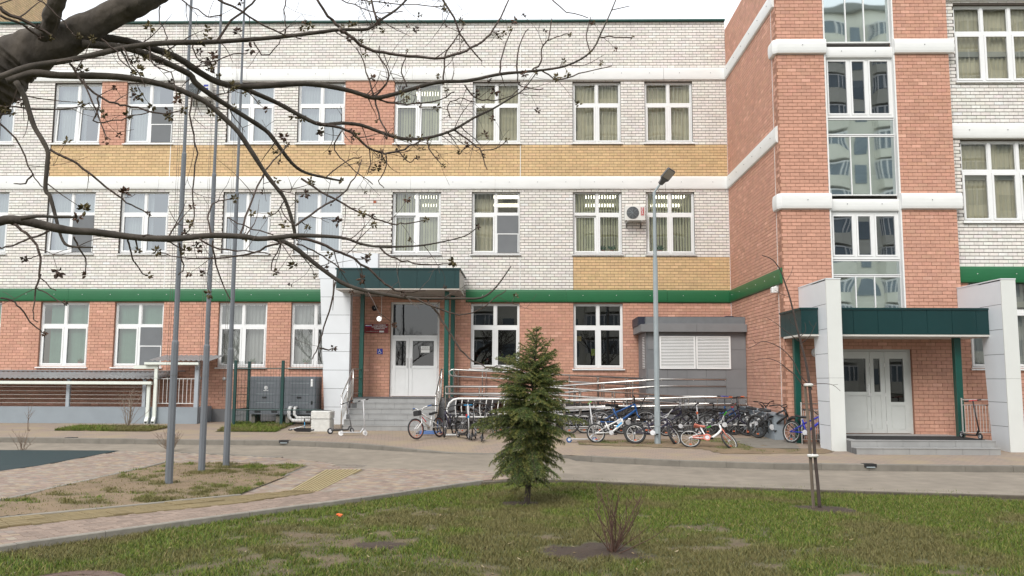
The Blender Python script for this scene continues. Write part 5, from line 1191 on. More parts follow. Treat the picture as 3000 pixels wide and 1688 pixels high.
for k, s in enumerate(('УЧАСТКОВАЯ', 'ИЗБИРАТЕЛЬНАЯ', 'КОМИССИЯ')): text_mesh(s, 0.062, 'pvc', t, (cx, D - 0.033, p0.z - h * (0.16 + 0.185 * k)), bold=0.001)
text_mesh('ИЗБИРАТЕЛЬНОГО УЧАСТКА', 0.028, 'pvc', t, (p0.x + (p1.x - p0.x) * 0.33, D - 0.033, p1.z + h * 0.17))
MB().box(p0.x + (p1.x - p0.x) * 0.63, p0.x + (p1.x - p0.x) * 0.83, D - 0.034, D - 0.0305, p1.z + h * 0.07, p1.z + h * 0.25).build('number_plate', 'pvc', t)
f0 = p0.x + (p1.x - p0.x) * 0.05
for k, m_ in enumerate(('pvc', 'blue_sign', 'red_plate')): MB().box(f0, f0 + 0.22, D - 0.034, D - 0.0305, p0.z - h * 0.12 - 0.028 * (k + 1), p0.z - h * 0.12 - 0.028 * k).build('flag_stripe', m_, t)
p0, p1 = P(1105, 1022, D), P(1121, 1038, D)
t = T('accessibility_sign', 'small square blue sign with white wheelchair symbol beside the left doors', 'sign', tuple(p0))
MB().box(p0.x, p1.x, D - 0.02, D - 0.008, p1.z, p0.z).build('plate', 'blue_sign', t)
cx, cz, s = (p0.x + p1.x) / 2, (p0.z + p1.z) / 2, (p1.x - p0.x); y = D - 0.024; e = MB()
e.lathe([(s * .07, -0.002), (s * .07, 0.002)], (cx - s * .08, y, cz + s * .34), 10, 'y')
e.tube([(cx - s * .08, y, cz + s * .24), (cx - s * .05, y, cz - s * .02), (cx + s * .16, y, cz - s * .03), (cx + s * .24, y, cz - s * .26), (cx + s * .33, y, cz - s * .23)], s * .04, 4); e.tube([(cx - s * .06, y, cz + s * .12), (cx + s * .12, y, cz + s * .12)], s * .035, 4)
e.tube([(cx + s * .24 * math.cos(a) - s * .05, y, cz - s * .14 + s * .24 * math.sin(a)) for a in np.linspace(R(115), R(350), 12)], s * .035, 4); e.build('wheelchair_symbol', 'pvc', t)
p = P(1246, 1024, D + .08); sh_ = T('door_notice', 'white paper notice taped inside the left entrance door glass', 'notice', tuple(p))
MB().box(p.x - 0.15, p.x + 0.15, D + 0.075, D + 0.079, p.z - 0.11, p.z + 0.11).build('paper', 'white_paper', sh_)
for k, s in enumerate(('ВХОД ПО', 'ПРОПУСКАМ')): text_mesh(s, 0.045, 'black_plastic', sh_, (p.x, D + 0.072, p.z + 0.05 - 0.055 * k))
p = P(1111, 934, 28.6); t = T('globe_lamp', 'white globe lamp hanging on a thin rod under the left canopy', 'lamp', tuple(p))
MB().lathe([(0.085 * math.sin(a) + 0.0005, -0.085 * math.cos(a)) for a in np.linspace(0.05, math.pi - .05, 12)], tuple(p), 16).build('globe', mat('opal', (0.95, 0.95, 0.93), 0.3, 0, emit=0.9), t, smooth=True)
MB().tube([(p.x + .07, p.y, p.z + .02), (p.x + .07, p.y, cz0 - 0.03)], 0.008, 6).build('rod', 'white_metal', t)
p = P(1098, 903, D - .1); t = T('loudspeaker', 'small dark round wall loudspeaker under the left canopy', 'speaker', tuple(p))
MB().lathe([(0.05, 0.08), (0.06, 0.02), (0.10, -0.04), (0.085, -0.045), (0.03, 0.0)], tuple(p), 16, 'y').build('horn', 'black_plastic', t); MB().lathe([(0.025, -0.03), (0.02, -0.045)], tuple(p), 10, 'y').build('cone_cap', 'lamp_grey', t)
p = PX(2268, 849, XS - 0.12); t = T('wall_floodlight', 'small white floodlight under the green band end on the tower side', 'wall lamp', tuple(p))
MB().bbox(p.x - .09, p.x + .09, p.y - .12, p.y + .06, p.z - .09, p.z + .07, 0.02).build('housing', 'white_metal', t); MB().tube([(p.x, p.y, p.z + .07), (p.x + .06, p.y, p.z + .1), (p.x + .11, p.y, p.z + .1)], 0.015, 6).build('bracket', 'white_metal', t)
p = P(2392, 1033, YT - .06); t = T('wall_lamp', 'round pale wall lamp behind the left white blade of the right porch', 'wall lamp', tuple(p))
MB().lathe([(0.11, 0.05), (0.12, 0.0), (0.09, -0.05), (0.02, -0.07)], tuple(p), 16, 'y').build('shade', 'pvc', t, smooth=True); MB().lathe([(0.125, 0.05), (0.125, 0.06)], tuple(p), 16, 'y').build('base_plate', 'white_metal', t)
p = P(1098, 592, D); tag(MB().box(p.x - .05, p.x + .05, D - 0.01, D - 0.002, p.z - .045, p.z + .045).build('marker_plate', mat('rust_plate', (0.35, 0.10, 0.05), 0.7)), 'tiny rust-red square plate on the white brick above the left porch', 'plate')
# ================================================================== WHEELCHAIR RAMP
RA = T('wheelchair_ramp', 'long zigzag wheelchair ramp with stainless handrails in front of the annex', 'ramp', (2, 27, 0))
YRUN = [(28.25, 29.1), (27.25, 28.1), (26.25, 27.1), (25.25, 26.1)]   # run A (back, highest) to D (front)
xAl, xAr = P(1330, 1160, 28.6).x, P(1925, 1160, 28.3).x; xRr = P(2120, 1160, 27.6).x
xBl = P(1600, 1160, 27.6).x; xLl = P(1313, 1160, 27.2).x; xCr = P(1995, 1200, 26.6).x; xDr = P(2180, 1200, 25.6).x; xDl = P(1655, 1270, 25.4).x
zA, zB_, zC_ = 0.66, 0.40, 0.12
runs = [((xAl, PLAT), (xAr, zA), YRUN[0]), ((xBl, zB_), (xAr, zA), YRUN[1]), ((xBl, zB_), (xCr, zC_), YRUN[2]), ((xDl, gz(25.5) - 0.02), (xCr, zC_), YRUN[3])]
mat('ramp_deck', (0.055, 0.05, 0.048), 0.8, 0.15, 5)
def ramp_slab(a, b, y0, y1):
    (xa, za), (xb_, zb_) = a, b; MB().prism([(xa, za), (xb_, zb_), (xb_, zb_ - 0.12), (xa, za - 0.12)], y0, y1, 'y').build('deck', 'ramp_deck', RA)
for a, b, (y0, y1) in runs: ramp_slab(a, b, y0, y1)
for (x0, x1, y0, y1, z) in ((xAr + .002, xRr, 27.25, 29.1, zA), (xLl, xBl - .002, 26.25, 28.1, zB_), (xCr + .002, xDr, 25.25, 27.1, zC_)):
    MB().box(x0, x1, y0, y1, z - 0.12, z - 0.001).build('landing', 'ramp_deck', RA)
    for xx in (x0 + 0.15, x1 - 0.3):
        for yy in (y0 + 0.2, y1 - 0.3): MB().box(xx, xx + 0.12, yy, yy + 0.12, -0.15, z - 0.121).build('support', 'grey_panel', RA)
def guard(pts, ends=True):
    """handrail line: pts (x, y, deck z); rails at three heights and posts every 1.2 m"""
    for hh, rr in ((0.92, 0.030), (0.70, 0.026), (0.10, 0.02)):
        q = [(x, y, z + hh) for x, y, z in pts]
        if hh == 0.92 and ends:
            x, y, z = q[0]; s = -1 if q[1][0] > q[0][0] else 1
            q = [(x, y, z - 0.22), (x + s * 0.12, y, z - 0.17), (x + s * 0.14, y, z - 0.06), (x + s * 0.06, y, z - 0.005)] + q
        MB().tube(q, rr, 7).build('handrail' if hh > 0.5 else 'kerb_rail', 'steel', RA, smooth=True)
    for i in range(len(pts) - 1):
        a, b = Vector(pts[i]), Vector(pts[i + 1]); L = (b - a).length; n = max(1, round(L / 0.95))
        for k in range(n + (1 if i == len(pts) - 2 else 0)):
            p = a + (b - a) * k / n; MB().tube([(p.x, p.y + 0.03, p.z - 0.1), (p.x, p.y + 0.03, p.z + 0.86), (p.x, p.y, p.z + 0.90)], 0.019, 6).build('post', 'steel', RA, smooth=True)
guard([(xAl, 28.3, PLAT), (xAr, 28.3, zA)]); guard([(xAl + .1, 29.05, PLAT), (xAr, 29.05, zA), (xRr, 29.05, zA), (xRr, 27.3, zA), (xAr, 27.3, zA), (xBl, 27.3, zB_)])
guard([(xAr, 28.05, zA), (xBl, 28.05, zB_), (xLl, 28.05, zB_), (xLl, 26.3, zB_), (xBl, 26.3, zB_), (xCr, 26.3, zC_)], False)
guard([(xBl, 27.05, zB_), (xCr, 27.05, zC_), (xDr, 27.05, zC_), (xDr, 25.3, zC_), (xCr, 25.3, zC_), (xDl, 25.3, gz(25.4))])
guard([(xDl, 26.05, gz(26)), (xCr, 26.05, zC_)])
MB().prism([(xBl, -0.2), (xRr, -0.2), (xRr, zA - 0.121), (xAr, zA - 0.121), (xBl, zB_ - 0.121)], 27.33, 27.4, 'y').build('shade_wall', 'dark_slate', RA)  # added dark sheet standing in for the shaded void under the upper landing
MB().box(xLl + .05, xBl, 26.36, 26.44, -0.2, zB_ - 0.121).build('shade_wall', 'dark_slate', RA)  # another added dark sheet, for the shade below the left landing
MB().box(xAl, xRr, 28.6, 28.8, -0.1, 0.5).build('shade_wall', 'dark_slate', RA)  # back wall coloured dark to imitate the shade under the ramp
# ================================================================== BIKE RACK
YB = 24.5
p = P(1310, 1285, YB); BK = T('bicycle_rack', 'white tubular bicycle rack with upright bars left of the spruce', 'bicycle rack', (p.x, YB, gz(YB)))
x0 = P(1305, 1285, YB).x; x1 = P(1625, 1285, YB).x; g0 = gz(YB); zt_ = P(1345, 1168, YB).z
arch = [(x0, YB, g0), (x0 + 0.04, YB, zt_ - 0.3), (x0 + 0.10, YB, zt_ - 0.13), (x0 + 0.22, YB, zt_ - 0.03), (x0 + 0.36, YB, zt_), (x1 - 0.3, YB, zt_), (x1 - 0.1, YB, zt_ - 0.08), (x1, YB, zt_ - 0.3), (x1, YB, g0)]
MB().tube(arch, 0.03, 8).build('arch_tube', 'white_metal', BK, smooth=True)
MB().tube([(x0 - 0.05, YB - 0.5, g0 + 0.03), (x0 + 0.35, YB - 0.5, g0 + 0.03)], 0.03, 8).build('foot_bar', 'white_metal', BK, smooth=True)
zb_ = zt_ - 0.52
MB().tube([(x0 + .02, YB, zb_), (x1, YB, zb_)], 0.02, 6).build('lower_rail', 'white_metal', BK); n = 16
for k in range(n): x = x0 + 0.3 + (x1 - x0 - .5) * k / (n - 1); MB().tube([(x, YB, zt_ - 0.01), (x - 0.03, YB - 0.03, zt_ - 0.25), (x, YB, zb_)], 0.014, 6).build('upright_bar', 'white_metal', BK)
# ================================================================== BICYCLES
def paint(name, c): return mat('paint_' + name, c, 0.32, 0.05, 8)
for nm, c in (('white', (0.78, 0.78, 0.77)), ('blue', (0.012, 0.075, 0.24)), ('cyan', (0.03, 0.30, 0.60)), ('royal', (0.02, 0.03, 0.42)), ('black', (0.02, 0.02, 0.022)), ('navy', (0.025, 0.022, 0.045)), ('orange', (0.60, 0.13, 0.05)), ('coral', (0.58, 0.19, 0.14)), ('green', (0.05, 0.38, 0.03)), ('grey', (0.16, 0.16, 0.17)), ('red', (0.55, 0.02, 0.03)), ('silver', (0.55, 0.55, 0.56))): paint(nm, c)
MT = lambda n: MATS['paint_' + n]
def wheel(par, c, r, rim, tyre='rubber', tw=0.022, S=None, spokes=14, reflector=True):
    def tr(mb): return mb.xf(S) if S is not None else mb
    w_ = tr(MB().torus(c, r - tw, tw, 'y', 28, 7)).build('wheel', MATS[tyre], par, smooth=True, local=True)
    tr(MB().torus(c, r - tw * 2.2, 0.0065, 'y', 28, 5)).build('rim', MT(rim), w_, smooth=True, local=True)
    sp = MB()
    for k in range(spokes):
        a = 2 * math.pi * k / spokes; b = a + (0.5 if k % 2 else -0.5); sp.tube([(c[0] + 0.02 * math.cos(b), c[1] + (0.02 if k % 2 else -0.02), c[2] + 0.02 * math.sin(b)), (c[0] + (r - tw * 2.3) * math.cos(a), c[1], c[2] + (r - tw * 2.3) * math.sin(a))], 0.0022, 3, cap=False)
    tr(sp).build('spokes', MT('silver'), w_, local=True, fix=False)
    tr(MB().lathe([(0.018, -0.035), (0.026, -0.03), (0.016, 0), (0.026, 0.03), (0.018, 0.035)], c, 10, 'y')).build('hub', MT('silver'), w_, local=True)
    if reflector: tr(MB().box(c[0] - 0.03, c[0] + 0.03, c[1] - 0.008, c[1] + 0.008, c[2] - r * .68, c[2] - r * .58)).build('reflector', MT('orange'), w_, local=True)
def bicycle(label, loc, yaw, lean=0.0, r=0.25, frame='white', fork=None, bar='black', grip='black_plastic', saddle='black_plastic', rim='silver', steer=0.0, rf=None, low=False, tyre='rubber', tw=0.022, accent=None, fall=0.0, basket=False, fatguard=None):
    r *= 1.2; rf = (rf or r); fork = fork or frame; wb = r * 3.75
    t = T('bicycle', label, 'bicycle', loc, 'children\'s bicycles parked at the school')
    t.rotation_mode = 'QUATERNION'
    t.rotation_quaternion = (Matrix.Rotation(yaw, 4, 'Z') @ Matrix.Rotation(fall, 4, 'Y') @ Matrix.Rotation(lean, 4, 'X')).to_quaternion()
    s = r / 0.25
    bb = (wb * 0.42, 0, r * 1.02); st = (wb * 0.30, 0, r * 2.1); hd1 = (wb * 0.80, 0, r * 2.0); hd2 = (wb * 0.77, 0, r * 2.45); rear = (0, 0, r); front = (wb, 0, rf)
    ax = (Vector(hd2) - Vector(hd1)).normalized(); S = Matrix.Translation(hd1) @ Matrix.Rotation(steer, 4, ax) @ Matrix.Translation(-Vector(hd1))
    fr = MB(); R1 = 0.017 * s
    if low:
        fr.tube([hd1, (wb * .70, 0, r * 1.55), (wb * .55, 0, r * 1.1), bb], R1 * 1.7, 7)
    else:
        fr.tube([hd1, bb], R1 * 1.5, 7); fr.tube([hd2, (st[0] + .01, 0, st[2] - .1 * s)], R1 * 1.1, 7)
    fr.tube([hd1, hd2], R1 * 1.4, 8); fr.tube([bb, st], R1, 7)
    for sy in (-1, 1):
        fr.tube([(bb[0], sy * .02, bb[2]), (0, sy * 0.055 * s, r)], R1 * .62, 6); fr.tube([(st[0] * .97, sy * .015, st[2] - .12 * s), (0, sy * 0.055 * s, r)], R1 * .55, 6)
    f_o = fr.build('frame', MT(frame), t, smooth=True, local=True)
    if accent: MB().tube([(wb * .76, 0, r * 2.05), (wb * .60, 0, r * 1.56)], R1 * 1.62, 7).build('frame_decal', MT(accent), f_o, local=True)
    fk = MB()
    for sy in (-1, 1): fk.tube([(hd1[0], sy * .03, hd1[2]), (hd1[0] + .03, sy * 0.05 * s, hd1[2] - .12 * s), (wb, sy * 0.05 * s, rf)], R1 * .75, 6)
    fk.tube([(hd1[0], -.035 * s, hd1[2]), (hd1[0], .035 * s, hd1[2])], R1, 6); fk.xf(S).build('fork', MT(fork), t, smooth=True, local=True)
    hb = MB(); top = Vector(hd2) + ax * 0.05 * s; wdh = 0.24 * s
    hb.tube([hd2, tuple(top)], R1 * .8, 6); c = top + Vector((0.02, 0, 0)); hb.tube([(c.x - .05, -wdh, c.z + .09 * s), (c.x, -wdh * .5, c.z + .07 * s), (c.x, -.05, c.z), (c.x, .05, c.z), (c.x, wdh * .5, c.z + .07 * s), (c.x - .05, wdh, c.z + .09 * s)], R1 * .65, 6)
    hb.tube([(c.x, -wdh * .35, c.z + .05 * s), (c.x, wdh * .35, c.z + .05 * s)], R1 * .5, 5)
    h_o = hb.xf(S).build('handlebar', MT(bar), t, smooth=True, local=True)
    for sy in (-1, 1):
        MB().tube([(c.x - .045, sy * wdh * .96, c.z + .088 * s), (c.x - .075, sy * (wdh + .10 * s), c.z + .095 * s)], 0.017, 7).xf(S).build('grip', MATS[grip] if grip in MATS else MT(grip), h_o, local=True)
        MB().tube([(c.x + .03, sy * wdh * .8, c.z + .06 * s), (c.x + .02, sy * (wdh + .04), c.z + .05 * s)], 0.006, 4).xf(S).build('brake_lever', MATS['black_plastic'], h_o, local=True)
    if basket: MB().bbox(c.x + .04, c.x + .2, -.1, .1, c.z - .12, c.z + .02, .02).xf(S).build('handlebar_bag', MATS['black_plastic'], h_o, local=True)
    sd_ = MB(); z = st[2] + 0.06 * s; x = st[0] - 0.03
    prof = [(-.13, .085), (-.10, .095), (-.02, .06), (.06, .03), (.12, .02), (.13, .005)]
    vs = []; n_ = 8
    for (dx, hw) in prof:
        for k in range(n_): a = 2 * math.pi * k / n_; vs.append((x + dx * s, hw * s * math.cos(a), z + 0.028 * s * math.sin(a) + (0.02 * s if dx < -.08 else 0)))
    fs = [(i * n_ + k, i * n_ + (k + 1) % n_, (i + 1) * n_ + (k + 1) % n_, (i + 1) * n_ + k) for i in range(len(prof) - 1) for k in range(n_)] + [tuple(range(n_)), tuple((len(prof) - 1) * n_ + k for k in range(n_))]
    sd_.add(vs, fs).build('saddle', MATS[saddle] if saddle in MATS else MT(saddle), t, smooth=True, local=True)
    MB().tube([st, (st[0] - .02, 0, z)], 0.012 * s, 6).build('seat_post', MT('silver'), t, local=True)
    cr = MB().lathe([(0.06 * s, -.004), (0.06 * s, .004)], (bb[0], -0.05, bb[2]), 18, 'y'); cr.tube([(bb[0], -.055, bb[2]), (bb[0] + .09 * s, -.07, bb[2] - .06 * s)], .008, 5); cr.tube([(bb[0], .055, bb[2]), (bb[0] - .09 * s, .07, bb[2] + .06 * s)], .008, 5)
    c_o = cr.build('crankset', MT('silver'), t, local=True)
    for sg in (-1, 1): MB().box(bb[0] - sg * .09 * s - .035, bb[0] - sg * .09 * s + .035, sg * .07 + (0 if sg > 0 else -.08), sg * .07 + (.08 if sg > 0 else 0), bb[2] + sg * .06 * s - .009, bb[2] + sg * .06 * s + .009).build('pedal', MATS['black_plastic'], c_o, local=True)
    ch = MB(); ch.tube([(bb[0], -.05, bb[2] + .058 * s), (0, -.05, r + .028)], .004, 4); ch.tube([(bb[0], -.05, bb[2] - .058 * s), (0, -.05, r - .028)], .004, 4); ch.build('chain', MATS['black_plastic'], t, local=True)
    if fatguard: MB().torus((bb[0], -.06, bb[2]), .075 * s, .022 * s, 'y', 18, 6, .4).tube([(bb[0] - .05 * s, -.06, bb[2] + .055 * s), (0.06, -.058, r + .02)], .016 * s, 6).tube([(bb[0] - .05 * s, -.06, bb[2] - .055 * s), (0.06, -.058, r - .01)], .013 * s, 6).build('chain_guard', MT(fatguard), t, smooth=True, local=True)
    wheel(t, rear, r, rim, tyre, tw); wheel(t, front, rf, rim, tyre, tw, S)
    return t
def gp(px, py, dz=0.0): p = G(px, py); return (p.x, p.y, p.z + dz)
bicycle('white child bicycle with red decals and blue grips by the porch steps', gp(1288, 1281), R(-118), R(6), 0.235, 'white', bar='white', grip='blue', saddle='black_plastic', steer=R(-14), accent='red', basket=True, rim='coral')
bicycle('dark grey bicycle half hidden behind the spruce at the rack', (P(1466, 1270, 24.6).x, 24.85, gz(24.8)), R(205), R(8), 0.27, 'grey', bar='black', steer=R(30), rim='black')
bicycle('white and blue bicycle leaning on the ramp rails left of the lamp', gp(1748, 1298), R(12), R(-14), 0.215, 'white', fork='black', bar='black', rim='white', steer=R(40), accent='cyan')
bicycle('blue mountain bicycle standing behind the white and blue one', (P(1757, 1250, 24.9).x, 24.75, gz(24.8)), R(4), R(-10), 0.30, 'blue', bar='black', rim='silver', steer=R(-8), tw=0.03)
bicycle('black bicycle slumped low behind the street lamp', gp(1862, 1301), R(-3), R(-24), 0.24, 'navy', bar='silver', rim='white', steer=R(52), tw=0.034, low=False)
bicycle('white child bicycle with coral chain guard and green handlebar', gp(2024, 1312), R(-4), R(-36), 0.225, 'white', fork='coral', bar='silver', grip='green', saddle='coral', rim='white', steer=R(38), low=True, fatguard='coral')
bicycle('black bicycle facing out at the right end of the ramp', gp(2222, 1284), R(-52), R(8), 0.28, 'black', rim='black', steer=R(-10), tw=0.036)
bicycle('matt black bicycle with thick tyres behind the ramp end', (gp(2196, 1276)[0], gp(2196, 1276)[1] + .2, gp(2196, 1272)[2]), R(-68), R(4), 0.27, 'grey', rim='black', tw=0.036, steer=R(15))
bicycle('royal blue bicycle leaning on the left white blade', gp(2318, 1299), R(-58), R(-6), 0.25, 'royal', fork='black', bar='black', rim='white', steer=R(-26), tw=0.026)
bicycle('small blue bicycle inside the ramp landing behind the rails', (P(2085, 1235, 25.9).x, 25.9, zC_), R(8), R(-6), 0.2, 'blue', bar='red', rim='black', steer=R(20))
bicycle('black bicycle wedged behind the blue mountain bicycle', (P(1790, 1250, 25.0).x, 25.05, gz(25)), R(6), R(-8), 0.27, 'black', bar='black', rim='silver', steer=R(14))
bicycle('dark bicycle just right of the spruce against the ramp', (P(1668, 1262, 24.9).x, 24.9, gz(24.9)), R(170), R(6), 0.25, 'grey', bar='black', rim='black', steer=R(20))
bicycle('dark bicycle behind the street lamp by the front ramp run', (P(1905, 1262, 24.95).x, 24.95, gz(24.9)), R(3), R(-9), 0.26, 'navy', bar='silver', rim='black', steer=R(-25))
bicycle('white bicycle squeezed behind the end post of the ramp', (P(2150, 1262, 24.9).x, 24.9, gz(24.9)), R(-30), R(-5), 0.24, 'white', fork='black', bar='black', rim='black', steer=R(10))
bicycle('black bicycle inside the rack left of the spruce', (P(1400, 1262, 24.8).x, 24.95, gz(24.9)), R(-62), R(4), 0.26, 'black', bar='black', rim='silver', steer=R(-12))
bicycle('dark bicycle under the upper ramp run behind the coral bicycle', (P(2010, 1250, 25.0).x, 25.0, gz(25)), R(8), R(-7), 0.25, 'black', bar='black', rim='black', steer=R(-16))
bicycle('grey bicycle standing behind the white and blue one, nearest the spruce', (P(1712, 1262, 25.1).x, 25.15, gz(25)), R(-8), R(-6), 0.24, 'grey', bar='black', rim='silver', steer=R(24))
bicycle('black bicycle between the street lamp and the coral bicycle', (P(1955, 1270, 24.3).x, 24.45, gz(24.4)), R(12), R(-13), 0.23, 'black', bar='black', rim='silver', steer=R(35))
bicycle('navy bicycle behind the coral bicycle, close to the ramp end', (P(2075, 1262, 24.7).x, 24.75, gz(24.7)), R(-6), R(-9), 0.25, 'navy', bar='black', rim='black', steer=R(-20))
bicycle('dark blue bicycle at the rack beside the white child bicycle', (P(1330, 1272, 24.3).x, 24.4, gz(24.4)), R(-100), R(3), 0.24, 'navy', bar='black', rim='black', steer=R(10))
# ================================================================== SCOOTERS
def scooter(label, loc, yaw=0.0, lean=0.0, fall=0.0, h=0.85, deck='black', stem='silver', bar='black', wheelc='black', grip='black_plastic', steer=0.0, r=0.06, clamp=None):
    t = T('kick_scooter', label, 'scooter', loc, 'kick scooters left at the school'); t.rotation_mode = 'QUATERNION'
    t.rotation_quaternion = (Matrix.Rotation(yaw, 4, 'Z') @ Matrix.Rotation(fall, 4, 'Y') @ Matrix.Rotation(lean, 4, 'X')).to_quaternion()
    L = 0.62; S = Matrix.Translation((L, 0, 0)) @ Matrix.Rotation(steer, 4, 'Z') @ Matrix.Translation((-L, 0, 0))
    MB().prism([(-.02, -.02), (.02, -.055), (.44, -.055), (.52, -.02), (.52, .02), (.44, .055), (.02, .055), (-.02, .02)], r + .005, r + .03, 'z').build('deck', MT(deck), t, local=True)
    MB().tube([(.50, 0, r + .02), (L - .04, 0, r + .13)], .022, 7).build('neck', MT(deck), t, local=True)
    tp = (L - .09, 0, h)
    MB().tube([(L - .005, 0, r + .10), tp], .017, 8).xf(S).build('stem', MT(stem), t, smooth=True, local=True)
    fk = MB()
    for sy in (-1, 1): fk.tube([(L - .005, sy * .018, r + .11), (L + .01, sy * .022, r)], .008, 5)
    fk.xf(S).build('fork', MT(stem), t, local=True)
    b = MB().tube([(tp[0], -.2, h), (tp[0], .2, h)], .012, 7).xf(S).build('handlebar', MT(bar), t, smooth=True, local=True)
    for sy in (-1, 1): MB().tube([(tp[0], sy * .12, h), (tp[0], sy * .225, h)], .018, 7).xf(S).build('grip', MATS[grip] if grip in MATS else MT(grip), b, local=True)
    for xx, SS in ((-.04, None), (L + .01, S)):
        mb = MB().lathe([(r * .3, -.014), (r * .97, -.014), (r, 0), (r * .97, .014), (r * .3, .014)], (xx, 0, r), 18, 'y')
        if SS is not None: mb.xf(SS)
        w_ = mb.build('wheel', MATS['rubber'] if wheelc == 'black' else MT(wheelc), t, local=True)
        mb = MB().lathe([(r * .55, -.0155), (r * .55, .0155)], (xx, 0, r), 12, 'y')
        if SS is not None: mb.xf(SS)
        mb.build('hub', MT('silver'), w_, local=True)
    MB().prism([(-.09, r * 1.75), (-.02, r * 2.15), (.03, r * 1.4), (.02, r * 1.3), (-.02, r * 1.95), (-.08, r * 1.6)], -.022, .022, 'y').build('rear_fender', MT('grey'), t, local=True)
    if clamp: MB().tube([(L - .06, 0, h * .62), (L - .066, 0, h * .70)], .026, 8).xf(S).build('stem_clamp', MT(clamp), t, local=True)
    return t
scooter('silver scooter leaning against the stair railing at the step foot', gp(1003, 1277), R(8), R(-12), R(0), 1.0, 'silver', 'silver', 'silver', r=0.075, steer=R(40), wheelc='white')
scooter('dark scooter parked beside the portal foot next to the planter', gp(972, 1272), R(35), R(-18), 0, 0.92, 'black', 'grey', 'black', r=0.09, steer=R(30))
p = gp(905, 1271); scooter('white and blue scooter lying flat in front of the planter', (p[0] + .05, p[1] - .1, p[2] + .1), R(170), R(84), 0, 0.8, 'black', 'white', 'cyan', wheelc='black')
scooter('blue scooter lying half under the white bicycle near the steps', (gp(1228, 1276)[0], gp(1228, 1276)[1], gp(1228, 1276)[2] + .05), R(5), R(62), 0, 0.6, 'blue', 'blue', 'blue', wheelc='blue')
scooter('black scooter with red tag hanging at the rack end', gp(1345, 1282), R(-60), R(4), 0, 0.95, 'black', 'black', 'black', wheelc='black', clamp='red', r=0.08)
scooter('scooter with blue handlebar standing at the bicycle rack', gp(1370, 1284), R(-82), R(2), 0, 0.92, 'black', 'silver', 'cyan', wheelc='black', clamp='cyan')
scooter('tall black scooter at the rack, right of the blue-bar one', gp(1392, 1286), R(-95), R(-3), 0, 1.0, 'black', 'black', 'black', r=0.09)
scooter('second black scooter at the rack, closest to the spruce', gp(1410, 1290), R(-86), R(-7), 0, 0.98, 'black', 'black', 'black', r=0.07)
scooter('silver scooter with blue wheels and green grips right of the spruce', gp(1672, 1297), R(4), R(-9), 0, 1.05, 'silver', 'silver', 'green', wheelc='blue', grip='green', r=0.075)
scooter('scooter with orange clamp leaning into the ramp rails behind the coral bicycle', (P(1985, 1250, 25.0).x, 25.0, gz(25)), R(-20), R(-9), 0, 0.95, 'silver', 'silver', 'silver', clamp='orange', r=0.07)
scooter('scooter with bright blue handlebar inside the ramp landing', (P(2108, 1235, 26.4).x, 26.4, zC_), R(-88), R(-2), 0, 0.95, 'blue', 'black', 'royal', clamp='blue')
scooter('scooter with orange grips inside the ramp landing', (P(2152, 1240, 25.8).x, 25.8, zC_), R(-90), R(3), 0, 0.95, 'black', 'black', 'black', grip='orange')
scooter('black scooter parked against the right teal post of the right porch', (P(2812, 1262, 21.9).x, 21.75, PZ), R(-80), R(5), 0, 0.95, 'black', 'black', 'red', r=0.08)
# ================================================================== BIG BARE TREE (front left)
mat('bark', (0.085, 0.071, 0.058), 0.95, 0.42, 11, bump=1.0, bscale=14, stretch=(1, 1, 0.45), dirt=0.35); mat('bark_twig', (0.080, 0.058, 0.048), 0.85, 0.25, 14)
mat('bud', (1, 1, 1), 0.8, 0.1, 20, attr='Col')
TR_Y = 4.7
base = (P(-310, 1500, TR_Y).x, TR_Y, gz(0) + LAWN)
TREE = T('bare_tree', 'large bare tree with thick dark limbs and budding twigs at upper left', 'tree', base)
def br(pts, rad, ya, yb):           # traced course (picture) -> points in space, depth running from ya to yb
    n = len(pts); out = []; rr = []
    seg = [0]
    for i in range(1, n): seg.append(seg[-1] + math.hypot(pts[i][0] - pts[i - 1][0], pts[i][1] - pts[i - 1][1]))
    for (x, y), s in zip(pts, seg):
        Y = ya + (yb - ya) * s / max(seg[-1], 1); q = P(x, y, Y); out.append((*q, 0))
    if not isinstance(rad, (list, tuple)): rad = [rad, rad * 0.5]
    for i in range(n):
        t = seg[i] / max(seg[-1], 1); r_px = float(np.interp(t, np.linspace(0, 1, len(rad)), rad)); Y = out[i][1]; out[i] = (*out[i][:3], max(r_px * Y / F, 0.0016))
    return out
TIPS = []; rt = random.Random(5)
def rough_tube(pts, rs):            # furrowed, knobbly bark
    q = [np.array([*p, r]) for p, r in zip(pts, rs)]; q = smoothpath(q, 6); n = 40
    mb = MB().tube([tuple(p[:3]) for p in q], [float(p[3]) for p in q], n); V_ = np.array(mb.v)
    for i, p in enumerate(q):
        blk = V_[i * n:(i + 1) * n]; d = blk - p[:3]; k = np.arange(n); u = np.minimum(k, n - k) * 1.0; s = i * float(p[3]) * .25
        f = 1 + 0.16 * (fbm(u * .55 + 3, np.full(n, s * 6.0), 1.0, 3) - .5) + 0.22 * (fbm(np.cos(2 * np.pi * k / n) * 1.5 + 9, np.sin(2 * np.pi * k / n) * 1.5 + s * 9, 1.0, 3) - .5)
        V_[i * n:(i + 1) * n] = p[:3] + d * f[:, None]
    mb.v = [tuple(v) for v in V_]; return mb
twigs = MB()
limb_objs = MB()
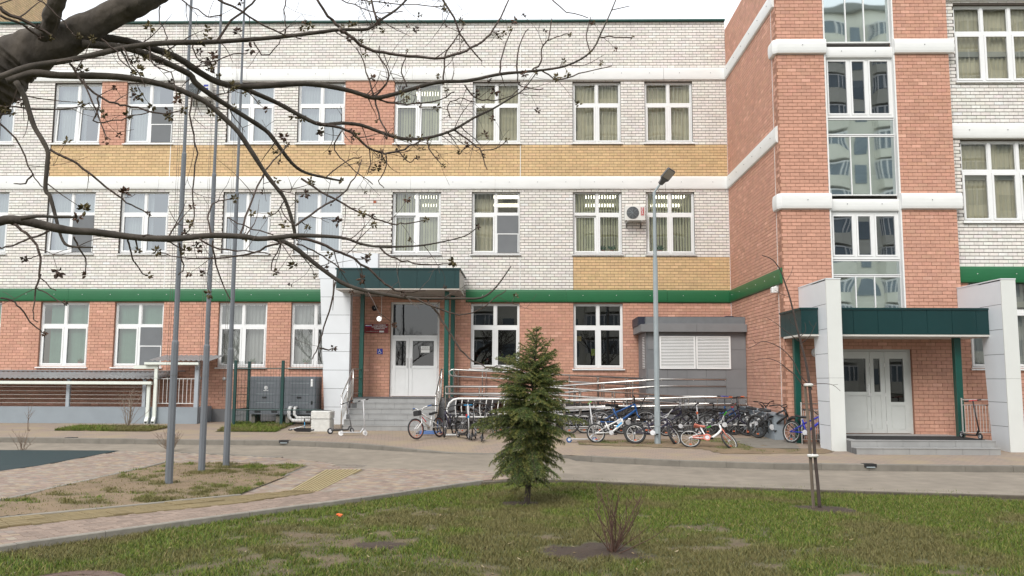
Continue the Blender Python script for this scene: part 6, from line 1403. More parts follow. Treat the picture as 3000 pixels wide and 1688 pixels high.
def add_branch(pts, rad, ya, yb, par=None, name='branch', n=7, twig=0.0, sub=3):
    q = smoothpath(br(pts, rad, ya, yb), sub)
    if max(p[3] for p in q) < 0.012: q = [np.array([p[0] + rt.gauss(0, .003), p[1] + rt.gauss(0, .006), p[2] + rt.gauss(0, .003), p[3]]) for p in q]
    else: q = [np.array([p[0], p[1], p[2], p[3] * rt.uniform(.94, 1.07)]) for p in q]
    pts3 = [tuple(p[:3]) for p in q]; rs = [float(p[3]) for p in q]
    big = max(rs) > 0.012
    (rough_tube(pts3, rs) if rs[0] > .05 else MB().tube(pts3, rs, n)).build(name, 'bark' if big else 'bark_twig', TREE, smooth=True) if (big or name == 'limb') else twigs.tube(pts3, rs, 5)
    TIPS.append((Vector(pts3[-1]), Vector(pts3[-1]) - Vector(pts3[-2])))
    # short spurs and side twigs
    L = sum((Vector(pts3[i + 1]) - Vector(pts3[i])).length for i in range(len(pts3) - 1))
    for k in range(int(L * twig * 1.5)):
        i = rt.randrange(1, len(pts3) - 1) if len(pts3) > 2 else 0; p0 = Vector(pts3[i]); d = (Vector(pts3[i + 1]) - p0).normalized()
        side(p0, d, min(rs[i] * 0.5, 0.0045), rt.uniform(0.10, 0.34), 1)
def side(p0, d, r, L, lvl):
    a = Vector((rt.gauss(0, 1), rt.gauss(0, .8), rt.gauss(0.1, 1))); a = (a - d * a.dot(d)); a = a.normalized() if a.length > .01 else Vector((0, 0, 1))
    v = (d * 0.6 + a).normalized(); pts = [p0]; p = p0.copy(); bend = Vector((rt.gauss(0, .25), rt.gauss(0, .25), rt.uniform(-.15, .35)))
    for k in range(5): v = (v + bend * 0.25 + Vector((rt.gauss(0, .1), rt.gauss(0, .1), rt.gauss(0, .1)))).normalized(); p = p + v * L / 5; pts.append(p.copy())
    twigs.tube([tuple(q) for q in pts], [max(r * (1 - k / 7), 0.0013) for k in range(6)], 4)
    TIPS.append((pts[-1], v))
    if lvl and rt.random() < 0.55:
        for _ in range(rt.randint(1, 2)): i = rt.randrange(2, 5); side(pts[i], v, r * .65, L * rt.uniform(.3, .6), 0)
# trunk and limbs
tk = [(*base[:2], base[2] - .1, .29)] + [(*P(-290 + i * 8, yy_, TR_Y), r_) for i, (yy_, r_) in enumerate(((1450, .25), (1000, .23), (700, .215)))] + [(*P(-215, 480, TR_Y), .205), (*P(-140, 350, TR_Y), .19), (*P(-60, 262, TR_Y), .17), (*P(-15, 226, TR_Y), .155)]
tq = smoothpath(tk, 4); rough_tube([tuple(p[:3]) for p in tq], [float(p[3]) for p in tq]).build('trunk', 'bark', TREE, smooth=True)
add_branch([(-60, 262), (-15, 228), (25, 190), (78, 157), (175, 124), (252, 85), (350, 32), (450, -18), (560, -90)], [84, 80, 66, 55, 48, 42, 38, 35, 30], 4.7, 4.9, name='limb')
add_branch([(120, 130), (144, 78), (155, 39), (171, -5), (190, -60)], [30, 26, 24, 22, 20], 4.72, 4.5, name='limb')
A = lambda *a, **k: add_branch(*a, **k)
A([(215, 118), (300, 112), (349, 116), (408, 130), (516, 167), (582, 210), (640, 241), (718, 254), (893, 245), (1000, 260), (1058, 276), (1097, 287), (1155, 276), (1252, 248), (1303, 239), (1369, 237), (1466, 217), (1543, 210), (1640, 198), (1699, 175), (1738, 144), (1761, 97), (1788, 39), (1810, -15)], [14, 12, 11, 10.5, 9.5, 9, 8, 7, 6, 5.5, 5, 4, 3.2, 2.4, 1.6], 4.8, 6.6, twig=3)
A([(240, 128), (330, 136), (388, 144), (466, 175), (555, 217), (571, 241), (621, 280), (699, 330), (776, 380), (807, 415), (854, 477), (893, 505), (951, 520), (1000, 530)], [13, 12, 11, 10, 9.5, 9, 8, 7.5, 7, 6, 5, 4, 3], 4.75, 5.8, twig=3.5)
A([(-40, 238), (0, 225), (89, 194), (194, 178), (299, 155), (388, 136), (485, 126), (640, 122), (815, 109), (932, 95), (1000, 87), (1078, 85), (1116, 58), (1163, 27), (1200, -10)], [9, 9, 9, 9, 8.5, 8, 7.5, 7, 6.5, 6, 5, 4, 3], 4.35, 5.6, twig=3)
A([(1000, 88), (1019, 101), (1078, 144), (1155, 161), (1272, 171), (1330, 161), (1380, 140), (1427, 109), (1450, 78), (1489, 0), (1495, -20)], [5.5, 5, 4.5, 4, 3, 2], 5.35, 6.0, twig=4)
A([(20, 238), (97, 215), (175, 221), (311, 223), (408, 233), (505, 256), (555, 276), (602, 299), (660, 349), (699, 388), (738, 446), (776, 505), (806, 545), (835, 585), (858, 655), (866, 700)], [12, 11.5, 11, 10, 9.5, 9, 8.5, 8, 7.5, 7, 6, 5.5, 5], 4.55, 5.3, twig=2.5)
A([(705, 254), (726, 264), (815, 303), (885, 342), (939, 365), (1000, 361), (1058, 367), (1116, 388), (1167, 404), (1217, 408), (1272, 400), (1330, 380), (1388, 346), (1446, 318), (1497, 287), (1532, 264), (1574, 210)], [7.5, 7, 7, 6, 5.5, 5, 5, 4.5, 4, 3.5, 3, 2, 1.5], 5.4, 6.4, twig=5)
A([(930, 362), (1000, 376), (1031, 392), (1078, 431), (1128, 450), (1167, 443), (1217, 419), (1260, 402)], [5, 4.5, 4, 3.5, 3, 2], 5.6, 6.0, twig=6)
A([(-30, 655), (0, 649), (23, 644), (78, 649), (155, 667), (217, 677), (272, 680), (349, 690), (427, 698), (524, 699), (621, 690), (718, 694), (757, 700), (835, 694), (873, 690), (1000, 696), (1058, 715), (1116, 723), (1217, 721), (1280, 712), (1342, 698), (1373, 686), (1400, 665)], [15, 14, 13, 11.5, 10.5, 10, 9.5, 9, 8.5, 8, 7, 5, 4, 3.2, 2.6, 2, 1.5], 4.3, 5.3, twig=2)
A([(60, 640), (110, 634), (170, 636), (228, 637)], [8, 5, 4, 3.5], 4.28, 4.4)
A([(800, 698), (835, 710), (873, 733), (932, 780), (1000, 828), (1058, 849), (1116, 861), (1194, 873), (1272, 875), (1349, 875), (1408, 873), (1446, 849), (1474, 814), (1497, 780)], [7.5, 7, 6.5, 6, 5.5, 5, 4, 3.5, 2.5, 1.5], 4.95, 5.4, twig=3)
A([(1214, 873), (1272, 900), (1330, 919), (1373, 919), (1411, 904), (1446, 877), (1481, 853)], [3, 2.5, 2, 1.5], 5.2, 5.3, twig=4)
A([(1252, 877), (1280, 919), (1318, 974), (1349, 1024), (1385, 1058), (1408, 1066), (1431, 1077), (1466, 1072)], [3.5, 3, 2.5, 1.5], 5.25, 5.3, twig=2)
A([(850, 693), (932, 712), (1000, 741), (1039, 758), (1097, 803), (1128, 830), (1155, 849), (1186, 855), (1245, 853)], [5, 4.5, 4, 3.5, 3, 1.6], 5.0, 5.3, twig=4)
A([(864, 660), (932, 616), (1000, 570), (1040, 520), (1060, 470)], [3.5, 3, 2.5, 1.5], 5.1, 5.4, twig=4)
A([(880, 520), (940, 560), (1000, 593), (1039, 616), (1097, 640), (1147, 655), (1186, 655), (1248, 644)], [3.5, 3, 2.5, 1.5], 5.2, 5.4, twig=4)
A([(1113, 725), (1136, 748), (1175, 764), (1233, 774), (1280, 776), (1330, 768)], [3, 2.5, 2, 1.5], 5.1, 5.2, twig=5)
A([(47, 240), (70, 280), (85, 326), (101, 373), (124, 411), (140, 446), (138, 485), (133, 555), (146, 575), (163, 636), (179, 694), (202, 721), (272, 725)], [8.5, 8, 7.5, 7, 6.5, 6, 5, 4, 2], 4.5, 4.6, twig=4)
A([(144, 439), (210, 470), (256, 502), (295, 535), (342, 572), (388, 601), (431, 622)], [4, 3.5, 3, 2], 4.55, 4.8, twig=3)
A([(35, 655), (78, 682), (105, 717), (116, 752), (116, 803), (105, 849), (97, 908), (99, 935), (113, 946)], [4.5, 4, 3.5, 3, 2, 1.5], 4.35, 4.4, twig=3)
A([(108, 845), (140, 860), (175, 885), (190, 888)], [2, 1.5], 4.38, 4.4); A([(118, 805), (140, 835), (168, 852)], [2, 1.5], 4.38, 4.4)
A([(140, 676), (90, 700), (40, 718), (-10, 728)], [3.5, 3, 2], 4.4, 4.3); A([(120, 745), (95, 755), (72, 758)], [1.6, 1.2], 4.38, 4.4)
for pts in ([(217, 690), (229, 725), (248, 756), (254, 807)], [(375, 704), (382, 741), (400, 776), (427, 811)], [(623, 706), (629, 752), (652, 830), (675, 877)], [(530, 710), (528, 748), (540, 787), (520, 805)], [(395, 702), (405, 735)],
            [(982, 826), (970, 888), (951, 958), (932, 1016), (912, 1049)], [(935, 1020), (965, 1023), (980, 1018)], [(0, 873), (31, 878), (62, 904), (89, 943), (116, 970), (132, 977)],
            [(617, 686), (612, 640), (619, 609), (637, 589), (687, 583)], [(559, 282), (561, 369), (575, 446), (565, 562), (567, 616), (559, 663), (543, 686)], [(0, 361), (47, 408), (85, 485), (109, 536), (128, 551)],
            [(98, 512), (72, 534), (40, 540)], [(-10, 309), (78, 318), (175, 320), (264, 305)], [(-5, 333), (50, 334)], [(415, 694), (450, 690), (520, 724), (545, 735)], [(585, 700), (640, 728), (720, 736), (790, 745)]):
    A(pts, [3, 2.4, 1.6], 4.6, 4.75, twig=2)
A([(835, 710), (796, 717), (738, 741), (660, 756), (543, 756), (485, 745), (462, 733)], [3.5, 2.5, 1.6], 4.9, 4.8, twig=5)
A([(703, 690), (730, 605), (769, 519), (800, 470), (850, 420)], [3.5, 3, 2.5, 2], 4.9, 5.4, twig=3)
A([(662, 636), (700, 655), (740, 670), (800, 690)], [2, 2], 4.9, 4.95, twig=6); A([(864, 662), (830, 630), (825, 600)], [2, 1.5], 5.0, 5.0, twig=4)
A([(830, 705), (800, 760), (795, 790), (820, 800)], [2.2, 1.5], 5, 5.0, twig=4); A([(870, 715), (920, 735), (960, 760), (1010, 800)], [2.5, 2], 5, 5.1, twig=8)
A([(202, 186), (241, 241), (287, 280), (334, 303), (365, 311), (427, 322), (485, 336), (536, 322)], [4, 3.5, 3, 2], 4.6, 4.9, twig=4)
A([(241, 233), (272, 303), (295, 361), (322, 411)], [3, 2.5, 1.6], 4.6, 4.6, twig=5); A([(287, 280), (289, 322), (272, 357), (330, 355), (415, 334), (443, 326)], [3, 2, 1.5], 4.65, 4.7, twig=3)
A([(361, 140), (388, 194), (411, 225), (427, 256)], [3, 2, 1.5], 4.7, 4.7, twig=4); A([(299, 116), (338, 148), (361, 186), (408, 210)], [2.5, 1.6], 4.7, 4.7, twig=4); A([(435, 135), (450, 190), (500, 215), (520, 290)], [2.5, 1.6], 4.8, 4.8, twig=3)
A([(565, 130), (575, 165), (610, 185), (680, 160), (730, 155)], [2.5, 1.5], 4.9, 5.0, twig=4); A([(745, 122), (765, 160), (800, 150), (820, 115)], [2.5, 1.5], 5.1, 5.1, twig=3)
A([(637, 120), (679, 58), (710, 35), (749, 0), (760, -20)], [4, 3.5, 3], 4.95, 4.9, twig=5); A([(640, 0), (710, 35), (776, 78), (839, 101), (880, 115)], [4, 3, 2], 4.9, 5.1, twig=6)
A([(925, -5), (963, 47), (994, 80)], [4, 5], 5.2, 5.3); A([(468, 20), (466, 60), (485, 95), (490, 120)], [2, 1.5], 4.8, 4.9, twig=5); A([(520, -10), (560, 20), (610, 50), (650, 45)], [2.5, 2], 4.8, 4.9, twig=10)
A([(840, -10), (830, 30), (838, 80), (835, 102)], [2, 2], 5.1, 5.1, twig=6); A([(1085, -10), (1095, 30), (1105, 62)], [3, 4], 5.4, 5.4, twig=6); A([(1000, 0), (1060, 25), (1120, 40), (1180, 35)], [2, 1.5], 5.5, 5.5, twig=14); A([(1010, -20), (1080, 5), (1180, 12), (1300, 20)], [2, 1.5], 5.5, 5.6, twig=16)
A([(1295, -5), (1330, 54), (1349, 101), (1373, 136), (1411, 179)], [3.5, 3, 2], 5.7, 5.8, twig=4); A([(1299, 248), (1303, 175), (1314, 144), (1349, 93), (1359, 70)], [3, 2.5, 1.5], 6.0, 6.0, twig=4)
A([(1516, 214), (1520, 136), (1547, 83)], [2.8, 1.5], 6.2, 6.3, twig=3); A([(1462, 221), (1474, 155), (1501, 83)], [2.8, 1.5], 6.1, 6.2, twig=4); A([(1559, 206), (1586, 182), (1586, 144), (1606, 116), (1617, 54)], [2.8, 1.5], 6.3, 6.3, twig=3); A([(1606, 118), (1640, 105), (1668, 100)], [1.8, 1.3], 6.3, 6.3)
A([(1586, 206), (1621, 229), (1660, 229), (1718, 210), (1792, 194)], [2.5, 1.4], 6.3, 6.4, twig=2); A([(1757, 109), (1800, 107), (1854, 110)], [2, 1.3], 6.5, 6.5, twig=3); A([(1726, 150), (1718, 105), (1730, 52)], [2, 1.3], 6.4, 6.5, twig=2); A([(1792, 28), (1845, 18)], [1.6, 1.2], 6.6, 6.6, twig=2)
A([(1613, -5), (1660, 35), (1722, 52)], [2, 1.4], 6, 6, twig=1); A([(1097, 287), (1074, 214), (1058, 163), (1045, 140)], [3, 1.5], 5.7, 5.7, twig=4); A([(1097, 282), (1132, 245), (1136, 210), (1113, 163), (1113, 136)], [3.5, 1.5], 5.75, 5.8, twig=4)
A([(1194, 256), (1175, 213), (1186, 175), (1192, 148)], [2.5, 1.5], 5.9, 5.9, twig=4); A([(1097, 291), (1113, 349), (1136, 388), (1160, 402)], [3, 2], 5.75, 5.7, twig=5); A([(1361, 248), (1388, 283), (1427, 295), (1485, 287), (1520, 260)], [2.5, 1.5], 6.1, 6.1, twig=6)
A([(1516, 214), (1520, 245), (1545, 258), (1590, 262)], [2, 1.4], 6.2, 6.2, twig=6); A([(1330, 380), (1388, 423), (1408, 443), (1427, 497)], [3, 1.5], 6.1, 6.1, twig=5); A([(1408, 440), (1454, 435), (1485, 411)], [2, 1.4], 6.1, 6.1, twig=4); A([(1100, 290), (1155, 302), (1210, 305), (1290, 292), (1330, 270)], [3, 1.8], 5.8, 5.9, twig=10)
A([(1320, 345), (1310, 310), (1350, 290), (1390, 300)], [2, 1.4], 6, 6, twig=12); A([(1250, 405), (1265, 450), (1300, 487)], [2.2, 1.4], 5.95, 5.95, twig=6); A([(1130, 450), (1132, 490), (1110, 530), (1125, 552)], [2.2, 1.4], 5.8, 5.8, twig=4); A([(1080, 432), (1085, 480), (1075, 510)], [2, 1.4], 5.8, 5.8, twig=5); A([(1000, 380), (980, 440), (1040, 500), (1090, 540)], [2.2, 1.5], 5.6, 5.7, twig=6); A([(955, 520), (1020, 470), (1060, 460)], [2, 1.5], 5.6, 5.6, twig=7); A([(1165, 440), (1200, 475), (1222, 461)], [2, 1.4], 5.9, 5.9, twig=6)
A([(0, 20), (30, 45), (110, 80), (150, 105)], [6, 5], 4.4, 4.6, twig=3); A([(0, 45), (70, 75), (115, 110)], [4, 3], 4.4, 4.6, twig=4); A([(0, 10), (40, -5)], [2, 2], 4.3, 4.3, twig=6); A([(110, -5), (170, 45), (210, 95), (230, 110)], [2.5, 2], 4.4, 4.5, twig=3)
twigs.build('twigs', 'bark_twig', TREE, fix=False, kind='stuff')
# bursting buds: little tufts of scales at twig ends
vs = []; fs = []; cs = []
for (p, d) in TIPS:
    if rt.random() < 0.58: continue
    near = p.z < 4.6; N = rt.randint(7, 12); s = rt.uniform(0.014, 0.026) * (1.15 if rt.random() < .5 else .8)
    cols = [(0.12, 0.065, 0.042), (0.075, 0.048, 0.036), (0.12, 0.095, 0.04), (0.14, 0.11, 0.05)]
    cc = rt.choice(cols)
    for k in range(N):
        a = Vector((rt.gauss(0, 1), rt.gauss(0, 1), rt.gauss(0, 1))).normalized(); b = a.orthogonal().normalized(); c = p + a * s * .25; k0 = len(vs); w_ = s * .38
        vs += [tuple(c - b * w_ * .4), tuple(c + a * s * .6 - b * w_), tuple(c + a * s * 1.3), tuple(c + a * s * .6 + b * w_), tuple(c + b.cross(a) * w_ + a * s * .5)]; fs += [(k0, k0 + 1, k0 + 2, k0 + 4), (k0, k0 + 4, k0 + 2, k0 + 3)]
        q = rt.uniform(.7, 1.3); cs += [[x * q for x in cc]] * 5
mesh_obj('buds', vs, fs, 'bud', TREE, colors=np.array(cs), fix=False, kind='stuff')
# ================================================================== SPRUCE
mat('needles', (1, 1, 1), 0.65, 0, attr='Col', spec=0.3); mat('spruce_bark', (0.075, 0.058, 0.045), 0.95, 0.3, 12, bump=0.6, bscale=40)
SP = T('spruce_tree', 'young dark green spruce standing on the lawn in mid-picture', 'spruce', tuple(SPR))
sY = SPR.y; sz0 = SPR.z; H = P(1577, 957, sY).z - sz0; sc_ = F / sY
trunk = smoothpath([(SPR.x, sY, sz0 - .05, .05), (SPR.x + .03, sY, sz0 + .4, .042), (SPR.x + .06, sY, sz0 + 1.2, .03), (SPR.x + .13, sY, sz0 + H * .8, .014), (SPR.x + .155, sY, sz0 + H, .006)], 4)
MB().tube([tuple(p[:3]) for p in trunk], [float(p[3]) for p in trunk], 8).build('trunk', 'spruce_bark', SP, smooth=True)
tx = lambda z: float(np.interp(z, [p[2] for p in trunk], [p[0] for p in trunk]))
rs = random.Random(3); wood = MB(); shoots = []
zr = lambda y: P(1550, y, sY).z - sz0
prof_h = [zr(y) for y in (1455, 1430, 1405, 1375, 1335, 1295, 1250, 1200, 1150, 1100, 1055, 1015, 980, 957)]
prof_w = [v / sc_ for v in (20, 38, 66, 96, 116, 118, 126, 130, 124, 104, 68, 40, 20, 4)]
hh = 0.17
while hh < H - 0.05:
    wmax = float(np.interp(hh, prof_h, prof_w)); nb = 7 if hh < H * .75 else 5; a0 = rs.uniform(0, 6.28)
    for k in range(nb):
        a = a0 + 2 * math.pi * k / nb + rs.gauss(0, .22); L = wmax * rs.choice((rs.uniform(.5, .8), rs.uniform(.72, 1.18))) * (1 + .22 * math.sin(2 * a + hh * 7) + .12 * math.sin(5 * a - hh * 11))
        up0 = float(np.interp(hh / H, [0, .25, .6, 1], [-.05, .05, .35, 1.1])); droop = float(np.interp(hh / H, [0, .3, .7, 1], [.38, .36, .2, 0]))
        pts = []; cx, cz = tx(sz0 + hh), sz0 + hh
        for i in range(6):
            t = i / 5; pts.append(Vector((cx + math.cos(a) * L * t, sY + math.sin(a) * L * t, cz + L * (up0 * t - droop * t * t))))
        wood.tube([tuple(p) for p in pts], [0.011 * (1 - .15 * i) * min(1, L * 2 + .2) for i in range(6)], 4, cap=False)
        if hh < H * .75 and rs.random() < .05: continue
        dens = 0.22 if hh < H * .13 else 0.6 if hh < H * .2 else 1.0
        shoots.append((pts, 1.0 * dens, hh)); m = max(3, int(L / 0.032))
        for j in range(m):
            if rs.random() > dens: continue
            t = (j + .6) / m; t = .08 + .9 * t; i = min(int(t * 5), 4); p0 = pts[i].lerp(pts[i + 1], t * 5 - i); d = (pts[i + 1] - pts[i]).normalized(); sd = d.cross(Vector((0, 0, 1))).normalized() * (1 if j % 2 else -1)
            l2 = (L * .34 * (1.1 - t) + .05) * rs.uniform(.7, 1.2); q = []
            for u in range(4): f = u / 3; q.append(p0 + (d * .75 + sd * .75).normalized() * l2 * f + Vector((0, 0, -l2 * (.30 + droop * .5) * f * f + rs.gauss(0, .004))))
            shoots.append((q, 1.0, hh)); wood.tube([tuple(x) for x in q], [.004, .0035, .003, .002], 3, cap=False)
            if l2 > .11 and rs.random() < .6:
                for sg in (-1, 1):
                    p1 = q[1]; dd = (d * .7 - sd * sg * .5 + Vector((0, 0, -.25))).normalized(); shoots.append(([p1, p1 + dd * l2 * .3, p1 + dd * l2 * .55], 1.0, hh))
    hh += (0.13 if hh < H * .15 else 0.058) if hh < H * .8 else 0.09
# side leader seen on the right of the top
sl_ = [P(1590, 1080, sY), P(1600, 1030, sY), P(1614, 990, sY)]; shoots.append((sl_, 1, H)); wood.tube([tuple(p) for p in sl_], .006, 4)
sl2 = [P(1520, 1145, sY - .2), P(1480, 1125, sY - .25), P(1440, 1112, sY - .3)]; shoots.append((sl2, 1, H * .6)); wood.tube([tuple(p) for p in sl2], .005, 4)
top_ = [Vector(tuple(p[:3])) for p in trunk[-7:]]; shoots.append((top_, 1, H))
wood.build('branches', 'spruce_bark', SP, fix=False)
V = []; C = []
rn = np.random.RandomState(4)
for (pts, dens, hh) in shoots:
    pa = np.array([tuple(p) for p in pts]); seg = np.linalg.norm(np.diff(pa, axis=0), axis=1); Lt = seg.sum(); n = max(4, int(Lt * 360 * dens))
    s = rn.uniform(0, Lt, n); cum = np.concatenate([[0], np.cumsum(seg)]); i = np.clip(np.searchsorted(cum, s) - 1, 0, len(seg) - 1); f = ((s - cum[i]) / np.maximum(seg[i], 1e-6))[:, None]
    p = pa[i] * (1 - f) + pa[i + 1] * f; d = (pa[i + 1] - pa[i]) / np.maximum(seg[i], 1e-6)[:, None]
    r_ = rn.normal(0, 1, (n, 3)); r_ -= d * (r_ * d).sum(1)[:, None]; r_ /= np.linalg.norm(r_, axis=1)[:, None]; r_[:, 2] += .25
    dirn = d * .75 + r_ * .8; dirn /= np.linalg.norm(dirn, axis=1)[:, None]; side_ = np.cross(dirn, rn.normal(0, 1, (n, 3))); side_ /= np.linalg.norm(side_, axis=1)[:, None]
    L = rn.uniform(.018, .032, n)[:, None]; w_ = .0026
    V.append(np.stack([p - side_ * w_, p + side_ * w_, p + dirn * L + side_ * w_ * .3, p + dirn * L - side_ * w_ * .3], 1).reshape(-1, 3))
    dist = np.hypot(p[:, 0] - np.interp(p[:, 2], [q[2] for q in trunk], [q[0] for q in trunk]), p[:, 1] - sY); tip = (s / Lt)[:, None]
    base_c = np.array([0.085, 0.14, 0.042]); olive = np.array([0.33, 0.29, 0.075]); t_ = np.clip(tip * .8 - .15 + rn.normal(0, .15, (n, 1)), 0, 1) * rn.choice([.35, 1.0], p=[.45, .55])
    if hh < H * .12: t_ = np.clip(t_ + .35, 0, 1)
    c = (base_c * (1 - t_) + olive * t_) * rn.uniform(.7, 1.35, (n, 1)); C.append(np.repeat(c, 4, 0))
V = np.concatenate(V); C = np.concatenate(C); nq = len(V) // 4
def bulk(name, V, idx_per, C, m, par, **props):
    me = bpy.data.meshes.new(name); org = ORG.get(par.name, Vector()); me.vertices.add(len(V)); me.vertices.foreach_set('co', (V - np.array(org)).ravel())
    n = len(V) // idx_per; me.loops.add(len(V)); me.loops.foreach_set('vertex_index', np.arange(len(V), dtype=np.int32)); me.polygons.add(n); me.polygons.foreach_set('loop_start', (np.arange(n) * idx_per).astype(np.int32)); me.update(calc_edges=True)
    ca = me.color_attributes.new('Col', 'FLOAT_COLOR', 'POINT'); ca.data.foreach_set('color', np.concatenate([C, np.ones((len(C), 1))], 1).astype(np.float32).ravel()); me.materials.append(MATS[m])
    o = bpy.data.objects.new(name, me); COL.objects.link(o); o.parent = par
    for k, v in props.items(): o[k] = v
    return o
bulk('crown', V, 4, C, 'needles', SP, kind='stuff')
# ================================================================== YOUNG STAKED TREE
mat('stake_wood', (0.17, 0.135, 0.105), 0.95, 0.3, 14, bump=0.6, bscale=40, stretch=(1, 1, .2)); mat('young_bark', (0.065, 0.048, 0.042), 0.85, 0.25, 12)
YT_ = T('young_tree', 'slender bare young tree on the right lawn bound with white ties', 'tree', tuple(YNG)); yy = YNG.y
def tt(pts, r0, r1, nm='branch', m='young_bark', dy=0.0):
    q = smoothpath([tuple(P(x, y, yy + dy)) for x, y in pts], 3); n = len(q); k = 7 if r0 > .01 else 5
    return MB().tube([tuple(p) for p in q], [r0 + (r1 - r0) * i / (n - 1) for i in range(n)], k).build(nm, m, YT_, smooth=True)
tt([(2402, 1496), (2396, 1420), (2388, 1340), (2382, 1250), (2372, 1140), (2366, 1090), (2358, 1050), (2345, 1000), (2330, 940), (2316, 880), (2300, 830), (2285, 790), (2262, 760), (2232, 748)], .028, .0065, 'trunk')
tt([(2376, 1142), (2372, 1128), (2366, 1085)], .026, .02, 'trunk')
for pts, r_ in (([(2352, 1130), (2330, 1100), (2310, 1085), (2280, 1060), (2240, 1050), (2200, 1062)], .008), ([(2372, 1130), (2345, 1100), (2325, 1060), (2300, 1030), (2270, 1010), (2235, 1000), (2215, 1010), (2190, 1022)], .009), ([(2340, 1000), (2315, 980), (2295, 965), (2270, 945), (2245, 930)], .007), ([(2350, 1005), (2372, 985), (2385, 960), (2392, 945)], .006), ([(2345, 985), (2360, 970), (2358, 945)], .005),
                ([(2376, 1126), (2410, 1124), (2440, 1128), (2462, 1146)], .006), ([(2440, 1128), (2455, 1126)], .003), ([(2312, 870), (2290, 862), (2270, 850)], .004), ([(2338, 960), (2318, 945), (2310, 930)], .004), ([(2385, 960), (2374, 950), (2370, 940)], .003), ([(2215, 1005), (2205, 996)], .003), ([(2330, 1098), (2300, 1075), (2285, 1070)], .004), ([(2300, 830), (2318, 800), (2322, 780)], .003)):
    tt(pts, r_ * 1.15, .0028)
ST = T('tree_stake', 'weathered wooden stake tied to the young tree', 'stake', tuple(G(2384, 1494, LAWN)))
q = [tuple(P(x, y, yy + .03)) for x, y in ((2384, 1496), (2374, 1340), (2368, 1240), (2358, 1130))]
MB().tube(q, [.025, .025, .023, .022], 7).build('pole', 'stake_wood', ST)
for (px, py, w_) in ((2381, 1335, .09), (2368, 1128, .07)):
    c = P(px, py, yy + .012); tb = MB(); tb.torus(tuple(c), w_ * .72, .022, 'z', 16, 6)
    for k in range(5): a = k * 1.3; tb.torus((c.x + .02 * math.cos(a), c.y - .01, c.z + .012 * math.sin(a)), w_ * .62, .014, 'z', 12, 5)
    tb.build('cloth_tie', mat('cloth_tie', (0.70, 0.69, 0.66), 0.95, 0.1, 20), ST, smooth=True)
# ================================================================== SHRUBS
mat('twig_red', (0.10, 0.055, 0.040), 0.85, 0.3, 20); mat('twig_pale', (0.24, 0.19, 0.15), 0.9, 0.25, 20); mat('twig_brown', (0.17, 0.12, 0.085), 0.9, 0.25, 20)
def shrub(label, p, h, spread, n, m, r0=.006, seed=0, parts=False):
    t = T('bare_shrub', label, 'shrub', tuple(p)); r_ = random.Random(seed); allm = MB()
    for k in range(n):
        a = r_.uniform(0, 6.28); lean = abs(r_.gauss(.0, .55)) * spread; hh = h * r_.uniform(.6, 1.0); mb = MB() if parts else allm; q = []; v = Vector((math.cos(a) * lean, math.sin(a) * lean, 1)).normalized()
        x = Vector(p) + Vector((r_.gauss(0, .03), r_.gauss(0, .03), -.02))
        for i in range(8): q.append(x.copy()); v = (v + Vector((r_.gauss(0, .12), r_.gauss(0, .12), .05))).normalized(); x = x + v * hh / 7
        mb.tube([tuple(z) for z in q], [r0 * (1 - i / 10) for i in range(8)], 5)
        for j in range(r_.randint(2, 5)):
            i = r_.randrange(2, 7); b = q[i]; d = Vector((r_.gauss(0, .6), r_.gauss(0, .6), r_.uniform(.3, 1))).normalized(); l_ = hh * r_.uniform(.08, .3); mb.tube([tuple(b), tuple(b + d * l_ * .5 + Vector((0, 0, .01))), tuple(b + d * l_ + Vector((r_.gauss(0, .01), 0, .03)))], [r0 * .55, r0 * .45, r0 * .28], 4)
        if parts: mb.build('stem', m, t, fix=False)
    if not parts: allm.build('stems', m, t, fix=False)
shrub('reddish bare shrub in a dark soil patch on the front lawn', SHR, 0.88, 1.0, 24, 'twig_red', .0075, 3, True)
shrub('rounded bare shrub behind the nearest flagpole', G(497, 1322, -.12), 0.66, 1.25, 30, 'twig_brown', .007, 5)
shrub('small sparse bare shrub at the left road edge', G(66, 1318, -.12), 0.62, .9, 12, 'twig_brown', .006, 6)
shrub('pale upright bare shrub in front of the areaway wall', G(376, 1254, .01), 1.35, .55, 16, 'twig_pale', .009, 8)
shrub('thin single-stem sapling on the verge at far left', G(80, 1262, .01), 1.3, .12, 2, 'twig_brown', .008, 9)
# ================================================================== APARTMENT BLOCK ACROSS THE STREET (seen only as reflections)
AB = T('apartment_block', 'beige apartment block with glazed balconies, reflected in the stair tower glazing', 'building', (20, -40, -.6))
ay = -40.0; mat('render_beige', (0.80, 0.79, 0.70), 0.9, 0.1, .4); mat('render_grey', (0.34, 0.35, 0.33), 0.9, 0.1, .4); mat('flat_glass', (0.22, 0.27, 0.31), 0.15, 0.2, .5)
X0_, X1_, HB = -10.0, 66.0, 40.6
MB().box(X0_, X1_, ay - 14, ay, -.6, HB).build('wall', 'render_beige', AB); MB().box(X0_ - .3, X1_ + .3, ay - 14.3, ay + .4, HB, HB + .5).build('roof', 'render_grey', AB)
proto = None; fl = 3.0
bal = MB(); par_ = [(-2.2, 0), (-2.0, .8), (-1.0, 1.25), (1.0, 1.25), (2.0, .8), (2.2, 0)]; bal.prism(par_, 0, 1.15, 'z'); par_mesh = bal.build('balcony', 'render_beige', AB, local=True)
gl_ = MB(); gp_ = [(x * .97, y * .97) for x, y in par_]; gl_.prism(gp_, 1.15, 2.55, 'z'); gl_mesh = gl_.build('balcony_glazing', 'flat_glass', AB, local=True)
fr_ = MB()
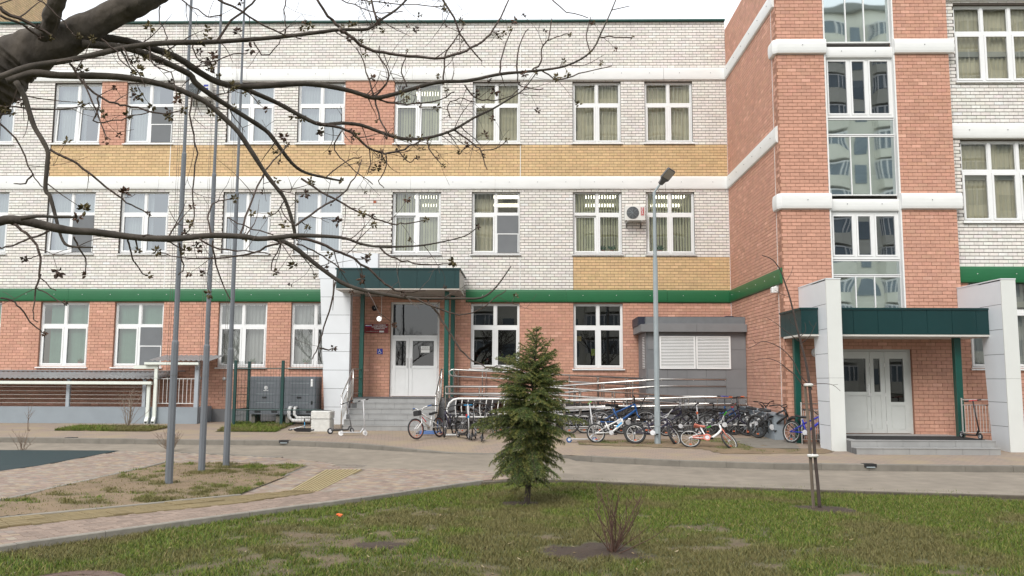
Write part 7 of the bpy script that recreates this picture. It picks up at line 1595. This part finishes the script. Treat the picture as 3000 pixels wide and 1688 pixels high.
for (a, b) in zip(par_[:-1], par_[1:]):
    for t in (0, .5): x, y = a[0] + (b[0] - a[0]) * t, a[1] + (b[1] - a[1]) * t; fr_.box(x - .06, x + .06, y - .06, y + .06, 1.15, 2.6)
fr_.prism([(x * 1.02, y * 1.02) for x, y in par_], 2.55, 2.7, 'z'); fr_mesh = fr_.build('balcony_frame', 'pvc', AB, local=True)
first_ = True
for fi in range(13):
    for bi in range(10):
        x = X0_ + 4 + bi * 7.4; z = .4 + fi * fl
        for src in (par_mesh, gl_mesh, fr_mesh):
            o = src if first_ else src.copy()
            if not first_: COL.objects.link(o)
            o.location = (x - 20, ay + 40, z + .6)
        first_ = False
wm = MB().box(-.7, .7, -.02, .06, 0, 1.5).build('window', 'flat_glass', AB, local=True); k = 0
for fi in range(13):
    for bi in range(9):
        o = wm if k == 0 else wm.copy()
        if k: COL.objects.link(o)
        k += 1; o.location = (X0_ + 7.7 + bi * 7.4 - 20, ay + 40, .4 + fi * fl + 1.4)

# bare trees across the street, seen as dark reflections in the ground-floor windows
rb = random.Random(21); tm = MB()
def grow(p, v, L, r, lvl):
    q = [p]; x = p.copy()
    for i in range(4): v = (v + Vector((rb.gauss(0, .12), rb.gauss(0, .12), .05))).normalized(); x = x + v * L / 4; q.append(x.copy())
    tm.tube([tuple(z) for z in q], [r * (1 - .12 * i) for i in range(5)], 5, cap=False)
    if lvl:
        for k in range(4 if lvl > 1 else 5):
            i = rb.randrange(2, 5); a = Vector((rb.gauss(0, 1), rb.gauss(0, 1), rb.uniform(0, .8))).normalized(); grow(q[i], (v * .7 + a).normalized(), L * rb.uniform(.5, .75), r * .5, lvl - 1)
grow(Vector((0, 0, 0)), Vector((0, 0, 1)), 3.2, .16, 4)
tp_ = None
for k, (x, y, s_) in enumerate(((-24, -13, 1.0), (-17, -15, 1.15), (-10, -13, .95), (-4, -16, 1.1), (5, -14, 1.0), (12, -15, 1.2), (21, -14, 1.05))):
    t = T('street_tree', 'bare tree across the street, %s from the left of seven, mirrored in windows' % ('first', 'second', 'third', 'fourth', 'fifth', 'sixth', 'seventh')[k], 'tree', (x, y, -.6), 'bare trees across the street')
    if tp_ is None: tp_ = tm.build('trunk_and_branches', 'bark', None, fix=False); o = tp_
    else: o = tp_.copy(); COL.objects.link(o)
    o.parent = t; t.scale = (s_, s_, s_); t.rotation_euler = (0, 0, k * 1.1)
